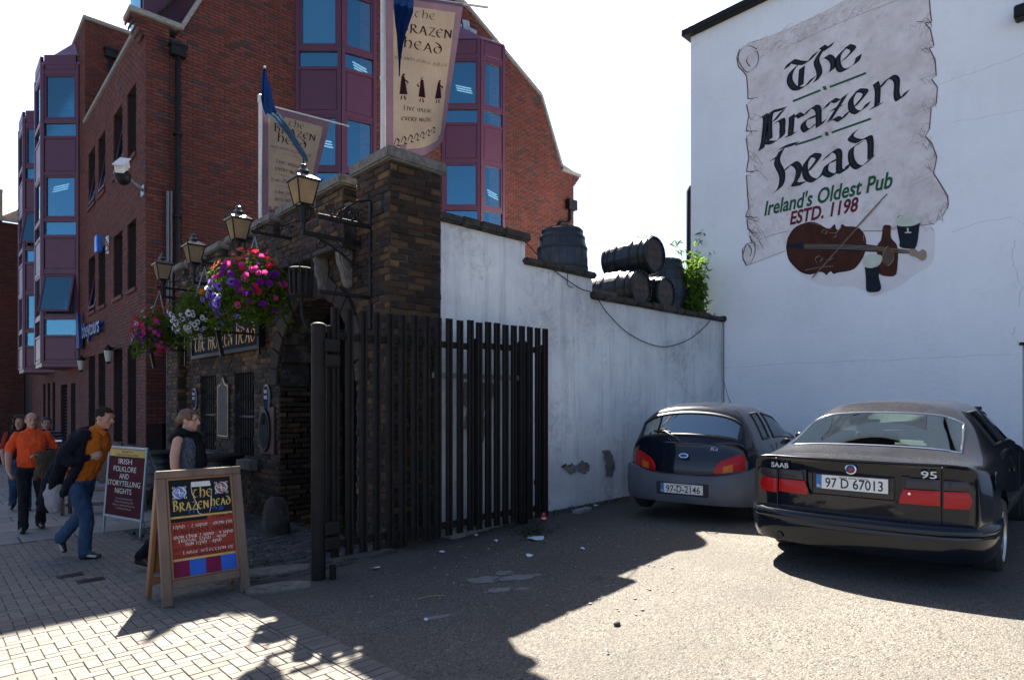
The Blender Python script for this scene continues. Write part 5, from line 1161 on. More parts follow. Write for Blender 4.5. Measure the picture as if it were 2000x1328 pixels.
stm.build('stem', mat('green_stem', (.09, .10, .04)), pl); lm = MB()
for p, d in pts:
    s = rng.uniform(.04, .105); M_ = T(*p) @ orient(V((rng.uniform(-1, 1), rng.uniform(-1, 1), .6)), 0) @ Matrix.Rotation(rng.uniform(0, 6.28), 4, 'Z')
    lm.add([(0, -s, 0), (s*.3, -s*.2, .006), (s*.18, s*.6, 0), (0, s*1.15, -.012), (-s*.18, s*.6, 0), (-s*.3, -s*.2, .006)], [(0, 1, 2, 3, 4, 5)], 0, M_)
tag(lm.build('foliage', clothmat('shrub_leaf', (.13, .22, .03), (.07, .13, .025), .5, 20), pl), kind='stuff')
cb_ = [onY(u, v, YW-.03) for u, v in spl([(1024, 470), (1072, 520), (1130, 562), (1160, 574), (1185, 610), (1230, 653), (1290, 677), (1340, 666), (1375, 640), (1397, 612)], 5)]
tag(MB().tube(cb_, .007, 6).build('slack_cable', M_black), 'thin dark slack cable looping across the white yard wall', 'cable')
w_ = [onY(u, v, YW-.02) for u, v in [(1109, 528), (1108, 555), (1112, 560), (1120, 562)]]; tag(MB().tube(w_, .006, 5).build('wire_end', M_rust), 'short bent rusty wire poking from the yard wall under its coping', 'wire')
# ================================================================== A-board in the foreground
M_bk = flatpaint('board_black', (.010, .014, .015), .3); M_rd = flatpaint('board_red', (.30, .042, .022)); M_yl = flatpaint('board_gold', (.60, .40, .12)); M_cr = flatpaint('board_cream', (.74, .72, .64)); M_bl = flatpaint('board_blue', (.03, .12, .50)); M_mn = flatpaint('board_maroon', (.17, .01, .045)); M_pine = mat('varnished_pine', (.25, .115, .045), (.16, .07, .028), .5, 6, .15, stretch=(1, 1, .2))
ab = thing('sandwich_board', 'weathered timber sandwich board with the painted pub menu on the brick paving', 'A-board', (1.7, 5.75, 0))
BL, BR, TO = V((1.385, 5.60, 0)), V((2.075, 5.575, 0)), V((-.035, .295, 1.085))
ux = (BR-BL).normalized(); Wd = (BR-BL).length; uy = TO.normalized(); Hh = TO.length; Mb = PM(BL, ux, uy)
Mb.col[3][2] = 0
def mbx(mb, x0, x1, y0, y1, z0, z1): return mb.box((x0, y0, z0), (x1, y1, z1), 0, Mb)
for x in (0, Wd-.075): mbx(MB(), x, x+.075, .0, Hh-.07, -.045, .0).build('leg', M_wood, ab, bevel=.006)
mbx(MB(), 0, Wd, Hh-.068, Hh, -.045, .002).build('top_rail', M_wood, ab, bevel=.006); mbx(MB(), .077, Wd-.077, .135, .205, -.045, -.003).build('bottom_rail', M_wood, ab, bevel=.006)
f = MB(); a, b, c, d = .077, Wd-.077, .207, Hh-.07
for q in ((a, a+.018, c, d), (b-.018, b, c, d), (a+.018, b-.018, c, c+.014), (a+.018, b-.018, d-.018, d)): mbx(f, *q, -.04, -.004)
f.build('inner_trim', M_pine, ab, bevel=.003)
px0, px1, py0, py1 = a+.018, b-.018, c+.014, d-.018; pw, ph = px1-px0, py1-py0
pan = mbx(MB(), px0, px1, py0, py1, -.035, -.022).build('painted_panel', M_bk, ab)
PL = lambda x, y, h: Mb @ V((px0+x*pw, py1-y*ph, -.0215+h))            # panel fractions, y down
def prect(x0, x1, y0, y1, m, name, h=.0004, par=None): return MB().add([PL(x0, y1, h), PL(x1, y1, h), PL(x1, y0, h), PL(x0, y0, h)], [(0, 1, 2, 3)]).build(name, m, pan)
prect(0, 1, .44, .815, M_rd, 'red_field'); prect(.58, 1, .402, .44, M_rd, 'red_field'); prect(0, 1, .382, .402, M_yl, 'gold_band'); prect(0, 1, .815, .838, M_yl, 'gold_band')
for k in range(4): prect(.25*k, .25*k+.25, .838, 1, M_bl if k % 2 else M_mn, 'check')
PT = lambda x, y, h: PL(x/pw, -y/ph, .0012+h)
def pline(s, x0, x1, y, size, m, nw=.09):
    mb = MB(); nib_text(mb, s, PT, x0*pw, -y*ph, size*ph, nw*.85, 25, fit=(x1-x0)*pw, h=.0002); mb.build('lettering', m, pan)
gp = [(.36, .03), (.66, .03), (.685, .12), (.66, .22), (.62, .37), (.45, .37), (.43, .28), (.37, .17)]
MB().add([PL(x, y, .0007) for x, y in [(.36, .03), (.66, .03), (.675, .085), (.365, .085)][::-1]], [(0, 1, 2, 3)]).build('pint_foam', M_cr, pan)
mb = MB(); nib_stroke(mb, [(x*pw, -y*ph) for x, y in spl(gp[2:]+[(.355, .1), (.36, .04)], 4)], (.002, .001), PT); mb.build('pint_outline', M_cr, pan)
pline('THE', .365, .68, .20, .085, M_yl, .11); pline('BRAZEN', .05, .62, .325, .085, M_yl, .11); pline('HEAD', .65, .985, .305, .075, M_yl, .11)
pline('11', .27, .40, .365, .045, M_bl, .13); pline('98', .66, .86, .36, .045, M_bl, .13)
for cx, cy, m in ((.165, .135, M_bl), (.845, .115, M_mn)):
    r = .105*pw; C = (cx*pw, -cy*ph); n = 24
    circ = lambda rr, ox=0, oy=0, a0=0, a1=2*math.pi: [(C[0]+ox+rr*math.cos(a0+(a1-a0)*k/n), C[1]+oy+rr*math.sin(a0+(a1-a0)*k/n)) for k in range(n+1)]
    MB().add([PT(x, y, -.0004) for x, y in circ(r)[:-1]], [tuple(range(n))]).build('knot_field', m, pan)
    kb_ = MB(); nb = (.0022, .001)
    nib_stroke(kb_, circ(r), nb, PT); nib_stroke(kb_, circ(r*.88), nb, PT)
    for sx, sy in ((1, 0), (-1, 0), (0, 1), (0, -1)): nib_stroke(kb_, circ(r*.62, sx*r*.55, sy*r*.55, *((math.pi*.65, math.pi*1.35) if sx == 1 else (-math.pi*.35, math.pi*.35) if sx == -1 else (math.pi*1.15, math.pi*1.85) if sy == 1 else (math.pi*.15, math.pi*.85))), nb, PT)
    for ox, oy in ((1, 1), (1, -1), (-1, 1), (-1, -1)):
        nib_stroke(kb_, circ(r*.36, ox*r*.34, oy*r*.34), nb, PT); e = r*.72; g_ = r*.28; nib_stroke(kb_, [(C[0]+ox*e, C[1]+oy*e), (C[0]+ox*(e+g_), C[1]+oy*e), (C[0]+ox*(e+g_), C[1]+oy*(e+g_)), (C[0]+ox*e, C[1]+oy*(e+g_)), (C[0]+ox*e, C[1]+oy*e)], nb, PT)
    for k in (-1, 1): nib_stroke(kb_, [(C[0]-r*.6, C[1]-k*r*.6), (C[0]+r*.6, C[1]+k*r*.6)], nb, PT)
    kb_.build('knot_work', M_cr, pan)
pline('LUNCH', .66, .985, .44, .034, M_bk, .12); pline('12PM - 2.30PM - MON-FRI', .03, .985, .505, .030, M_cr, .11); pline('BARFOOD MENU', .04, .98, .567, .042, M_bk, .12)
pline('MON-THUR 2.30PM - 9.30PM', .03, .985, .612, .030, M_cr, .11); pline('FRI/SAT 12PM - 9PM', .10, .86, .652, .030, M_cr, .11); pline('SUN 12PM - 8PM', .20, .78, .690, .030, M_cr, .11)
pline('IRISH COFFEE SPECIALITY', .03, .97, .735, .028, M_bk, .1); pline('LARGE SELECTION OF', .16, .97, .775, .028, M_cr, .11); pline('IRISH WHISKEYS', .05, .92, .812, .032, M_bk, .11)
T0, T1 = Mb @ V((.03, Hh-.03, -.05)), Mb @ V((Wd-.03, Hh-.03, -.05))
for p, q in ((T0, V((1.375, 6.03, 0))), (T1, V((2.06, 6.02, 0)))): MB().beam(p, q, .035, .075, (0, 1, .2)).build('rear_leg', M_pine, ab, bevel=.004)
MB().beam(V((1.39, 5.99, .14)), V((2.05, 5.98, .14)), .03, .06).build('rear_rail', M_pine, ab)
mb = MB(); mb.add([T0+V((0, .03, -.06)), T1+V((0, .03, -.06)), V((2.03, 5.99, .2)), V((1.40, 6.0, .2))], [(0, 1, 2, 3)]); mb.add([T0+V((0, .04, -.06)), T1+V((0, .04, -.06)), V((2.03, 6.0, .2)), V((1.40, 6.01, .2))], [(0, 1, 2, 3)]); mb.build('rear_panel', M_pine, ab)
# ================================================================== folding poster board behind the man
M_post = mat('poster_maroon', (.075, .010, .017), None, .75, 3, spec=.15); M_alu = mat('aluminium', (.34, .37, .40), (.28, .30, .33), .45, 8, metal=.4)
pbd = thing('poster_board', 'maroon poster board in a silver frame for storytelling nights behind the walking man', 'A-board', (2.05, 9.9, gz(2, 9.9)))
Rr, Ll = V((2.09, 9.50, 0)), V((1.815, 10.45, 0)); z0 = gz(2.1, 9.8)+.20; Mp = PM(V((Ll.x, Ll.y, z0)), (Rr-Ll), V((.07, .02, .95))); pw2, ph2 = (Rr-Ll).length, 1.0
bx = lambda mb, x0, x1, y0, y1, a, b: mb.box((x0, y0, a), (x1, y1, b), 0, Mp)
pp = bx(MB(), .03, pw2-.03, .03, ph2-.03, -.012, -.004).build('poster', M_post, pbd)
f = MB()
for q in ((0, .035, 0, ph2), (pw2-.035, pw2, 0, ph2), (.035, pw2-.035, 0, .035), (.035, pw2-.035, ph2-.035, ph2)): bx(f, *q, -.02, .008)
f.build('frame', M_alu, pbd, bevel=.006)
for x in (.01, pw2-.04): bx(MB(), x, x+.028, -.225, 0, -.018, .004).build('leg', M_alu, pbd)
for x in (.05, pw2-.08): p = Mp @ V((x, ph2, -.03)); MB().beam(p, V((p.x+.42, p.y+.1, gz(p.x, p.y))), .028, .02).build('rear_leg', M_alu, pbd)
def ptx(s, x, y, sz, m, bold=0., fit=None, al='LEFT'): text(s, sz, Mp @ T(x, y, -.003), m, pp, 'lettering', bold, al, fit=fit)
bnd = bx(MB(), .04, pw2-.04, .86, .96, -.0035, -.0025).build('gold_strip', M_yl, pp)
text('New with Tour', .045, Mp @ T(pw2/2, .915, -.002), M_bk, bnd, 'lettering', .01); text('Traditional Irish Poetry and Ballads', .04, Mp @ T(pw2/2, .872, -.002), M_bk, bnd, 'lettering', .01)
for s, y, fit in (('IRISH', .755, .34), ('FOLKLORE', .65, .58), ('AND', .55, .24), ('STORYTELLING', .45, .84), ('NIGHTS', .345, .42)): text(s, .105, Mp @ T(pw2*.46, y, -.003), M_cr, pp, 'lettering', .0, fit=fit)
for s, y in (('An enchanting evening of', .265), ('Folklore & Storytelling while', .22), ('dining on a traditional Irish dinner', .175), ('in the Brazen Head pub', .13)): text(s, .042, Mp @ T(pw2*.5, y, -.003), mat('poster_pink', (.45, .32, .32)), pp, 'lettering')
# ================================================================== cask tables, bench
def cask_table(loc, lab):
    t = cask(lab, loc, .95, .26, .33, .27, 'Z', None, None, None, 'cask_table', 'cask tables outside the pub')
    MB().lathe([(.40, .955), (.41, .965), (.41, 1.0), (.39, 1.01)], 24, T(*loc)).build('table_top', M_black, t, smooth=40)
cask_table((3.05, 12.55, gz(3, 12.55)), 'black cask table under the far end of the gold pub name')
cask_table((3.1, 9.75, gz(3.1, 9.75)), 'black cask table below the barred window nearer the arch')
bn = thing('bench', 'low dark wooden bench on the flagstones behind the man in the jacket', 'bench', (1.75, 13.0, gz(1.75, 13)))
p0, p1 = V((1.62, 13.1, gz(1.6, 13)+.42)), V((2.9, 12.3, gz(2.5, 12.4)+.40)); dd = (p1-p0).normalized(); nn = V((-dd.y, dd.x, 0))
for k in (-1, 0, 1): MB().beam(p0+nn*k*.12, p1+nn*k*.12, .105, .035).build('slat', M_wood, bn, bevel=.005)
for s in (p0+dd*.12, p1-dd*.12):
    for k in (-1, 1): q = s+nn*k*.13; MB().beam(V((q.x, q.y, gz(q.x, q.y))), V((q.x, q.y, p0.z-.02)), .06, .06, (1, 0, 0)).build('leg', M_wood, bn)
MB().beam(V((*(p0+dd*.12)[:2], gz(1.7, 13)+.16)), V((*(p1-dd*.12)[:2], gz(2.6, 12.4)+.16)), .05, .05).build('stretcher', M_wood, bn)
# ================================================================== small things on the ground
M_pap = mat('paper', (.62, .68, .72), (.5, .55, .6), .7, 20)
LT = [(1045, 1053, .14, .07, 'pale crumpled paper on asphalt near weeds at the gate end'), (968, 1058, .035, .025, 'white paper scrap left of the crumpled paper'), (863, 1080, .05, .02, 'thin pale scrap below the gate middle'), (1035, 1087, .05, .03, 'small bluish scrap right of crumpled paper'), (1163, 989, .06, .025, 'pale blue scrap at the foot of the yard wall behind plank'), (832, 1213, .025, .012, 'white scrap on open asphalt in front of the gate'), (735, 1112, .06, .025, 'dark blue foil scrap under the gate leaf'), (1186, 1276, .014, .010, 'tiny white scrap in the sunny asphalt'), (1138, 1073, .035, .02, 'tiny pale scrap near middle of shaded yard'), (930, 1047, .03, .02, 'tiny brown scrap by the wall footing')]
for u, v, a, b, lab in LT:
    p = onG(u, v); mb = MB(); n = 9
    vs = [p+V((a*math.cos(t)*rng.uniform(.6, 1), b*math.sin(t)*rng.uniform(.6, 1)*1.6, .008+rng.uniform(0, .02))) for t in np.linspace(0, 6.28, n+1)[:-1]]+[p+V((0, 0, .03))]
    mb.add(vs, [(i, (i+1) % n, n) for i in range(n)]); tag(mb.build('litter', M_pap), lab, 'litter', 'scraps of litter in the yard')
rg = random.Random(3); PB = []
mb = MB()
for k in range(170):
    u, v = rg.uniform(700, 1330), rg.uniform(1000, 1180)
    p = onG(u, v+30*rg.random()); s = rg.uniform(.005, .014)
    if 2.4 < p.x < 9 and p.y < 5.4: mb.blob(p+V((0, 0, s*.4)), (s*1.4, s, s*.6), 5, 3)
tag(mb.build('leaf_debris', mat('debris', (.30, .25, .19), (.10, .08, .06))), kind='stuff')
p = onG(1137, 1000); M_ = T(p.x, p.y, p.z+.0) @ Matrix.Rotation(R(8), 4, 'Z'); tag(MB().box((-.17, -.05, .0), (.17, .05, .05), 0, M_).build('timber_offcut', M_steel, bevel=.006), 'grey offcut plank lying at the foot of yard wall', 'plank')
p = onG(1062, 1018); c_ = thing('drink_can', 'small red can standing by the far end of the gate', 'can', p); MB().lathe([(.028, 0), (.033, .01), (.033, .10), (.028, .115), (.024, .116)], 14, T(*p)).build('body', mat('can_red', (.55, .03, .03), None, .3, metal=.3), c_, smooth=40); MB().lathe([(.0335, .035), (.0335, .055)], 14, T(*p), 0, False).build('band', M_cr, c_)
p = onG(1205, 1221); tag(MB().blob(p+V((0, 0, .012)), (.028, .022, .018), 9, 6).build('pebble', M_sett, smooth=60), 'dark pebble lying on the sunny asphalt', 'pebble')
wd = MB(); pts = []
for k in range(420):
    u = rng.gauss(1040, 22) if k < 260 else rng.uniform(1070, 1230); p = onG(u, rng.gauss(1040, 9) if k < 260 else 1000-(u-1070)*.21+rng.gauss(8, 3)); pts.append((p+V((0, 0, rng.uniform(.0, .05))), V((0, 0, 1))))
leaf_cloud(wd, pts, .022); tag(wd.build('weeds', M_leafd), kind='stuff')
tw = [onG(u, v)+V((0, 0, .012)) for u, v in [(815, 1172), (840, 1166), (868, 1165)]]; tag(MB().tube(tw, .004, 5).build('straw', mat('straw', (.35, .27, .1))), 'dry straw stem lying on the shaded asphalt', 'straw')
M_spl = mat('cement_splash', (.20, .195, .185), (.13, .125, .12), .95, 14, .5, 90)
for i, (u, v, a, b) in enumerate(((945, 1132, .16, .08), (1010, 1128, .22, .07), (985, 1118, .08, .06), (975, 1152, .12, .05), (1020, 1150, .07, .03), (855, 1205, .10, .03))):
    p = onG(u, v); n = 22; pts_ = []
    for k in range(n): t_ = 2*math.pi*k/n; q = 1+.45*noise.noise(V((math.cos(t_)*1.7+i*7, math.sin(t_)*1.7, 3)))+rng.uniform(-.12, .12); pts_.append((p.x+a*q*math.cos(t_)*.8+b*q*math.sin(t_)*.6, p.y-a*q*math.cos(t_)*.5+b*q*math.sin(t_)))
    MB().add([(x, y, gz(x, y)+.004) for x, y in pts_], [tuple(range(n))]).build('cement_splash', M_spl, bpy.data.objects['yard_surface'])
# iron covers in the block paving
for i, (u, v) in enumerate(((137, 1124), (178, 1133))):
    p = onG(u, v); c_ = thing('utility_cover', ['small iron utility cover in the paving, the farther of two', 'small iron utility cover in the paving, the nearer of two'][i], 'cover', p, 'iron covers in the paving')
    MB().box((p.x-.11, p.y-.07, p.z-.01), (p.x+.11, p.y+.07, p.z+.006)).build('frame', M_rust, c_); MB().box((p.x-.09, p.y-.05, p.z+.006), (p.x+.09, p.y+.05, p.z+.009)).build('lid', M_hoop, c_)
# ================================================================== cars
def carpaint(name, c, dust=.35):
    t = NT(name); vec = t.coords(); geo = t.n('ShaderNodeNewGeometry'); nz = t.n('ShaderNodeSeparateXYZ', {0: geo.outputs['Normal']}).outputs[2]
    n1 = t.noise(vec, 3, 7, .7); n2 = t.noise(vec, 60, 4, .7)
    d = t.math('MULTIPLY', t.ramp(nz, [(.45, .02), (.97, 1)]), t.math('MULTIPLY', t.ramp(n1, [(.25, .35), (.75, 1)]), dust)); d = t.math('MULTIPLY', d, t.ramp(n2, [(.3, .5), (.7, 1)]))
    col = t.mix(d, c, (.15, .135, .125)); rough = t.math('MULTIPLY_ADD', d, .55, .22)
    t.bsdf(Base_Color=col, Roughness=rough, Coat_Weight=t.math('SUBTRACT', .62, t.math('MULTIPLY', d, .4)), Coat_Roughness=.035, Specular_IOR_Level=.12); return t.mat
M_cp = carpaint('black_car_paint', (.005, .007, .012), .17); M_cp2 = carpaint('navy_car_paint', (.006, .010, .020), .12)
M_cg = glassmat('car_glass', (.62, .76, .72), .05, .008, (.85, .92, .95)); M_cgs = glassmat('saloon_rear_glass', (.66, .82, .78), .22, .012, (.80, .95, .98)); M_cgr = glassmat('car_rear_glass', (.58, .74, .70), .33, .02, (.80, .95, .98)); M_cgd = glassmat('car_glass_dark', (.34, .43, .42), .06, .008, (.7, .8, .85))
M_plas = mat('grey_bumper_plastic', (.105, .115, .135), (.08, .088, .105), .5, 5, .08, 300, spec=.4); M_trim = mat('black_trim', (.012, .012, .013), None, .5)
M_tyre = mat('tyre_rubber', (.018, .018, .018), (.03, .028, .026), .85, 20, .2); M_alloy = mat('alloy', (.55, .55, .55), (.4, .4, .4), .35, 10, metal=.8); M_chr = mat('chrome', (.75, .75, .75), None, .12, metal=1.)
M_bdg = mat('badge_silver', (.62, .64, .66), None, .3, metal=.4); M_seat = mat('seat_cloth', (.035, .030, .027), (.022, .02, .018), .95, 20); M_dash = mat('dash', (.02, .02, .022), None, .6)
def lens(name, c, em=0):
    t = NT(name); vec = t.coords(); wv = t.n('ShaderNodeTexWave', {'Vector': vec, 'Scale': 40., 'Distortion': 0.}, bands_direction='Z').outputs['Fac']
    col = t.mix(t.math('MULTIPLY', wv, .35), c, tuple(x*.45 for x in c)); t.bsdf(Base_Color=col, Roughness=.3, Coat_Weight=.3, Specular_IOR_Level=.25, Normal=t.bump(wv, .25, .004)); return t.mat
M_red_l = lens('red_lens', (.46, .007, .008)); M_smk = lens('smoked_lens', (.045, .036, .038)); M_amb_l = lens('amber_lens', (.62, .16, .02)); M_clr = lens('clear_lens', (.35, .33, .32))
M_plate = mat('plate_cream', (.74, .72, .66), None, .5, 3, var=.05); M_plb = mat('plate_blue', (.03, .16, .42), None, .4); M_plk = mat('plate_black', (.012, .012, .012), None, .5)
def evalmesh(o, mods):
    for k, kw in mods:
        m = o.modifiers.new(k, k)
        for a, b in kw.items(): setattr(m, a, b)
    dg = bpy.context.evaluated_depsgraph_get(); dg.update(); me = bpy.data.meshes.new_from_object(o.evaluated_get(dg)); return me
def strip(o):
    me = o.data; bpy.data.objects.remove(o); bpy.data.meshes.remove(me)
def split_mesh(me, k):
    """faces of me with material index k as plain verts/faces"""
    vs = [v.co[:] for v in me.vertices]; idx = {}; V_ = []; F_ = []
    for p in me.polygons:
        if p.material_index != k: continue
        f = []
        for i in p.vertices:
            if i not in idx: idx[i] = len(V_); V_.append(vs[i])
            f.append(idx[i])
        F_.append(tuple(f))
    return V_, F_
def loops(F_):
    from collections import Counter
    c = Counter(tuple(sorted((f[i], f[(i+1) % len(f)]))) for f in F_ for i in range(len(f))); nx = {}
    for f in F_:
        for i in range(len(f)):
            a, b = f[i], f[(i+1) % len(f)]
            if c[tuple(sorted((a, b)))] == 1: nx[a] = b
    out = []
    while nx:
        a = next(iter(nx)); l = [a]
        while l[-1] in nx:
            b = nx.pop(l[-1]); l.append(b)
            if b == a: break
        out.append(l)
    return out
def car(root, paint, glass, ST, xr, cell, wheels, rw, names, trim_mats):
    """ST: stations (x, ten (y,z) points from floor centre over sill, side, belt and roof edge to roof centre)"""
    n = 10; vs = []; ring = []
    for i, (x, pts) in enumerate(ST):
        r = []
        for s in (1, -1):
            for j in (range(n) if s == 1 else range(n-2, 0, -1)):
                y, z = pts[j]; xx = x
                if i == 0: xx = xr(y, z)
                r.append(len(vs)); vs.append((xx, s*y, z))
        ring.append(r)
    fs = []; ms = []; m = 2*n-2
    for i in range(len(ST)-1):
        for k in range(m):
            j = k if k < n-1 else m-1-k
            fs.append((ring[i][k], ring[i][(k+1) % m], ring[i+1][(k+1) % m], ring[i+1][k])); ms.append(cell(i, j))
    Lf = lambda r, j: r[j]; Rt = lambda r, j: r[(m-j) % m]
    # rear panel with inner columns so that it can bulge
    pts0 = ST[0][1]; cols = {}
    for j in range(1, n-1):
        y, z = pts0[j]; row = [Lf(ring[0], j)]
        for f in (.6, 0, -.6): row.append(len(vs)); vs.append((xr(y*abs(f), z), y*f, z+(0 if j < 6 else (pts0[9][1]-z)*(1-abs(f))*.0)))
        row.append(Rt(ring[0], j)); cols[j] = row
    for j in range(1, n-2):
        for c in range(4): fs.append((cols[j][c], cols[j][c+1], cols[j+1][c+1], cols[j+1][c])); ms.append(0)
    fs.append((ring[0][0],)+tuple(cols[1][::-1])); ms.append(0); fs.append(tuple(cols[n-2])+(ring[0][n-1],)); ms.append(0)
    fr = ring[-1]; fs.append(tuple(fr)); ms.append(0)
    me = bpy.data.meshes.new('body'); me.from_pydata(vs, [], [f[::-1] for f in fs])
    for k in range(6): me.materials.append(paint)
    me.polygons.foreach_set('material_index', ms); me.polygons.foreach_set('use_smooth', [True]*len(fs)); me.update()
    o = bpy.data.objects.new('body', me); COL.objects.link(o)
    ms_ = evalmesh(o, [('SUBSURF', dict(levels=2, render_levels=2))]); strip(o)
    o = bpy.data.objects.new('body', ms_); COL.objects.link(o)
    cut = MB()
    for (x, r) in wheels:
        for s in (1, -1): cut.lathe([(r+.06, -.26), (r+.06, .3)], 28, T(x, s*.82, rw+.005) @ Matrix.Rotation(R(90), 4, 'X'))
    co = cut.build('cut', M_trim); 
    bmx = bmesh.new(); bmx.from_mesh(co.data); bmesh.ops.recalc_face_normals(bmx, faces=bmx.faces); bmx.to_mesh(co.data); bmx.free()
    bmx = bmesh.new(); bmx.from_mesh(o.data); bmesh.ops.recalc_face_normals(bmx, faces=bmx.faces); bmx.to_mesh(o.data); bmx.free()
    me2 = evalmesh(o, [('BOOLEAN', dict(operation='DIFFERENCE', object=co, solver='EXACT'))]); strip(o); strip(co)
    res = {}
    for k, (nm, mt) in names.items():
        V_, F_ = split_mesh(me2, k)
        if not F_: continue
        # separate connected pieces
        par = list(range(len(V_)))
        def find(a):
            while par[a] != a: par[a] = par[par[a]]; a = par[a]
            return a
        if k == 0: groups = [F_]
        else:
            for f in F_:
                for a in f[1:]: par[find(a)] = find(f[0])
            g = {}
            for f in F_: g.setdefault(find(f[0]), []).append(f)
            groups = list(g.values())
        for gf in groups:
            mb = MB(); mb.add(V_, gf); idx = sorted({i for f in gf for i in f}); mp = {a: b for b, a in enumerate(idx)}
            mb.v = [V_[i] for i in idx]; mb.f = [tuple(mp[i] for i in f) for f in gf]; mb.m = [0]*len(gf)
            ob_ = mb.build(nm, mt, root, smooth=42); res.setdefault(nm, []).append((ob_, mb))
            if nm in trim_mats:
                for lp in loops(mb.f):
                    if len(lp) > 6: MB().tube([mb.v[i] for i in lp], trim_mats[nm][1], 6).build('trim', trim_mats[nm][0], ob_, smooth=60)
    return res
def wheel(root, x, y, r, wd, out, spokes):
    w_ = thing('wheel', None, None, (0, 0, 0)); w_.parent = root
    Mx = T(x, y, r) @ Matrix.Rotation(R(-90*out), 4, 'X')
    MB().lathe([(r-.11, -wd/2), (r-.03, -wd/2), (r, -wd/2+.03), (r, wd/2-.03), (r-.03, wd/2), (r-.11, wd/2-.01)], 32, Mx, 0, False).build('tyre', M_tyre, w_, smooth=35)
    MB().lathe([(r-.11, wd/2-.012), (r-.13, wd/2-.03), (r-.13, -.05), (.02, -.05)], 32, Mx, 0, False).build('rim_barrel', M_trim, w_, smooth=50)
    mb = MB().lathe([(r-.105, wd/2-.02), (r-.115, wd/2-.004), (r-.13, wd/2-.02)], 32, Mx, 0, False).lathe([(.07, 0), (.07, wd/2-.03), (.04, wd/2-.01), (.005, wd/2-.01)], 16, Mx)
    for k in range(spokes):
        a = 2*math.pi*k/spokes; mb.prism([(.05, -.03), (r-.12, -.042), (r-.12, .042), (.05, .03)], .03, Mx @ Matrix.Rotation(a, 4, 'Z') @ T(0, 0, wd/2-.055))
    mb.build('rim', M_alloy, w_, smooth=35)
def sweep(mb, path, prof, mi=0):
    """path: plan points (x,y); prof: (outward, z) list"""
    k = len(path); b = len(mb.v); n = len(prof)
    for i, (x, y) in enumerate(path):
        a, c = path[max(i-1, 0)], path[min(i+1, k-1)]; d = V((c[0]-a[0], c[1]-a[1], 0)).normalized(); o = V((-d.y, d.x, 0))
        for q in prof:
            mb.v.append((x+o.x*q[0], y+o.y*q[0], q[1]))
    for i in range(k-1):
        for j in range(n-1): mb.f.append((b+i*n+j, b+(i+1)*n+j, b+(i+1)*n+j+1, b+i*n+j+1)); mb.m.append(mi)
    return mb
def plate(root, Mp, wd, h, s, county, dots=()):
    p = MB().box((-wd/2-.008, -h/2-.008, -.012), (wd/2+.008, h/2+.008, -.001), 0, Mp).build('number_plate', M_trim, root)
    MB().box((-wd/2, -h/2, -.001), (wd/2, h/2, .003), 0, Mp).build('plate_face', M_plate, p); MB().box((-wd/2, -h/2, .003), (-wd/2+.042, h/2, .0045), 0, Mp).build('country_band', M_plb, p)
    text('IRL', .028, Mp @ T(-wd/2+.021, -h/2+.012, .0052), M_plate, p, 'lettering', .02, fit=.03)
    text(s, h*.98, Mp @ T(.02, -h/2+.015, .0038), M_plk, p, 'lettering', .012, fit=wd*.80); text(county, .018, Mp @ T(.02, h/2-.02, .0038), M_plk, p, 'lettering', .02, fit=wd*.40)
def rearM(x, z, tilt=0., y=0., yaw=0.):
    # plane facing backwards (-x): text x runs towards -y
    return T(x, y, z) @ Matrix.Rotation(yaw, 4, 'Z') @ PM((0, 0, 0), (0, -1, 0), (math.sin(tilt), 0, math.cos(tilt)))
# ---- black saloon
RX = lambda y, z: .10+.16*(abs(y)/.82)**3.2+(.03*max(0, .62-z) if z < .62 else 0)-(.03 if z > .9 else 0)
def st(x, w, zsh, wsh, bl, re, tm, tc, zb=.21, zs=.30): return (x, [(0, zb), (.60, zb), (w-.07, zs), (w, .45), (w+.004, .66), (wsh, zsh), bl, re, tm, (0, tc)])
S1 = [st(.1, .80, .872, .798, (.775, .925), (.68, .942), (.36, .95), .953), st(.15, .81, .88, .806, (.782, .936), (.69, .953), (.365, .961), .965), st(.36, .85, .888, .838, (.795, .936), (.70, .946), (.385, .957), .96), st(.44, .868, .89, .85, (.79, .935), (.705, .94), (.40, .955), .957), st(.50, .873, .893, .855, (.79, .94), (.70, .952), (.40, .968), .972),
      st(1.30, .893, .925, .875, (.80, .97), (.60, 1.315), (.37, 1.365), 1.38), st(1.40, .893, .925, .875, (.80, .97), (.57, 1.345), (.355, 1.395), 1.41), st(1.52, .893, .925, .875, (.80, .97), (.57, 1.36), (.355, 1.415), 1.43),
      st(2.25, .893, .925, .875, (.80, .965), (.57, 1.385), (.355, 1.435), 1.45), st(2.37, .893, .925, .875, (.80, .965), (.57, 1.385), (.355, 1.435), 1.45), st(2.85, .893, .925, .872, (.80, .96), (.565, 1.355), (.355, 1.41), 1.425), st(2.95, .893, .92, .872, (.80, .957), (.567, 1.335), (.36, 1.39), 1.405),
      st(3.58, .89, .90, .868, (.79, .945), (.66, .985), (.38, 1.0), 1.005), st(3.66, .888, .895, .862, (.785, .935), (.65, .965), (.37, .98), .985), st(4.2, .87, .84, .84, (.76, .875), (.6, .90), (.34, .91), .915), st(4.62, .81, .74, .78, (.70, .77), (.55, .79), (.32, .80), .805), st(4.78, .72, .58, .68, (.62, .62), (.48, .64), (.28, .65), .655)]
def cell1(i, j):
    if i == 4 and j >= 7: return 1
    if j == 6 and i in (7, 9, 11): return 2
    if j == 6 and i == 10: return 2
    if i == 11 and j >= 7: return 3
    if j == 0: return 4
    return 0
saloon = thing('parked_car', 'black saloon with wide red tail lights, the nearer of two parked cars', 'car', (0, 0, 0))
RW = .315
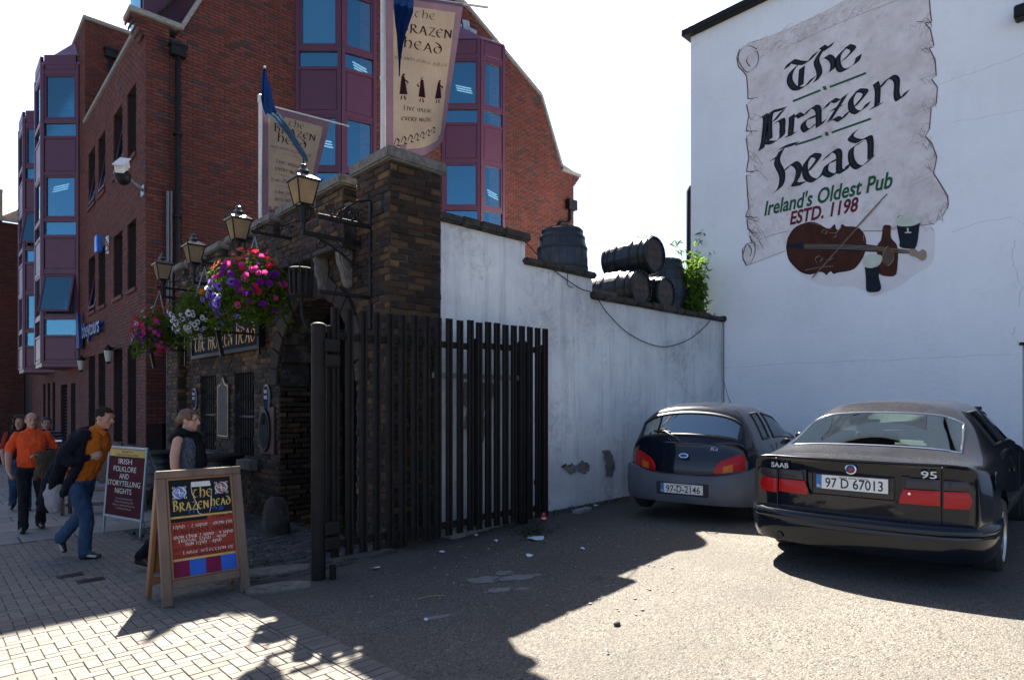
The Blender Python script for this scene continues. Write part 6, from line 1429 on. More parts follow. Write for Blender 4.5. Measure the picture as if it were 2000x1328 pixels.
r_ = car(saloon, M_cp, M_cg, S1, RX, cell1, [(1.02, RW), (3.72, RW)], RW, {0: ('body', M_cp), 1: ('rear_window', M_cgs), 2: ('side_window', M_cgd), 3: ('windscreen', M_cg), 4: ('underbody', M_trim)}, {'rear_window': (M_chr, .010), 'side_window': (M_trim, .012), 'windscreen': (M_trim, .012)})
for x in (1.02, 3.72):
    for s in (1, -1): wheel(saloon, x, s*.79, RW, .205, s, 10)
def wraplight(y0, y1, z0, z1, slope, m, name, d=.022, n=10):
    mb = MB(); 
    for s in (1, -1):
        vs = []; 
        for i in range(n+1):
            t = i/n
            for z in (z0, (z0+z1)/2, z1):
                y = y0+slope*((z-z0)/.2)*(1-t)+(y1-y0)*t; k = d*(1 if 0 < i < n and z not in (z0, z1) else .35)
                vs.append((RX(y, z)-k, s*y, z))
        m_ = MB(); fs = []
        for i in range(n):
            for j in range(2): fs.append((i*3+j, i*3+3+j, i*3+4+j, i*3+1+j))
        m_.add(vs, fs); m_.build(name, m, saloon, smooth=40)
wraplight(.325, .585, .635, .745, .045, M_red_l, 'tail_light'); wraplight(.605, .80, .62, .745, 0, M_red_l, 'tail_light'); wraplight(.365, .585, .752, .83, .04, M_smk, 'light_lens'); wraplight(.605, .795, .752, .825, 0, M_smk, 'light_lens'); wraplight(.31, .345, .632, .84, .085, M_trim, 'light_surround', .01, 3)
P1 = [(.95, -.865), (.75, -.885), (.55, -.885), (.38, -.868), (.24, -.82), (.14, -.73), (.08, -.60), (.045, -.40), (.03, -.2), (.026, 0)]; P1 = P1+[(x, -y) for x, y in P1[-2::-1]]
bp = sweep(MB(), P1, [(-.10, .50), (-.02, .505), (.018, .485), (.028, .455), (.026, .43), (.018, .42), (.022, .40), (.012, .30), (-.02, .225), (-.12, .20)]); bp.build('bumper', M_cp, saloon, smooth=45)
MB().tube([(RX(.60, z)-.004, s*.60, z) for s in (-1,) for z in np.linspace(.50, .925, 9)], .0045, 5).build('boot_seam', M_trim, saloon); MB().tube([(RX(.60, z)-.004, .60, z) for z in np.linspace(.50, .925, 9)], .0045, 5).build('boot_seam', M_trim, saloon)
MB().tube([(RX(y, .915)-.003, y, .915) for y in np.linspace(-.70, .70, 15)], .007, 5, flat=.5).build('boot_lip', M_cp, saloon)
MB().box((RX(0, .72)-.002, -.30, .645), (RX(0, .72)+.05, .30, .83)).build('plate_recess', M_cp, saloon, bevel=.01)
plate(saloon, rearM(RX(0, .755)-.012, .755), .52, .112, '97 D 67013', 'BAILE ATHA CLIATH')
Mbg = rearM(RX(0, .87)-.016, .872); e_ = MB().lathe([(.042, 0), (.042, .006), (.034, .010), (.002, .010)], 20, Mbg).build('emblem', M_chr, saloon, smooth=40); MB().lathe([(.033, .0105), (.002, .012)], 18, Mbg).build('emblem_face', mat('emblem_blue', (.02, .03, .14), None, .3), e_); MB().lathe([(.015, .0125), (.002, .014)], 10, Mbg).build('emblem_mark', mat('emblem_red', (.4, .03, .03), None, .3), e_)
text('SAAB', .06, rearM(RX(.50, .86)-.004, .842, 0, .57, R(-12)), M_bdg, saloon, 'badge', .02, ext=.002, fit=.16); text('95', .075, rearM(RX(.5, .86)-.010, .838, 0, -.52, R(10)), M_bdg, saloon, 'badge', .01, ext=.002, fit=.10)
MB().tube([(.05, .55, .27), (.2, .55, .28), (.5, .54, .3)], .03, 12).build('exhaust', M_trim, saloon, smooth=50)
MB().lathe([(.008, 0), (.01, .006)], 8, rearM(RX(.40, .7)-.024, .715, 0, -.40)).build('lock', M_chr, saloon)
fl = MB(); fl.lathe([(.075, 0), (.075, .004), (.07, .006)], 20, T(.62, -.872, .80) @ Matrix.Rotation(R(90), 4, 'X')); fl.build('fuel_flap', M_cp, saloon)
for s in (1, -1):
    MB().tube([(x, s*.9, z) for x, z in ((2.31, .93), (2.31, .6), (2.29, .32))], .005, 5).build('door_seam', M_trim, saloon); MB().beam((1.75, s*.897, .80), (1.95, s*.897, .80), .02, .03).build('door_handle', M_cp, saloon, bevel=.006)
    MB().beam((1.4, s*.897, .55), (3.3, s*.897, .53), .012, .04).build('side_strip', M_trim, saloon); MB().blob((3.2, s*.98, 1.0), (.07, .10, .065), 10, 6).build('mirror', M_cp, saloon, smooth=60)
# cabin
itn = MB().box((.72, -.70, .88), (1.25, .70, .93)); itn.build('parcel_shelf', M_seat, saloon); MB().box((.75, -.78, .26), (3.5, .78, .34)).build('cabin_floor', M_dash, saloon)
for y, x in ((-.38, 1.42), (.38, 1.42), (0, 1.42), (-.37, 2.35), (.37, 2.35)):
    mb = MB(); h = 1.0 if x < 2 else 1.02; mb.box((x-.1, y-.22, .5), (x+.04, y+.22, h)); mb.build('seat_back', M_seat, saloon, bevel=.04, bseg=2)
    if y or x < 2: MB().box((x-.12, y-.13, h+.03), (x-.03, y+.13, h+.2 if x > 2 else h+.13)).build('head_restraint', M_seat, saloon, bevel=.035, bseg=2)
MB().box((3.0, -.74, .75), (3.55, .74, .95)).build('dashboard', M_dash, saloon, bevel=.04); MB().box((2.78, -.1, 1.27), (2.82, .1, 1.33)).build('mirror', M_dash, saloon, bevel=.01)
MB().tube([(2.95, -.37+.18*math.cos(t), .93+.18*math.sin(t)) for t in np.linspace(0, 6.28, 20)], .013, 6).build('steering_wheel', M_dash, saloon)
for s in (-.35, .35): MB().box((2.85, s-.2, 1.30), (2.9, s+.2, 1.36)).build('sun_visor', M_seat, saloon)
MB().add([(3.12, -.62, .96), (3.12, -.56, .96), (3.12, -.59, 1.09)], [(0, 1, 2)]).build('warning_triangle', mat('orange_red', (.6, .09, .03)), saloon)
saloon.location = (5.29, 1.76, .262); saloon.rotation_euler = (0, 0, R(3.8))
# ---- small hatchback
RX2 = lambda y, z: .06+.16*(abs(y)/.70)**2.4+.20*max(0, (z-.60))+.03*max(0, .6-z)
def s2(x, w, zsh, wsh, bl, re, tm, tc, zb=.2): return (x, [(0, zb), (.55, zb), (w-.07, .30), (w, .42), (w+.002, .62), (wsh, zsh), bl, re, tm, (0, tc)])
S2 = [s2(.13, .70, .78, .70, (.685, .85), (.635, .895), (.365, .918), .925), s2(.17, .715, .785, .715, (.69, .862), (.645, .915), (.37, .945), .952),
      s2(.37, .785, .80, .775, (.745, .885), (.635, 1.20), (.375, 1.315), 1.345), s2(.44, .79, .80, .78, (.75, .89), (.625, 1.255), (.365, 1.347), 1.372), s2(.66, .805, .805, .79, (.755, .895), (.60, 1.31), (.352, 1.385), 1.40), s2(.72, .81, .805, .79, (.757, .895), (.595, 1.322), (.35, 1.392), 1.408), s2(1.14, .815, .81, .793, (.757, .90), (.585, 1.338), (.347, 1.398), 1.413), s2(1.22, .815, .81, .793, (.757, .90), (.585, 1.338), (.347, 1.398), 1.413),
      s2(1.9, .815, .81, .79, (.755, .90), (.565, 1.26), (.34, 1.32), 1.335), s2(1.98, .815, .81, .79, (.753, .90), (.565, 1.24), (.34, 1.30), 1.315), s2(2.68, .81, .80, .78, (.74, .89), (.64, .93), (.37, .95), .955), s2(2.76, .808, .795, .775, (.735, .88), (.63, .91), (.36, .93), .935), s2(3.2, .78, .72, .74, (.69, .77), (.55, .80), (.31, .82), .825), s2(3.5, .70, .58, .65, (.60, .62), (.46, .65), (.26, .66), .665)]
def cell2(i, j):
    if i == 1 and j >= 7: return 1
    if j == 6 and i in (5, 7, 8, 9): return 2
    if i == 9 and j >= 7: return 3
    if j == 0: return 4
    return 0
hatch = thing('parked_car', 'small dark rounded hatchback with unpainted grey rear bumper by the white wall', 'car', (0, 0, 0))
RW = .275
car(hatch, M_cp2, M_cg, S2, RX2, cell2, [(.66, RW), (3.02, RW)], RW, {0: ('body', M_cp2), 1: ('rear_window', M_cgr), 2: ('side_window', M_cgd), 3: ('windscreen', M_cg), 4: ('underbody', M_trim)}, {'rear_window': (M_trim, .022), 'side_window': (M_trim, .014), 'windscreen': (M_trim, .012)})
for x in (.66, 3.02):
    for s in (1, -1): wheel(hatch, x, s*.735, RW, .165, s, 7)
P2 = [(1.02, -.815), (.93, -.82), (.30, -.79), (.20, -.735), (.11, -.62), (.055, -.42), (.035, -.2), (.03, 0)]; P2 = spl(P2, 3); P2 = P2+[(x, -y) for x, y in P2[-2::-1]]
nP = len(P2); mb = MB()
for i, (x, y) in enumerate(P2):
    a, c = P2[max(i-1, 0)], P2[min(i+1, nP-1)]; d = V((c[0]-a[0], c[1]-a[1], 0)).normalized(); o = V((-d.y, d.x, 0))
    side = min(1, max(0, (abs(y)-.25)/.52)); zt = .535+.10*side**2-(.28 if .38 < x < .95 else 0)*0
    zb = .20 if x < .36 else .20
    if .36 < x < .98: q = min(1, abs(x-.66)/.31); zb = max(.2, RW+math.sqrt(max(0, .345**2-(x-.66)**2)) if abs(x-.66) < .345 else .2); zt = max(zt, zb+.03)
    for dd_, z in ((-.05, zt+.01), (.012, zt-.005), (.024, zt-.05), (.03, (zt+zb)/2+.02), (.02, zb+.06), (-.01, zb), (-.07, zb-.01)): mb.v.append((x+o.x*dd_, y+o.y*dd_, z))
for i in range(nP-1):
    for j in range(6): mb.f.append((i*7+j, i*7+7+j, i*7+8+j, i*7+j+1)); mb.m.append(0)
mb.build('bumper', M_plas, hatch, smooth=50)
for s in (1, -1):
    MB().tube([(P2[nP//2][0]+.0+RX2(.36, z)*0+.045+(z-.2)*-.02-.033, s*.36, z) for z in (.22, .35, .5)], .004, 5).build('bumper_seam', M_trim, hatch)
    vs = []; n = 10
    lens_ = MB(); C = []
    for i in range(n+1):
        t = i/n
        for z_ in (0, .5, 1):
            y = .36+.335*t; zl = .562+.06*t; zh = .615+.23*(t**.5)-.03*t; z = zl+(zh-zl)*z_; k = .022 if 0 < i < n and z_ == .5 else .006
            C.append((RX2(y, z)-k-.012, s*y, z))
    fs1 = []; fs2 = []
    for i in range(n):
        for j in range(2): (fs2 if (j == 0 and 3 <= i < 6) else fs1).append((i*3+j, i*3+3+j, i*3+4+j, i*3+1+j))
    MB().add(C, fs1).build('tail_light', M_red_l, hatch, smooth=50); MB().add(C, fs2).build('indicator_lens', M_amb_l, hatch, smooth=50)
pw_ = rearM(-.005, .375); MB().box((-.32, -.08, -.03), (.32, .075, -.008), 0, pw_).build('plate_recess', M_trim, hatch, bevel=.01); plate(hatch, pw_, .52, .112, '97-D-2146', 'BAILE ATHA CLIATH')
x0 = RX2(0, .76)-.012; e_ = MB().prism([(.058*math.cos(t), .028*math.sin(t)) for t in np.linspace(0, 6.28, 22)[:-1]], .008, rearM(x0, .765, .19)).build('emblem', M_chr, hatch); MB().prism([(.047*math.cos(t), .019*math.sin(t)) for t in np.linspace(0, 6.28, 20)[:-1]], .0095, rearM(x0, .765, .19)).build('emblem_face', mat('oval_blue', (.02, .06, .25), None, .3), e_)
MB().prism([(-.05, -.05), (.05, -.05), (.05, -.025), (-.05, -.025)], .02, rearM(x0, .765, .19)).build('boot_handle', M_trim, hatch, bevel=.006)
text('Ka', .07, rearM(RX2(.4, .84)-.012, .835, .19, -.34, R(10)), M_bdg, hatch, 'badge', .0, shear=.3, ext=.002, fit=.085)
MB().tube([(RX2(.05, .93)-.035, .06, .925), (RX2(.05, .96)-.045, .10, .975), (RX2(.1, 1.03)-.035, .22, 1.035), (.215, .30, 1.055)], [.016, .012, .009, .007], 6).tube([(.20, .22, 1.045), (.22, .45, 1.05)], .008, 5).build('rear_wiper', M_trim, hatch, smooth=50)
MB().tube([(1.6, -.12, 1.36), (1.50, -.10, 1.48), (1.36, -.08, 1.72)], [.006, .004, .003], 5).blob((1.6, -.12, 1.37), (.025, .02, .015), 8, 4).build('aerial', M_trim, hatch)
for s in (1, -1): MB().tube([(RX2(y, z)-.004, s*y, z) for y, z in ((.66, .84), (.665, .80), (.60, .70), (.50, .60), (.36, .555), (.18, .542), (0, .54))], .006, 5).build('hatch_seam', M_trim, hatch)
for s in (1, -1): MB().tube([(1.18, s*.80, .89), (1.20, s*.822, .72), (1.24, s*.822, .45)], .005, 5).build('door_seam', M_trim, hatch); MB().blob((2.45, s*.86, .93), (.07, .09, .06), 10, 6).build('mirror', M_cp2, hatch, smooth=60)
MB().tube([(.10, -.28, .21), (.4, -.28, .22)], .025, 10).build('exhaust', M_rust, hatch, smooth=50)
MB().box((.45, -.62, .80), (.9, .62, .84)).build('parcel_shelf', M_seat, hatch); MB().box((.6, -.7, .25), (2.6, .7, .32)).build('cabin_floor', M_dash, hatch)
for y, x in ((-.32, 1.0), (.32, 1.0), (-.34, 1.75), (.34, 1.75)):
    MB().box((x-.1, y-.22, .45), (x+.03, y+.22, .98)).build('seat_back', M_seat, hatch, bevel=.04, bseg=2); MB().box((x-.12, y-.12, 1.0), (x-.03, y+.12, 1.15)).build('head_restraint', M_seat, hatch, bevel=.035, bseg=2)
MB().box((2.2, -.68, .70), (2.65, .68, .90)).build('dashboard', M_dash, hatch, bevel=.04)
hatch.location = (6.55, 4.02, .26); hatch.rotation_euler = (0, 0, R(11))
# ================================================================== people
def skin_mat(name, c): 
    t = NT(name); vec = t.coords(); col = t.mix(t.noise(vec, 9, 5), c, tuple(a*b for a, b in zip(c, (.75, .62, .58))))
    t.bsdf(Base_Color=col, Roughness=.5, Subsurface_Weight=.08, Specular_IOR_Level=.35); return t.mat
def fabric(name, c, c2=None, sc=5, bs=25, st=.8):
    t = NT(name); vec = t.coords(); n = t.noise(t.scale(vec, (1, 1, .55)), sc, 5, .65); f = t.noise(t.scale(vec, (1, 1, .4)), 8, 4, .6, 0, .8)
    col = t.mix(t.ramp(n, [(.35, 0), (.68, 1)]), c, c2 or tuple(x*.6 for x in c)); t.bsdf(Base_Color=col, Roughness=.9, Specular_IOR_Level=.15, Normal=t.bump(f, st, .03)); return t.mat
M_skin = skin_mat('skin', (.42, .23, .16)); M_skin2 = skin_mat('skin_fair', (.52, .30, .22)); M_eyew = mat('eye_white', (.26, .22, .19)); M_eyed = mat('eye_dark', (.02, .015, .012)); M_lip = mat('lip', (.30, .10, .09)); M_sole = mat('sole_rubber', (.55, .52, .46)); M_shoe = mat('shoe_leather', (.022, .017, .014), None, .4)
class Fig:
    """shapes that are fused into one skin; each carries the index of its material"""
    def __init__(s): s.c = []; s.mb = MB()
    def cap(s, a, b, ra, rb, m, flat=1.): 
        a, b = V(a), V(b); s.c.append((np.array(a), np.array(b), ra, rb, m)); d = b-a; L = d.length or 1e-4; q = d.to_track_quat('Z', 'Y').to_matrix().to_4x4(); Mx = T(*a) @ q
        pr = [(max(.001, ra*math.cos(t)), ra*math.sin(t)) for t in np.linspace(-1.57, 0, 5)]+[(max(.001, rb*math.cos(t)), L+rb*math.sin(t)) for t in np.linspace(0, 1.57, 5)]
        s.mb.lathe(pr, 14, Mx, m); return s
    def chain(s, pts, rs, m):
        for (a, b), (r, q) in zip(zip(pts, pts[1:]), zip(rs, rs[1:])): s.cap(a, b, r, q, m)
        return s
    def ell(s, c, r, m, Mx=None):
        c = V(c); s.mb.lathe([(max(.002, math.sin(math.pi*i/10)), -math.cos(math.pi*i/10)) for i in range(11)], 16, T(*c) @ (Mx or Matrix.Identity(4)) @ Matrix.Diagonal((*r, 1)), m)
        s.c.append((np.array(c), np.array(c), sum(r)/3, sum(r)/3, m)); return s
    def loft(s, secs, lat, m):
        """sections: (centre, half width, half depth[, material]) with lateral direction lat (may be a list)"""
        vs = []; fs = []; n = 18
        for i, q in enumerate(secs):
            c, a, b = V(q[0]), q[1], q[2]; up = (V(secs[min(i+1, len(secs)-1)][0])-V(secs[max(i-1, 0)][0])).normalized(); l = V(lat[i] if isinstance(lat, list) else lat); l = (l-up*l.dot(up)).normalized(); f = up.cross(l)
            for j in range(n): t = 2*math.pi*j/n; ct, sn = math.cos(t), math.sin(t); vs.append(c+l*(a*math.copysign(abs(ct)**.85, ct))+f*(b*math.copysign(abs(sn)**.85, sn)))
        for i in range(len(secs)-1):
            for j in range(n): fs.append((i*n+j, i*n+(j+1) % n, (i+1)*n+(j+1) % n, (i+1)*n+j))
        fs += [tuple(range(n))[::-1], tuple((len(secs)-1)*n+j for j in range(n))]; s.mb.add(vs, fs, m)
        for (q, w_) in zip(secs, secs[1:]):
            l = V(lat[0] if isinstance(lat, list) else lat).normalized()
            for k in (-.55, 0, .55): s.c.append((np.array(V(q[0])+l*q[1]*k), np.array(V(w_[0])+l*w_[1]*k), q[2], w_[2], (w_[3] if len(w_) > 3 else m)))
        return s
    def hand(s, wr, d, n, L, m, curl=.5, side=1):
        """wr wrist, d direction of the palm, n palm normal"""
        d, n = V(d).normalized(), V(n).normalized(); n = (n-d*n.dot(d)).normalized(); x = d.cross(n); wr = V(wr)
        for k in (-1, 0, 1): s.cap(wr+x*k*.014, wr+d*.085*L+x*k*.024, .017, .014, m)
        for k, l in ((-1.5, .062), (-.5, .075), (.5, .07), (1.5, .055)):
            b = wr+d*.09*L+x*k*.019; a1 = curl; p1 = b+(d*math.cos(a1*.6)+n*math.sin(a1*.6))*l*.5*L; p2 = p1+(d*math.cos(a1*1.8)+n*math.sin(a1*1.8))*l*.5*L; s.chain([b, p1, p2], [.0105, .0098, .0085], m)
        t0 = wr+d*.03+x*.03*side; t1 = t0+(d*.7+x*.6*side+n*.4).normalized()*.04*L; t2 = t1+(d*.85+n*.5).normalized()*.032*L; s.chain([t0, t1, t2], [.014, .012, .009], m); return s
    def head(s, c, face, m, sc=1., neck=None):
        c = V(c); f = V(face).normalized(); l = V((0, 0, 1)).cross(f).normalized(); u = f.cross(l); Mx = Matrix.Identity(4)
        for i, a in enumerate((f, l, u)): Mx.col[i][:3] = a
        P = lambda x, y, z: c+f*(x*sc)+l*(y*sc)+u*(z*sc); s.P = P; s.HM = Mx
        s.ell(P(-.012, 0, .03), (.098*sc, .076*sc, .088*sc), m, Mx); s.ell(P(.018, 0, -.035), (.072*sc, .062*sc, .085*sc), m, Mx); s.ell(P(.055, 0, -.092), (.032*sc, .034*sc, .026*sc), m, Mx)
        s.cap(P(.088, 0, .02), P(.112, 0, -.022), .011*sc, .016*sc, m); s.cap(P(.106, -.012, -.026), P(.106, .012, -.026), .010*sc, .010*sc, m); s.cap(P(.078, -.035, .038), P(.078, .035, .038), .014*sc, .014*sc, m); s.cap(P(.084, -.018, -.062), P(.084, .018, -.062), .012*sc, .012*sc, m)
        for k in (-1, 1): s.ell(P(-.005, k*.078, -.005), (.022*sc, .010*sc, .034*sc), m, Mx); s.ell(P(.055, k*.04, -.02), (.025*sc, .022*sc, .022*sc), m, Mx)
        if neck is not None: s.cap(neck, P(-.015, 0, -.06), .062*sc, .056*sc, m)
        return s
    def face_parts(s, t, open_=True):
        P = s.P
        for k in (-1, 1):
            e = MB().blob(P(.072, k*.031, .012), .0118, 10, 8).build('eye', M_eyew, t, smooth=60); MB().blob(P(.081, k*.031, .012), .0065, 8, 6).build('iris', M_eyed, e)
        MB().tube([P(.093, -.024, -.062), P(.0985, 0, -.060), P(.093, .024, -.062)], .005, 6, flat=.7).build('mouth', M_lip, t, smooth=60)
    def build(s, name, mats_, t, vox=.011, smooth=4):
        o = s.mb.build(name, mats_[0], None); me = evalmesh(o, [('REMESH', dict(mode='VOXEL', voxel_size=vox, use_smooth_shade=True)), ('SMOOTH', dict(iterations=smooth, factor=.5))]); strip(o)
        n = len(me.polygons); C = np.zeros(n*3); me.polygons.foreach_get('center', C); C = C.reshape(-1, 3); best = np.full(n, 9.); ix = np.zeros(n, dtype=int)
        for a, b, ra, rb, m in s.c:
            d = b-a; L2 = d@d; tt = np.clip(((C-a)@d)/L2, 0, 1) if L2 > 1e-9 else np.zeros(n); ds = np.linalg.norm(C-a-np.outer(tt, d), axis=1)-(ra+(rb-ra)*tt); k = ds < best; best[k] = ds[k]; ix[k] = m
        vm = {}
        for pl_, m in zip(me.polygons, ix):
            for v in pl_.vertices: vm.setdefault(v, m)
        nr_ = [v.normal.copy() for v in me.vertices]; cs_ = [v.co.copy() for v in me.vertices]; isc = [m.name.split('_')[0] in ('polo', 'trousers', 'jacket', 'denim', 'shirt', 'lining', 'top', 'sleeve', 'scarf', 'skirt', 'striped', 'patterned') for m in mats_]
        for k_, c in enumerate(cs_):
            if isc[vm.get(k_, 0)]:
                q = noise.noise(V((c.x*7, c.y*7, c.z*5)))*.5+noise.noise(V((c.x*13+c.z*6, c.y*13, c.z*9)))*.8; cs_[k_] = c+nr_[k_]*(.011*(abs(q)*2-.45))
        me.vertices.foreach_set('co', [a_ for c in cs_ for a_ in c])
        me.materials.clear()
        for m in mats_: me.materials.append(m)
        me.polygons.foreach_set('material_index', ix); me.polygons.foreach_set('use_smooth', [True]*n); me.name = name; me.update(); return link(name, me, t)
def hair_shell(t, fig, m, c=(-.02, 0, .045), r=(.104, .083, .088), cut=None, extra=(), name='hair', noise_=.004, vox=.008):
    h = Fig(); P = fig.P; h.ell(P(*c), r, 0, fig.HM)
    for (q, rr) in extra: h.ell(P(*q), rr, 0, fig.HM)
    o = h.mb.build(name, m, None); me = evalmesh(o, [('REMESH', dict(mode='VOXEL', voxel_size=vox, use_smooth_shade=True)), ('SMOOTH', dict(iterations=2, factor=.5))]); strip(o)
    inv = fig.HM.inverted(); cc = fig.P(0, 0, 0); bm = bmesh.new(); bm.from_mesh(me)
    if cut:
        dl = [v for v in bm.verts if cut(*(inv @ (v.co-cc)))]; bmesh.ops.delete(bm, geom=dl, context='VERTS')
    nn_ = [(v, v.co+v.normal*(noise.noise(V((v.co.x*90, v.co.y*90, v.co.z*30)))*noise_*1.2+noise.noise(v.co*22)*noise_*1.2)) for v in bm.verts]
    for v, c_ in nn_: v.co = c_
    bm.to_mesh(me); bm.free(); me.materials.clear(); me.materials.append(m); me.name = name; return link(name, me, t)
def place(t, x, y, ang): t.location = (x, y, gz(x, y)); t.rotation_euler = (0, 0, R(ang))
def legs(f, hip, kn, an, toe, m, ms, rt=(.093, .068, .058), hem=.062):
    for h, k, a, q in zip(hip, kn, an, toe):
        f.chain([h, V(h).lerp(V(k), .5), k, V(k).lerp(V(a), .45), V(a)+V((0, 0, .0))], [rt[0], rt[0]*.93, rt[1], rt[2]+.004, hem], m)
        a_ = V(a); q_ = V(q); d = (q_-a_); d.z = 0 if abs(q_.z-a_.z) < .12 else d.z; f.cap(a_+V((0, 0, -.05))-d.normalized()*.03, q_, .038, .030, ms); f.cap(a_+V((0, 0, -.02)), a_.lerp(q_, .6)+V((0, 0, .0)), .045, .032, ms)
def sole(t, a, q, wd=.042, m=M_sole):
    a, q = V(a), V(q); d = (q-a).normalized(); mb = MB(); l = V((0, 0, 1)).cross(d).normalized(); n = d.cross(l)
    pts = [(-.065, -.028), (-.07, 0), (-.065, .028), (.04, .036), ((q-a).length+.0, .042), ((q-a).length+.035, 0), ((q-a).length, -.042), (.04, -.034)]
    Mx = Matrix.Identity(4)
    for i, v in enumerate((d, l, n)): Mx.col[i][:3] = v
    Mx.col[3][:3] = a-n*.032
    mb.prism(pts, .022, Mx); mb.build('sole', m, t, bevel=.005, smooth=50)
# ---- man in orange polo, walking towards us
F1 = Fig(); P1_ = thing('person', 'balding man in orange polo and dark trousers walking with jackets over his arm', 'person')
F1.loft([((0, 0, .86), .165, .118), ((0, 0, .95), .172, .122), ((.02, 0, 1.04), .172, .128, 1), ((.03, 0, 1.15), .168, .128, 1), ((.02, 0, 1.28), .18, .125, 1), ((.0, 0, 1.39), .175, .10, 1), ((-.01, 0, 1.46), .12, .08, 1)], (0, 1, 0), 2)
legs(F1, [(0, .095, .88), (0, -.095, .88)], [(.06, .11, .48), (.10, -.10, .49)], [(-.10, .11, .09), (.16, -.11, .085)], [(.06, .13, .05), (.32, -.13, .045)], 2, 3, hem=.068)
F1.chain([(-.01, -.175, 1.40), (-.02, -.235, 1.27), (-.02, -.25, 1.20)], [.055, .058, .062], 1).chain([(-.02, -.25, 1.20), (-.01, -.265, 1.11), (.10, -.27, .94), (.14, -.26, .88)], [.05, .046, .036, .028], 0)
F1.chain([(-.01, .175, 1.40), (-.03, .25, 1.26), (-.03, .265, 1.19)], [.055, .058, .062], 1).chain([(-.03, .265, 1.19), (-.02, .275, 1.11), (.16, .20, 1.08), (.24, .10, 1.10)], [.05, .046, .036, .028], 0)
F1.hand((.14, -.26, .88), (.5, .1, -.8), (.2, 1, .3), 1, 0, 1.3, 1); F1.hand((.24, .10, 1.10), (.3, -.9, .2), (.2, 0, -1), 1, 0, .7, -1)
F1.head((.03, 0, 1.605), (1, .10, 0), 0, 1.0, (-.01, 0, 1.42)); F1.loft([((-.005, 0, 1.44), .085, .075, 1), ((0, 0, 1.475), .072, .068, 1)], (0, 1, 0), 1)
F1.build('body', [M_skin, fabric('polo_orange', (.72, .085, .022), (.55, .06, .015)), fabric('trousers_dark', (.018, .020, .022)), M_shoe], P1_)
F1.face_parts(P1_); hair_shell(P1_, F1, mat('hair_grey', (.05, .04, .033), None, .8), c=(-.022, 0, .03), r=(.096, .082, .085), cut=lambda x, y, z: z > .075 or (x > .02 and z > -.0) or x > .035 or z < -.05)
cl = MB()
for k in (-1, 1): cl.add([F1.P(.01, k*.06, -.135), F1.P(.075, k*.02, -.165), F1.P(.085, k*.055, -.20), F1.P(.02, k*.085, -.155)], [(0, 1, 2, 3)])
cl.build('collar', fabric('collar_orange', (.68, .09, .02)), P1_)
J = Fig(); J.loft([((.20, .15, 1.16), .13, .05), ((.24, .16, 1.08), .15, .06), ((.25, .18, .95), .15, .045), ((.24, .20, .82), .13, .04), ((.22, .22, .72), .11, .035)], (.25, -1, 0), 0); J.cap((.22, .08, 1.0), (.22, .04, .78), .05, .045, 0); J.cap((.1, .22, 1.12), (.08, .28, .80), .07, .06, 1); J.cap((.06, .27, 1.1), (.05, .31, .92), .06, .05, 1)
J.build('carried_jacket', [fabric('jacket_brown', (.075, .055, .035), None, 5, 25, 1.), fabric('jacket_navy2', (.012, .013, .02), None, 5)], P1_, .012)
place(P1_, 1.10, 11.45, -92)
# ---- man pulling on a dark jacket, striding to the right
F2 = Fig(); P2_ = thing('person', 'man in amber shirt and jeans striding while pulling on a dark navy jacket', 'person')
F2.loft([((-.02, 0, .84), .16, .115), ((0, 0, .93), .165, .12), ((.05, .0, 1.03), .16, .128, 1), ((.10, 0, 1.15), .165, .135, 1), ((.15, 0, 1.28), .185, .128, 1), ((.17, 0, 1.38), .18, .105, 1), ((.18, 0, 1.45), .11, .08, 1)], [(.25, .97, 0)]*7, 2)
legs(F2, [(-.02, .095, .87), (-.01, -.095, .86)], [(-.07, .10, .47), (.12, -.08, .47)], [(-.30, .10, .20), (.10, -.09, .085)], [(-.26, .10, .055), (.27, -.10, .045)], 2, 3, (.098, .074, .064), .07)
F2.chain([(.17, -.17, 1.39), (.06, -.26, 1.27), (.02, -.29, 1.17)], [.062, .056, .05], 4).chain([(.02, -.29, 1.17), (.12, -.25, 1.13), (.20, -.15, 1.165)], [.05, .042, .034], 4)
F2.chain([(.15, .17, 1.39), (-.04, .24, 1.27), (-.22, .26, 1.16), (-.42, .27, 1.05)], [.062, .056, .048, .036], 4)
F2.hand((.20, -.16, 1.165), (.75, .25, .25), (-.2, 1, -.1), 1.05, 0, 1.4, -1); F2.hand((-.42, .27, 1.05), (-.7, 0, -.6), (0, -1, 0), 1, 0, .8, 1)
F2.head((.275, 0, 1.595), (.94, -.14, -.22), 0, 1.02, (.17, 0, 1.41)); F2.loft([((.175, 0, 1.43), .082, .075, 1), ((.195, 0, 1.475), .07, .066, 1)], (0, 1, 0), 1)
M_navy = fabric('jacket_navy', (.010, .012, .019), (.006, .007, .011), 4, 25, 1.2); M_jean = fabric('denim', (.022, .045, .085), (.045, .085, .14), 2.2, 25, 1.); M_shirt = fabric('shirt_amber', (.50, .135, .015), (.36, .09, .010), 5, 25, 1.1)
F2.build('body', [M_skin, M_shirt, M_jean, mat('shoe_brown', (.028, .018, .014), None, .5), M_navy], P2_)
F2.face_parts(P2_); hair_shell(P2_, F2, mat('hair_dark', (.014, .010, .008), (.026, .02, .016), .85, 60, spec=.12), c=(-.02, 0, .042), r=(.105, .084, .086), cut=lambda x, y, z: (x > .045 and z < .07) or z < -.06 or (x > .01 and z < .0))
sole(P2_, (.10, -.09, .075), (.25, -.10, .065)); sole(P2_, (-.30, .10, .19), (-.245, .10, .075))
cl = MB(); 
for k in (-1, 1): cl.add([F2.P(-.0, k*.058, -.115), F2.P(.075, k*.022, -.145), F2.P(.085, k*.062, -.19), F2.P(.0, k*.09, -.145)], [(0, 1, 2, 3)])
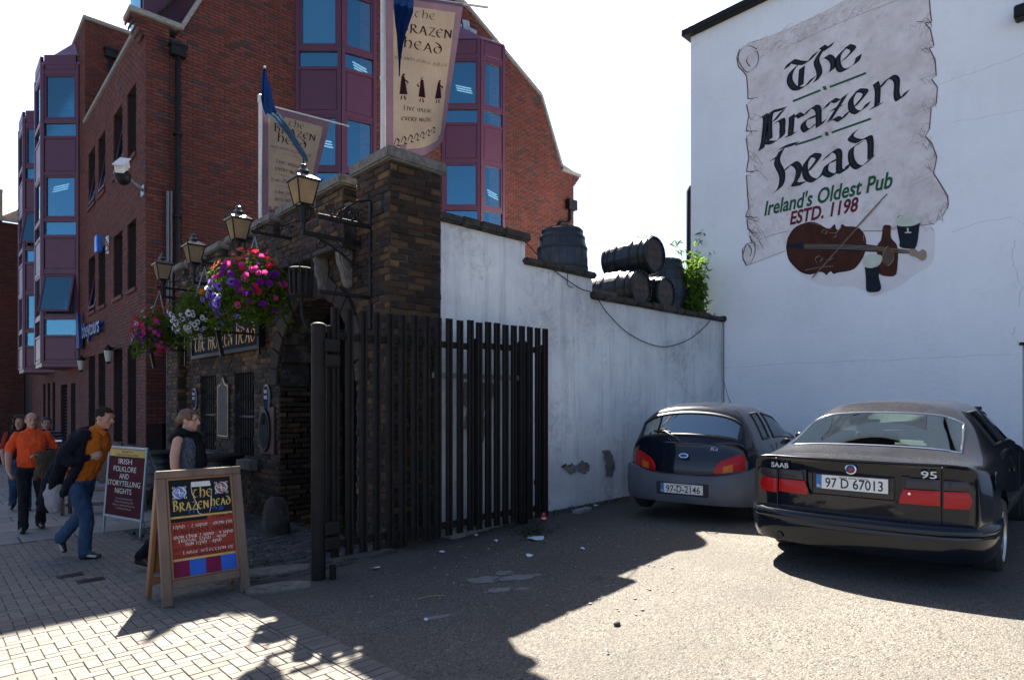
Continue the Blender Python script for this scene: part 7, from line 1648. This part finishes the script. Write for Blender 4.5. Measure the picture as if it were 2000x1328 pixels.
cl.build('collar', M_shirt, P2_); MB().lathe([(.168, .985), (.171, 1.0), (.168, 1.02)], 24, T(.015, 0, .0) @ Matrix.Diagonal((.76, 1.0, 1, 1))).build('belt', M_shoe, P2_, smooth=50)
bt = MB()
for k in range(6): bt.blob((.225-.03*(5-k)*.9+.05, -.055, 1.07+.06*k), .007, 6, 4)
J = Fig()
J.loft([((.10, .02, 1.46), .13, .07), ((.03, .05, 1.38), .22, .09), ((-.06, .06, 1.22), .235, .085), ((-.12, .05, 1.05), .24, .085), ((-.17, .04, .88), .25, .075), ((-.22, .06, .72), .22, .065)], (.18, 1, 0), 0)
J.loft([((-.18, .12, 1.18), .10, .07), ((-.28, .12, 1.0), .15, .07), ((-.38, .12, .80), .15, .06), ((-.47, .12, .60), .10, .05), ((-.52, .12, .50), .06, .03)], (.9, .3, 0), 0)
J.chain([(.15, -.17, 1.41), (.05, -.27, 1.28), (.01, -.31, 1.17), (.08, -.28, 1.125), (.145, -.23, 1.14)], [.075, .075, .07, .062, .052], 0)
J.chain([(.12, .17, 1.41), (-.05, .26, 1.28), (-.23, .28, 1.15), (-.38, .28, 1.07)], [.075, .075, .07, .06], 0)
J.chain([(.175, -.15, 1.43), (.13, -.2, 1.25), (.10, -.19, 1.08), (.0, -.18, .9), (-.08, -.18, .74)], [.035, .05, .055, .05, .035], 0)
jk = J.build('jacket', [M_navy], P2_, .012); MB().box((-.02, -.30, 1.315), (.05, -.295, 1.335), 0, T(-.03, -.035, .03)).build('sleeve_badge', M_white, jk)
J = Fig(); J.loft([((-.20, -.12, .86), .085, .045), ((-.215, -.13, .74), .10, .055), ((-.22, -.13, .62), .085, .05), ((-.20, -.14, .53), .05, .03)], (.9, .2, 0), 0); J.build('lining', [fabric('lining_grey', (.30, .285, .29), (.20, .19, .20), 9, 25, 1.2)], P2_, .012)
place(P2_, 1.27, 8.56, -43)
# ---- woman with pinned up hair
F3 = Fig(); P3_ = thing('person', 'woman with pinned up auburn hair, sleeveless patterned top and black scarf behind the menu board', 'person')
F3.loft([((0, 0, .84), .165, .125), ((0, 0, .93), .168, .128), ((.01, 0, 1.03), .145, .115, 1), ((.03, 0, 1.13), .14, .112, 1), ((.035, 0, 1.24), .155, .128, 1), ((.0, 0, 1.33), .155, .10, 1), ((-.02, 0, 1.40), .09, .07, 0)], (0, 1, 0), 2)
legs(F3, [(0, .09, .86), (0, -.09, .86)], [(.12, .09, .47), (-.16, -.09, .46)], [(.22, .09, .09), (-.42, -.10, .14)], [(.37, .09, .045), (-.32, -.10, .045)], 2, 3, (.092, .066, .055), .055)
F3.chain([(-.01, -.165, 1.32), (-.03, -.20, 1.18), (-.03, -.205, 1.07)], [.058, .05, .042], 0).chain([(-.03, -.205, 1.07), (.02, -.205, .94), (.07, -.20, .84)], [.042, .036, .026], 0).hand((.07, -.20, .84), (.3, 0, -1), (.5, 1, 0), .92, 0, .6, 1)
F3.chain([(-.01, .165, 1.32), (.0, .2, 1.18), (.03, .2, 1.07)], [.055, .047, .04], 0).chain([(.03, .2, 1.07), (.14, .16, .98), (.25, .12, .97)], [.04, .034, .025], 0).hand((.25, .12, .97), (1, -.2, 0), (0, -1, .2), .92, 0, .6, 1)
F3.head((.03, 0, 1.53), (.98, -.12, -.05), 0, .95, (-.02, 0, 1.36))
F3.build('body', [M_skin2, fabric('patterned_top', (.03, .036, .046), (.12, .135, .16), 60, 25, .6), fabric('skirt_black', (.014, .014, .016)), M_shoe], P3_)
F3.face_parts(P3_); M_hair3 = mat('hair_auburn', (.15, .072, .032), (.07, .032, .016), .55, 40, stretch=(1, 1, .3)); hair_shell(P3_, F3, M_hair3, c=(-.022, 0, .04), r=(.105, .085, .088), cut=lambda x, y, z: (x > .06 and z < .075) or (x > .0 and z < -.0 and x < .3), extra=[((-.115, 0, .0), (.045, .05, .05)), ((-.13, .01, -.02), (.03, .035, .04))], noise_=.006)
J = Fig(); J.chain([(.03, -.10, 1.40), (-.06, -.07, 1.42), (-.075, .05, 1.42), (.02, .10, 1.40), (.085, .05, 1.36), (.09, -.03, 1.36), (.03, -.10, 1.40)], [.045]*7, 0); J.chain([(.10, -.04, 1.37), (.155, -.05, 1.25), (.165, -.05, 1.10), (.16, -.05, .95)], [.045, .055, .06, .05], 0); J.chain([(-.02, -.12, 1.40), (-.10, -.11, 1.33)], [.05, .04], 0)
J.build('scarf', [fabric('scarf_black', (.010, .010, .011), None, 8, 25, 1.2)], P3_, .012)
place(P3_, 1.98, 7.10, -40)
# ---- curly haired man at the left edge
F4 = Fig(); P4_ = thing('person', 'curly haired man in black and red top and blue jeans at the left edge', 'person')
F4.loft([((0, 0, .86), .16, .115), ((0, 0, .95), .165, .118), ((.01, 0, 1.05), .165, .12, 1), ((.01, 0, 1.28), .18, .12, 1), ((0, 0, 1.39), .185, .1, 1), ((-.01, 0, 1.46), .11, .08, 1)], (0, 1, 0), 2)
legs(F4, [(0, .095, .88), (0, -.095, .88)], [(.10, .10, .48), (.02, -.10, .48)], [(.12, .10, .085), (-.18, -.10, .12)], [(.28, .12, .045), (-.05, -.12, .045)], 2, 3)
for k, el, wr_ in ((-1, (-.02, -.25, 1.14), (.12, -.24, .93)), (1, (-.02, .25, 1.14), (.10, .26, .92))): F4.chain([(0, k*.18, 1.39), el], [.062, .052], 4).chain([el, wr_], [.045, .03], 0); F4.hand(wr_, (.4, 0, -.9), (.2, -k, 0), 1, 0, .8, -k)
F4.head((.03, 0, 1.60), (.85, -.45, 0), 0, 1., (-.01, 0, 1.42)); F4.build('body', [M_skin, fabric('top_black', (.013, .013, .014)), M_jean, M_shoe, fabric('sleeve_red', (.30, .03, .02))], P4_); F4.face_parts(P4_)
rh = random.Random(9); hair_shell(P4_, F4, mat('hair_curly', (.018, .011, .008), (.035, .022, .015), .8, 50), c=(-.03, 0, .05), r=(.12, .115, .105), cut=lambda x, y, z: (x > .045 and z < .085 and abs(y) < .075), extra=[((rh.uniform(-.12, .03), rh.choice((-1, 1))*rh.uniform(.06, .115), rh.uniform(-.09, .10)), (.035, .035, .035)) for _ in range(16)]+[((rh.uniform(-.1, .05), rh.uniform(-.08, .08), .125), (.035, .035, .03)) for _ in range(8)], noise_=.009)
place(P4_, 1.22, 14.45, -92)
# ---- man half hidden behind
F5 = Fig(); P5_ = thing('person', 'dark haired man in navy striped top half hidden between two walkers', 'person')
F5.loft([((0, 0, .86), .16, .115), ((0, 0, .95), .165, .118), ((.01, 0, 1.05), .165, .12, 1), ((.01, 0, 1.28), .18, .12, 1), ((0, 0, 1.39), .185, .1, 1), ((-.01, 0, 1.46), .11, .08, 1)], (0, 1, 0), 2)
legs(F5, [(0, .095, .88), (0, -.095, .88)], [(.10, .10, .48), (.02, -.10, .48)], [(.14, .10, .085), (-.16, -.10, .12)], [(.3, .12, .045), (-.03, -.12, .045)], 2, 3)
for k in (-1, 1): F5.chain([(0, k*.18, 1.39), (-.02, k*.25, 1.14)], [.062, .052], 1).chain([(-.02, k*.25, 1.14), (.12, k*.24, .93)], [.05, .03], 1); F5.hand((.12, k*.24, .93), (.4, 0, -.9), (.2, -k, 0), 1, 0, .8, -k)
F5.head((.03, 0, 1.58), (1, .1, 0), 0, 1., (-.01, 0, 1.42))
def stripes():
    t = NT('striped_top'); vec = t.coords(); z = t.n('ShaderNodeSeparateXYZ', {0: t.n('ShaderNodeTexCoord').outputs['Object']}).outputs[2]; f = t.math('GREATER_THAN', t.math('FRACT', t.math('MULTIPLY', z, 16.)), .82)
    t.bsdf(Base_Color=t.mix(f, (.012, .016, .028), (.22, .23, .25)), Roughness=.9); return t.mat
F5.build('body', [M_skin, stripes(), M_jean, M_shoe], P5_); F5.face_parts(P5_); hair_shell(P5_, F5, mat('hair_black', (.012, .010, .009), None, .7), c=(-.018, 0, .045), r=(.106, .085, .088), cut=lambda x, y, z: (x > .05 and z < .075) or z < -.05 or (x > .0 and z < .0))
place(P5_, 1.66, 14.9, -98)
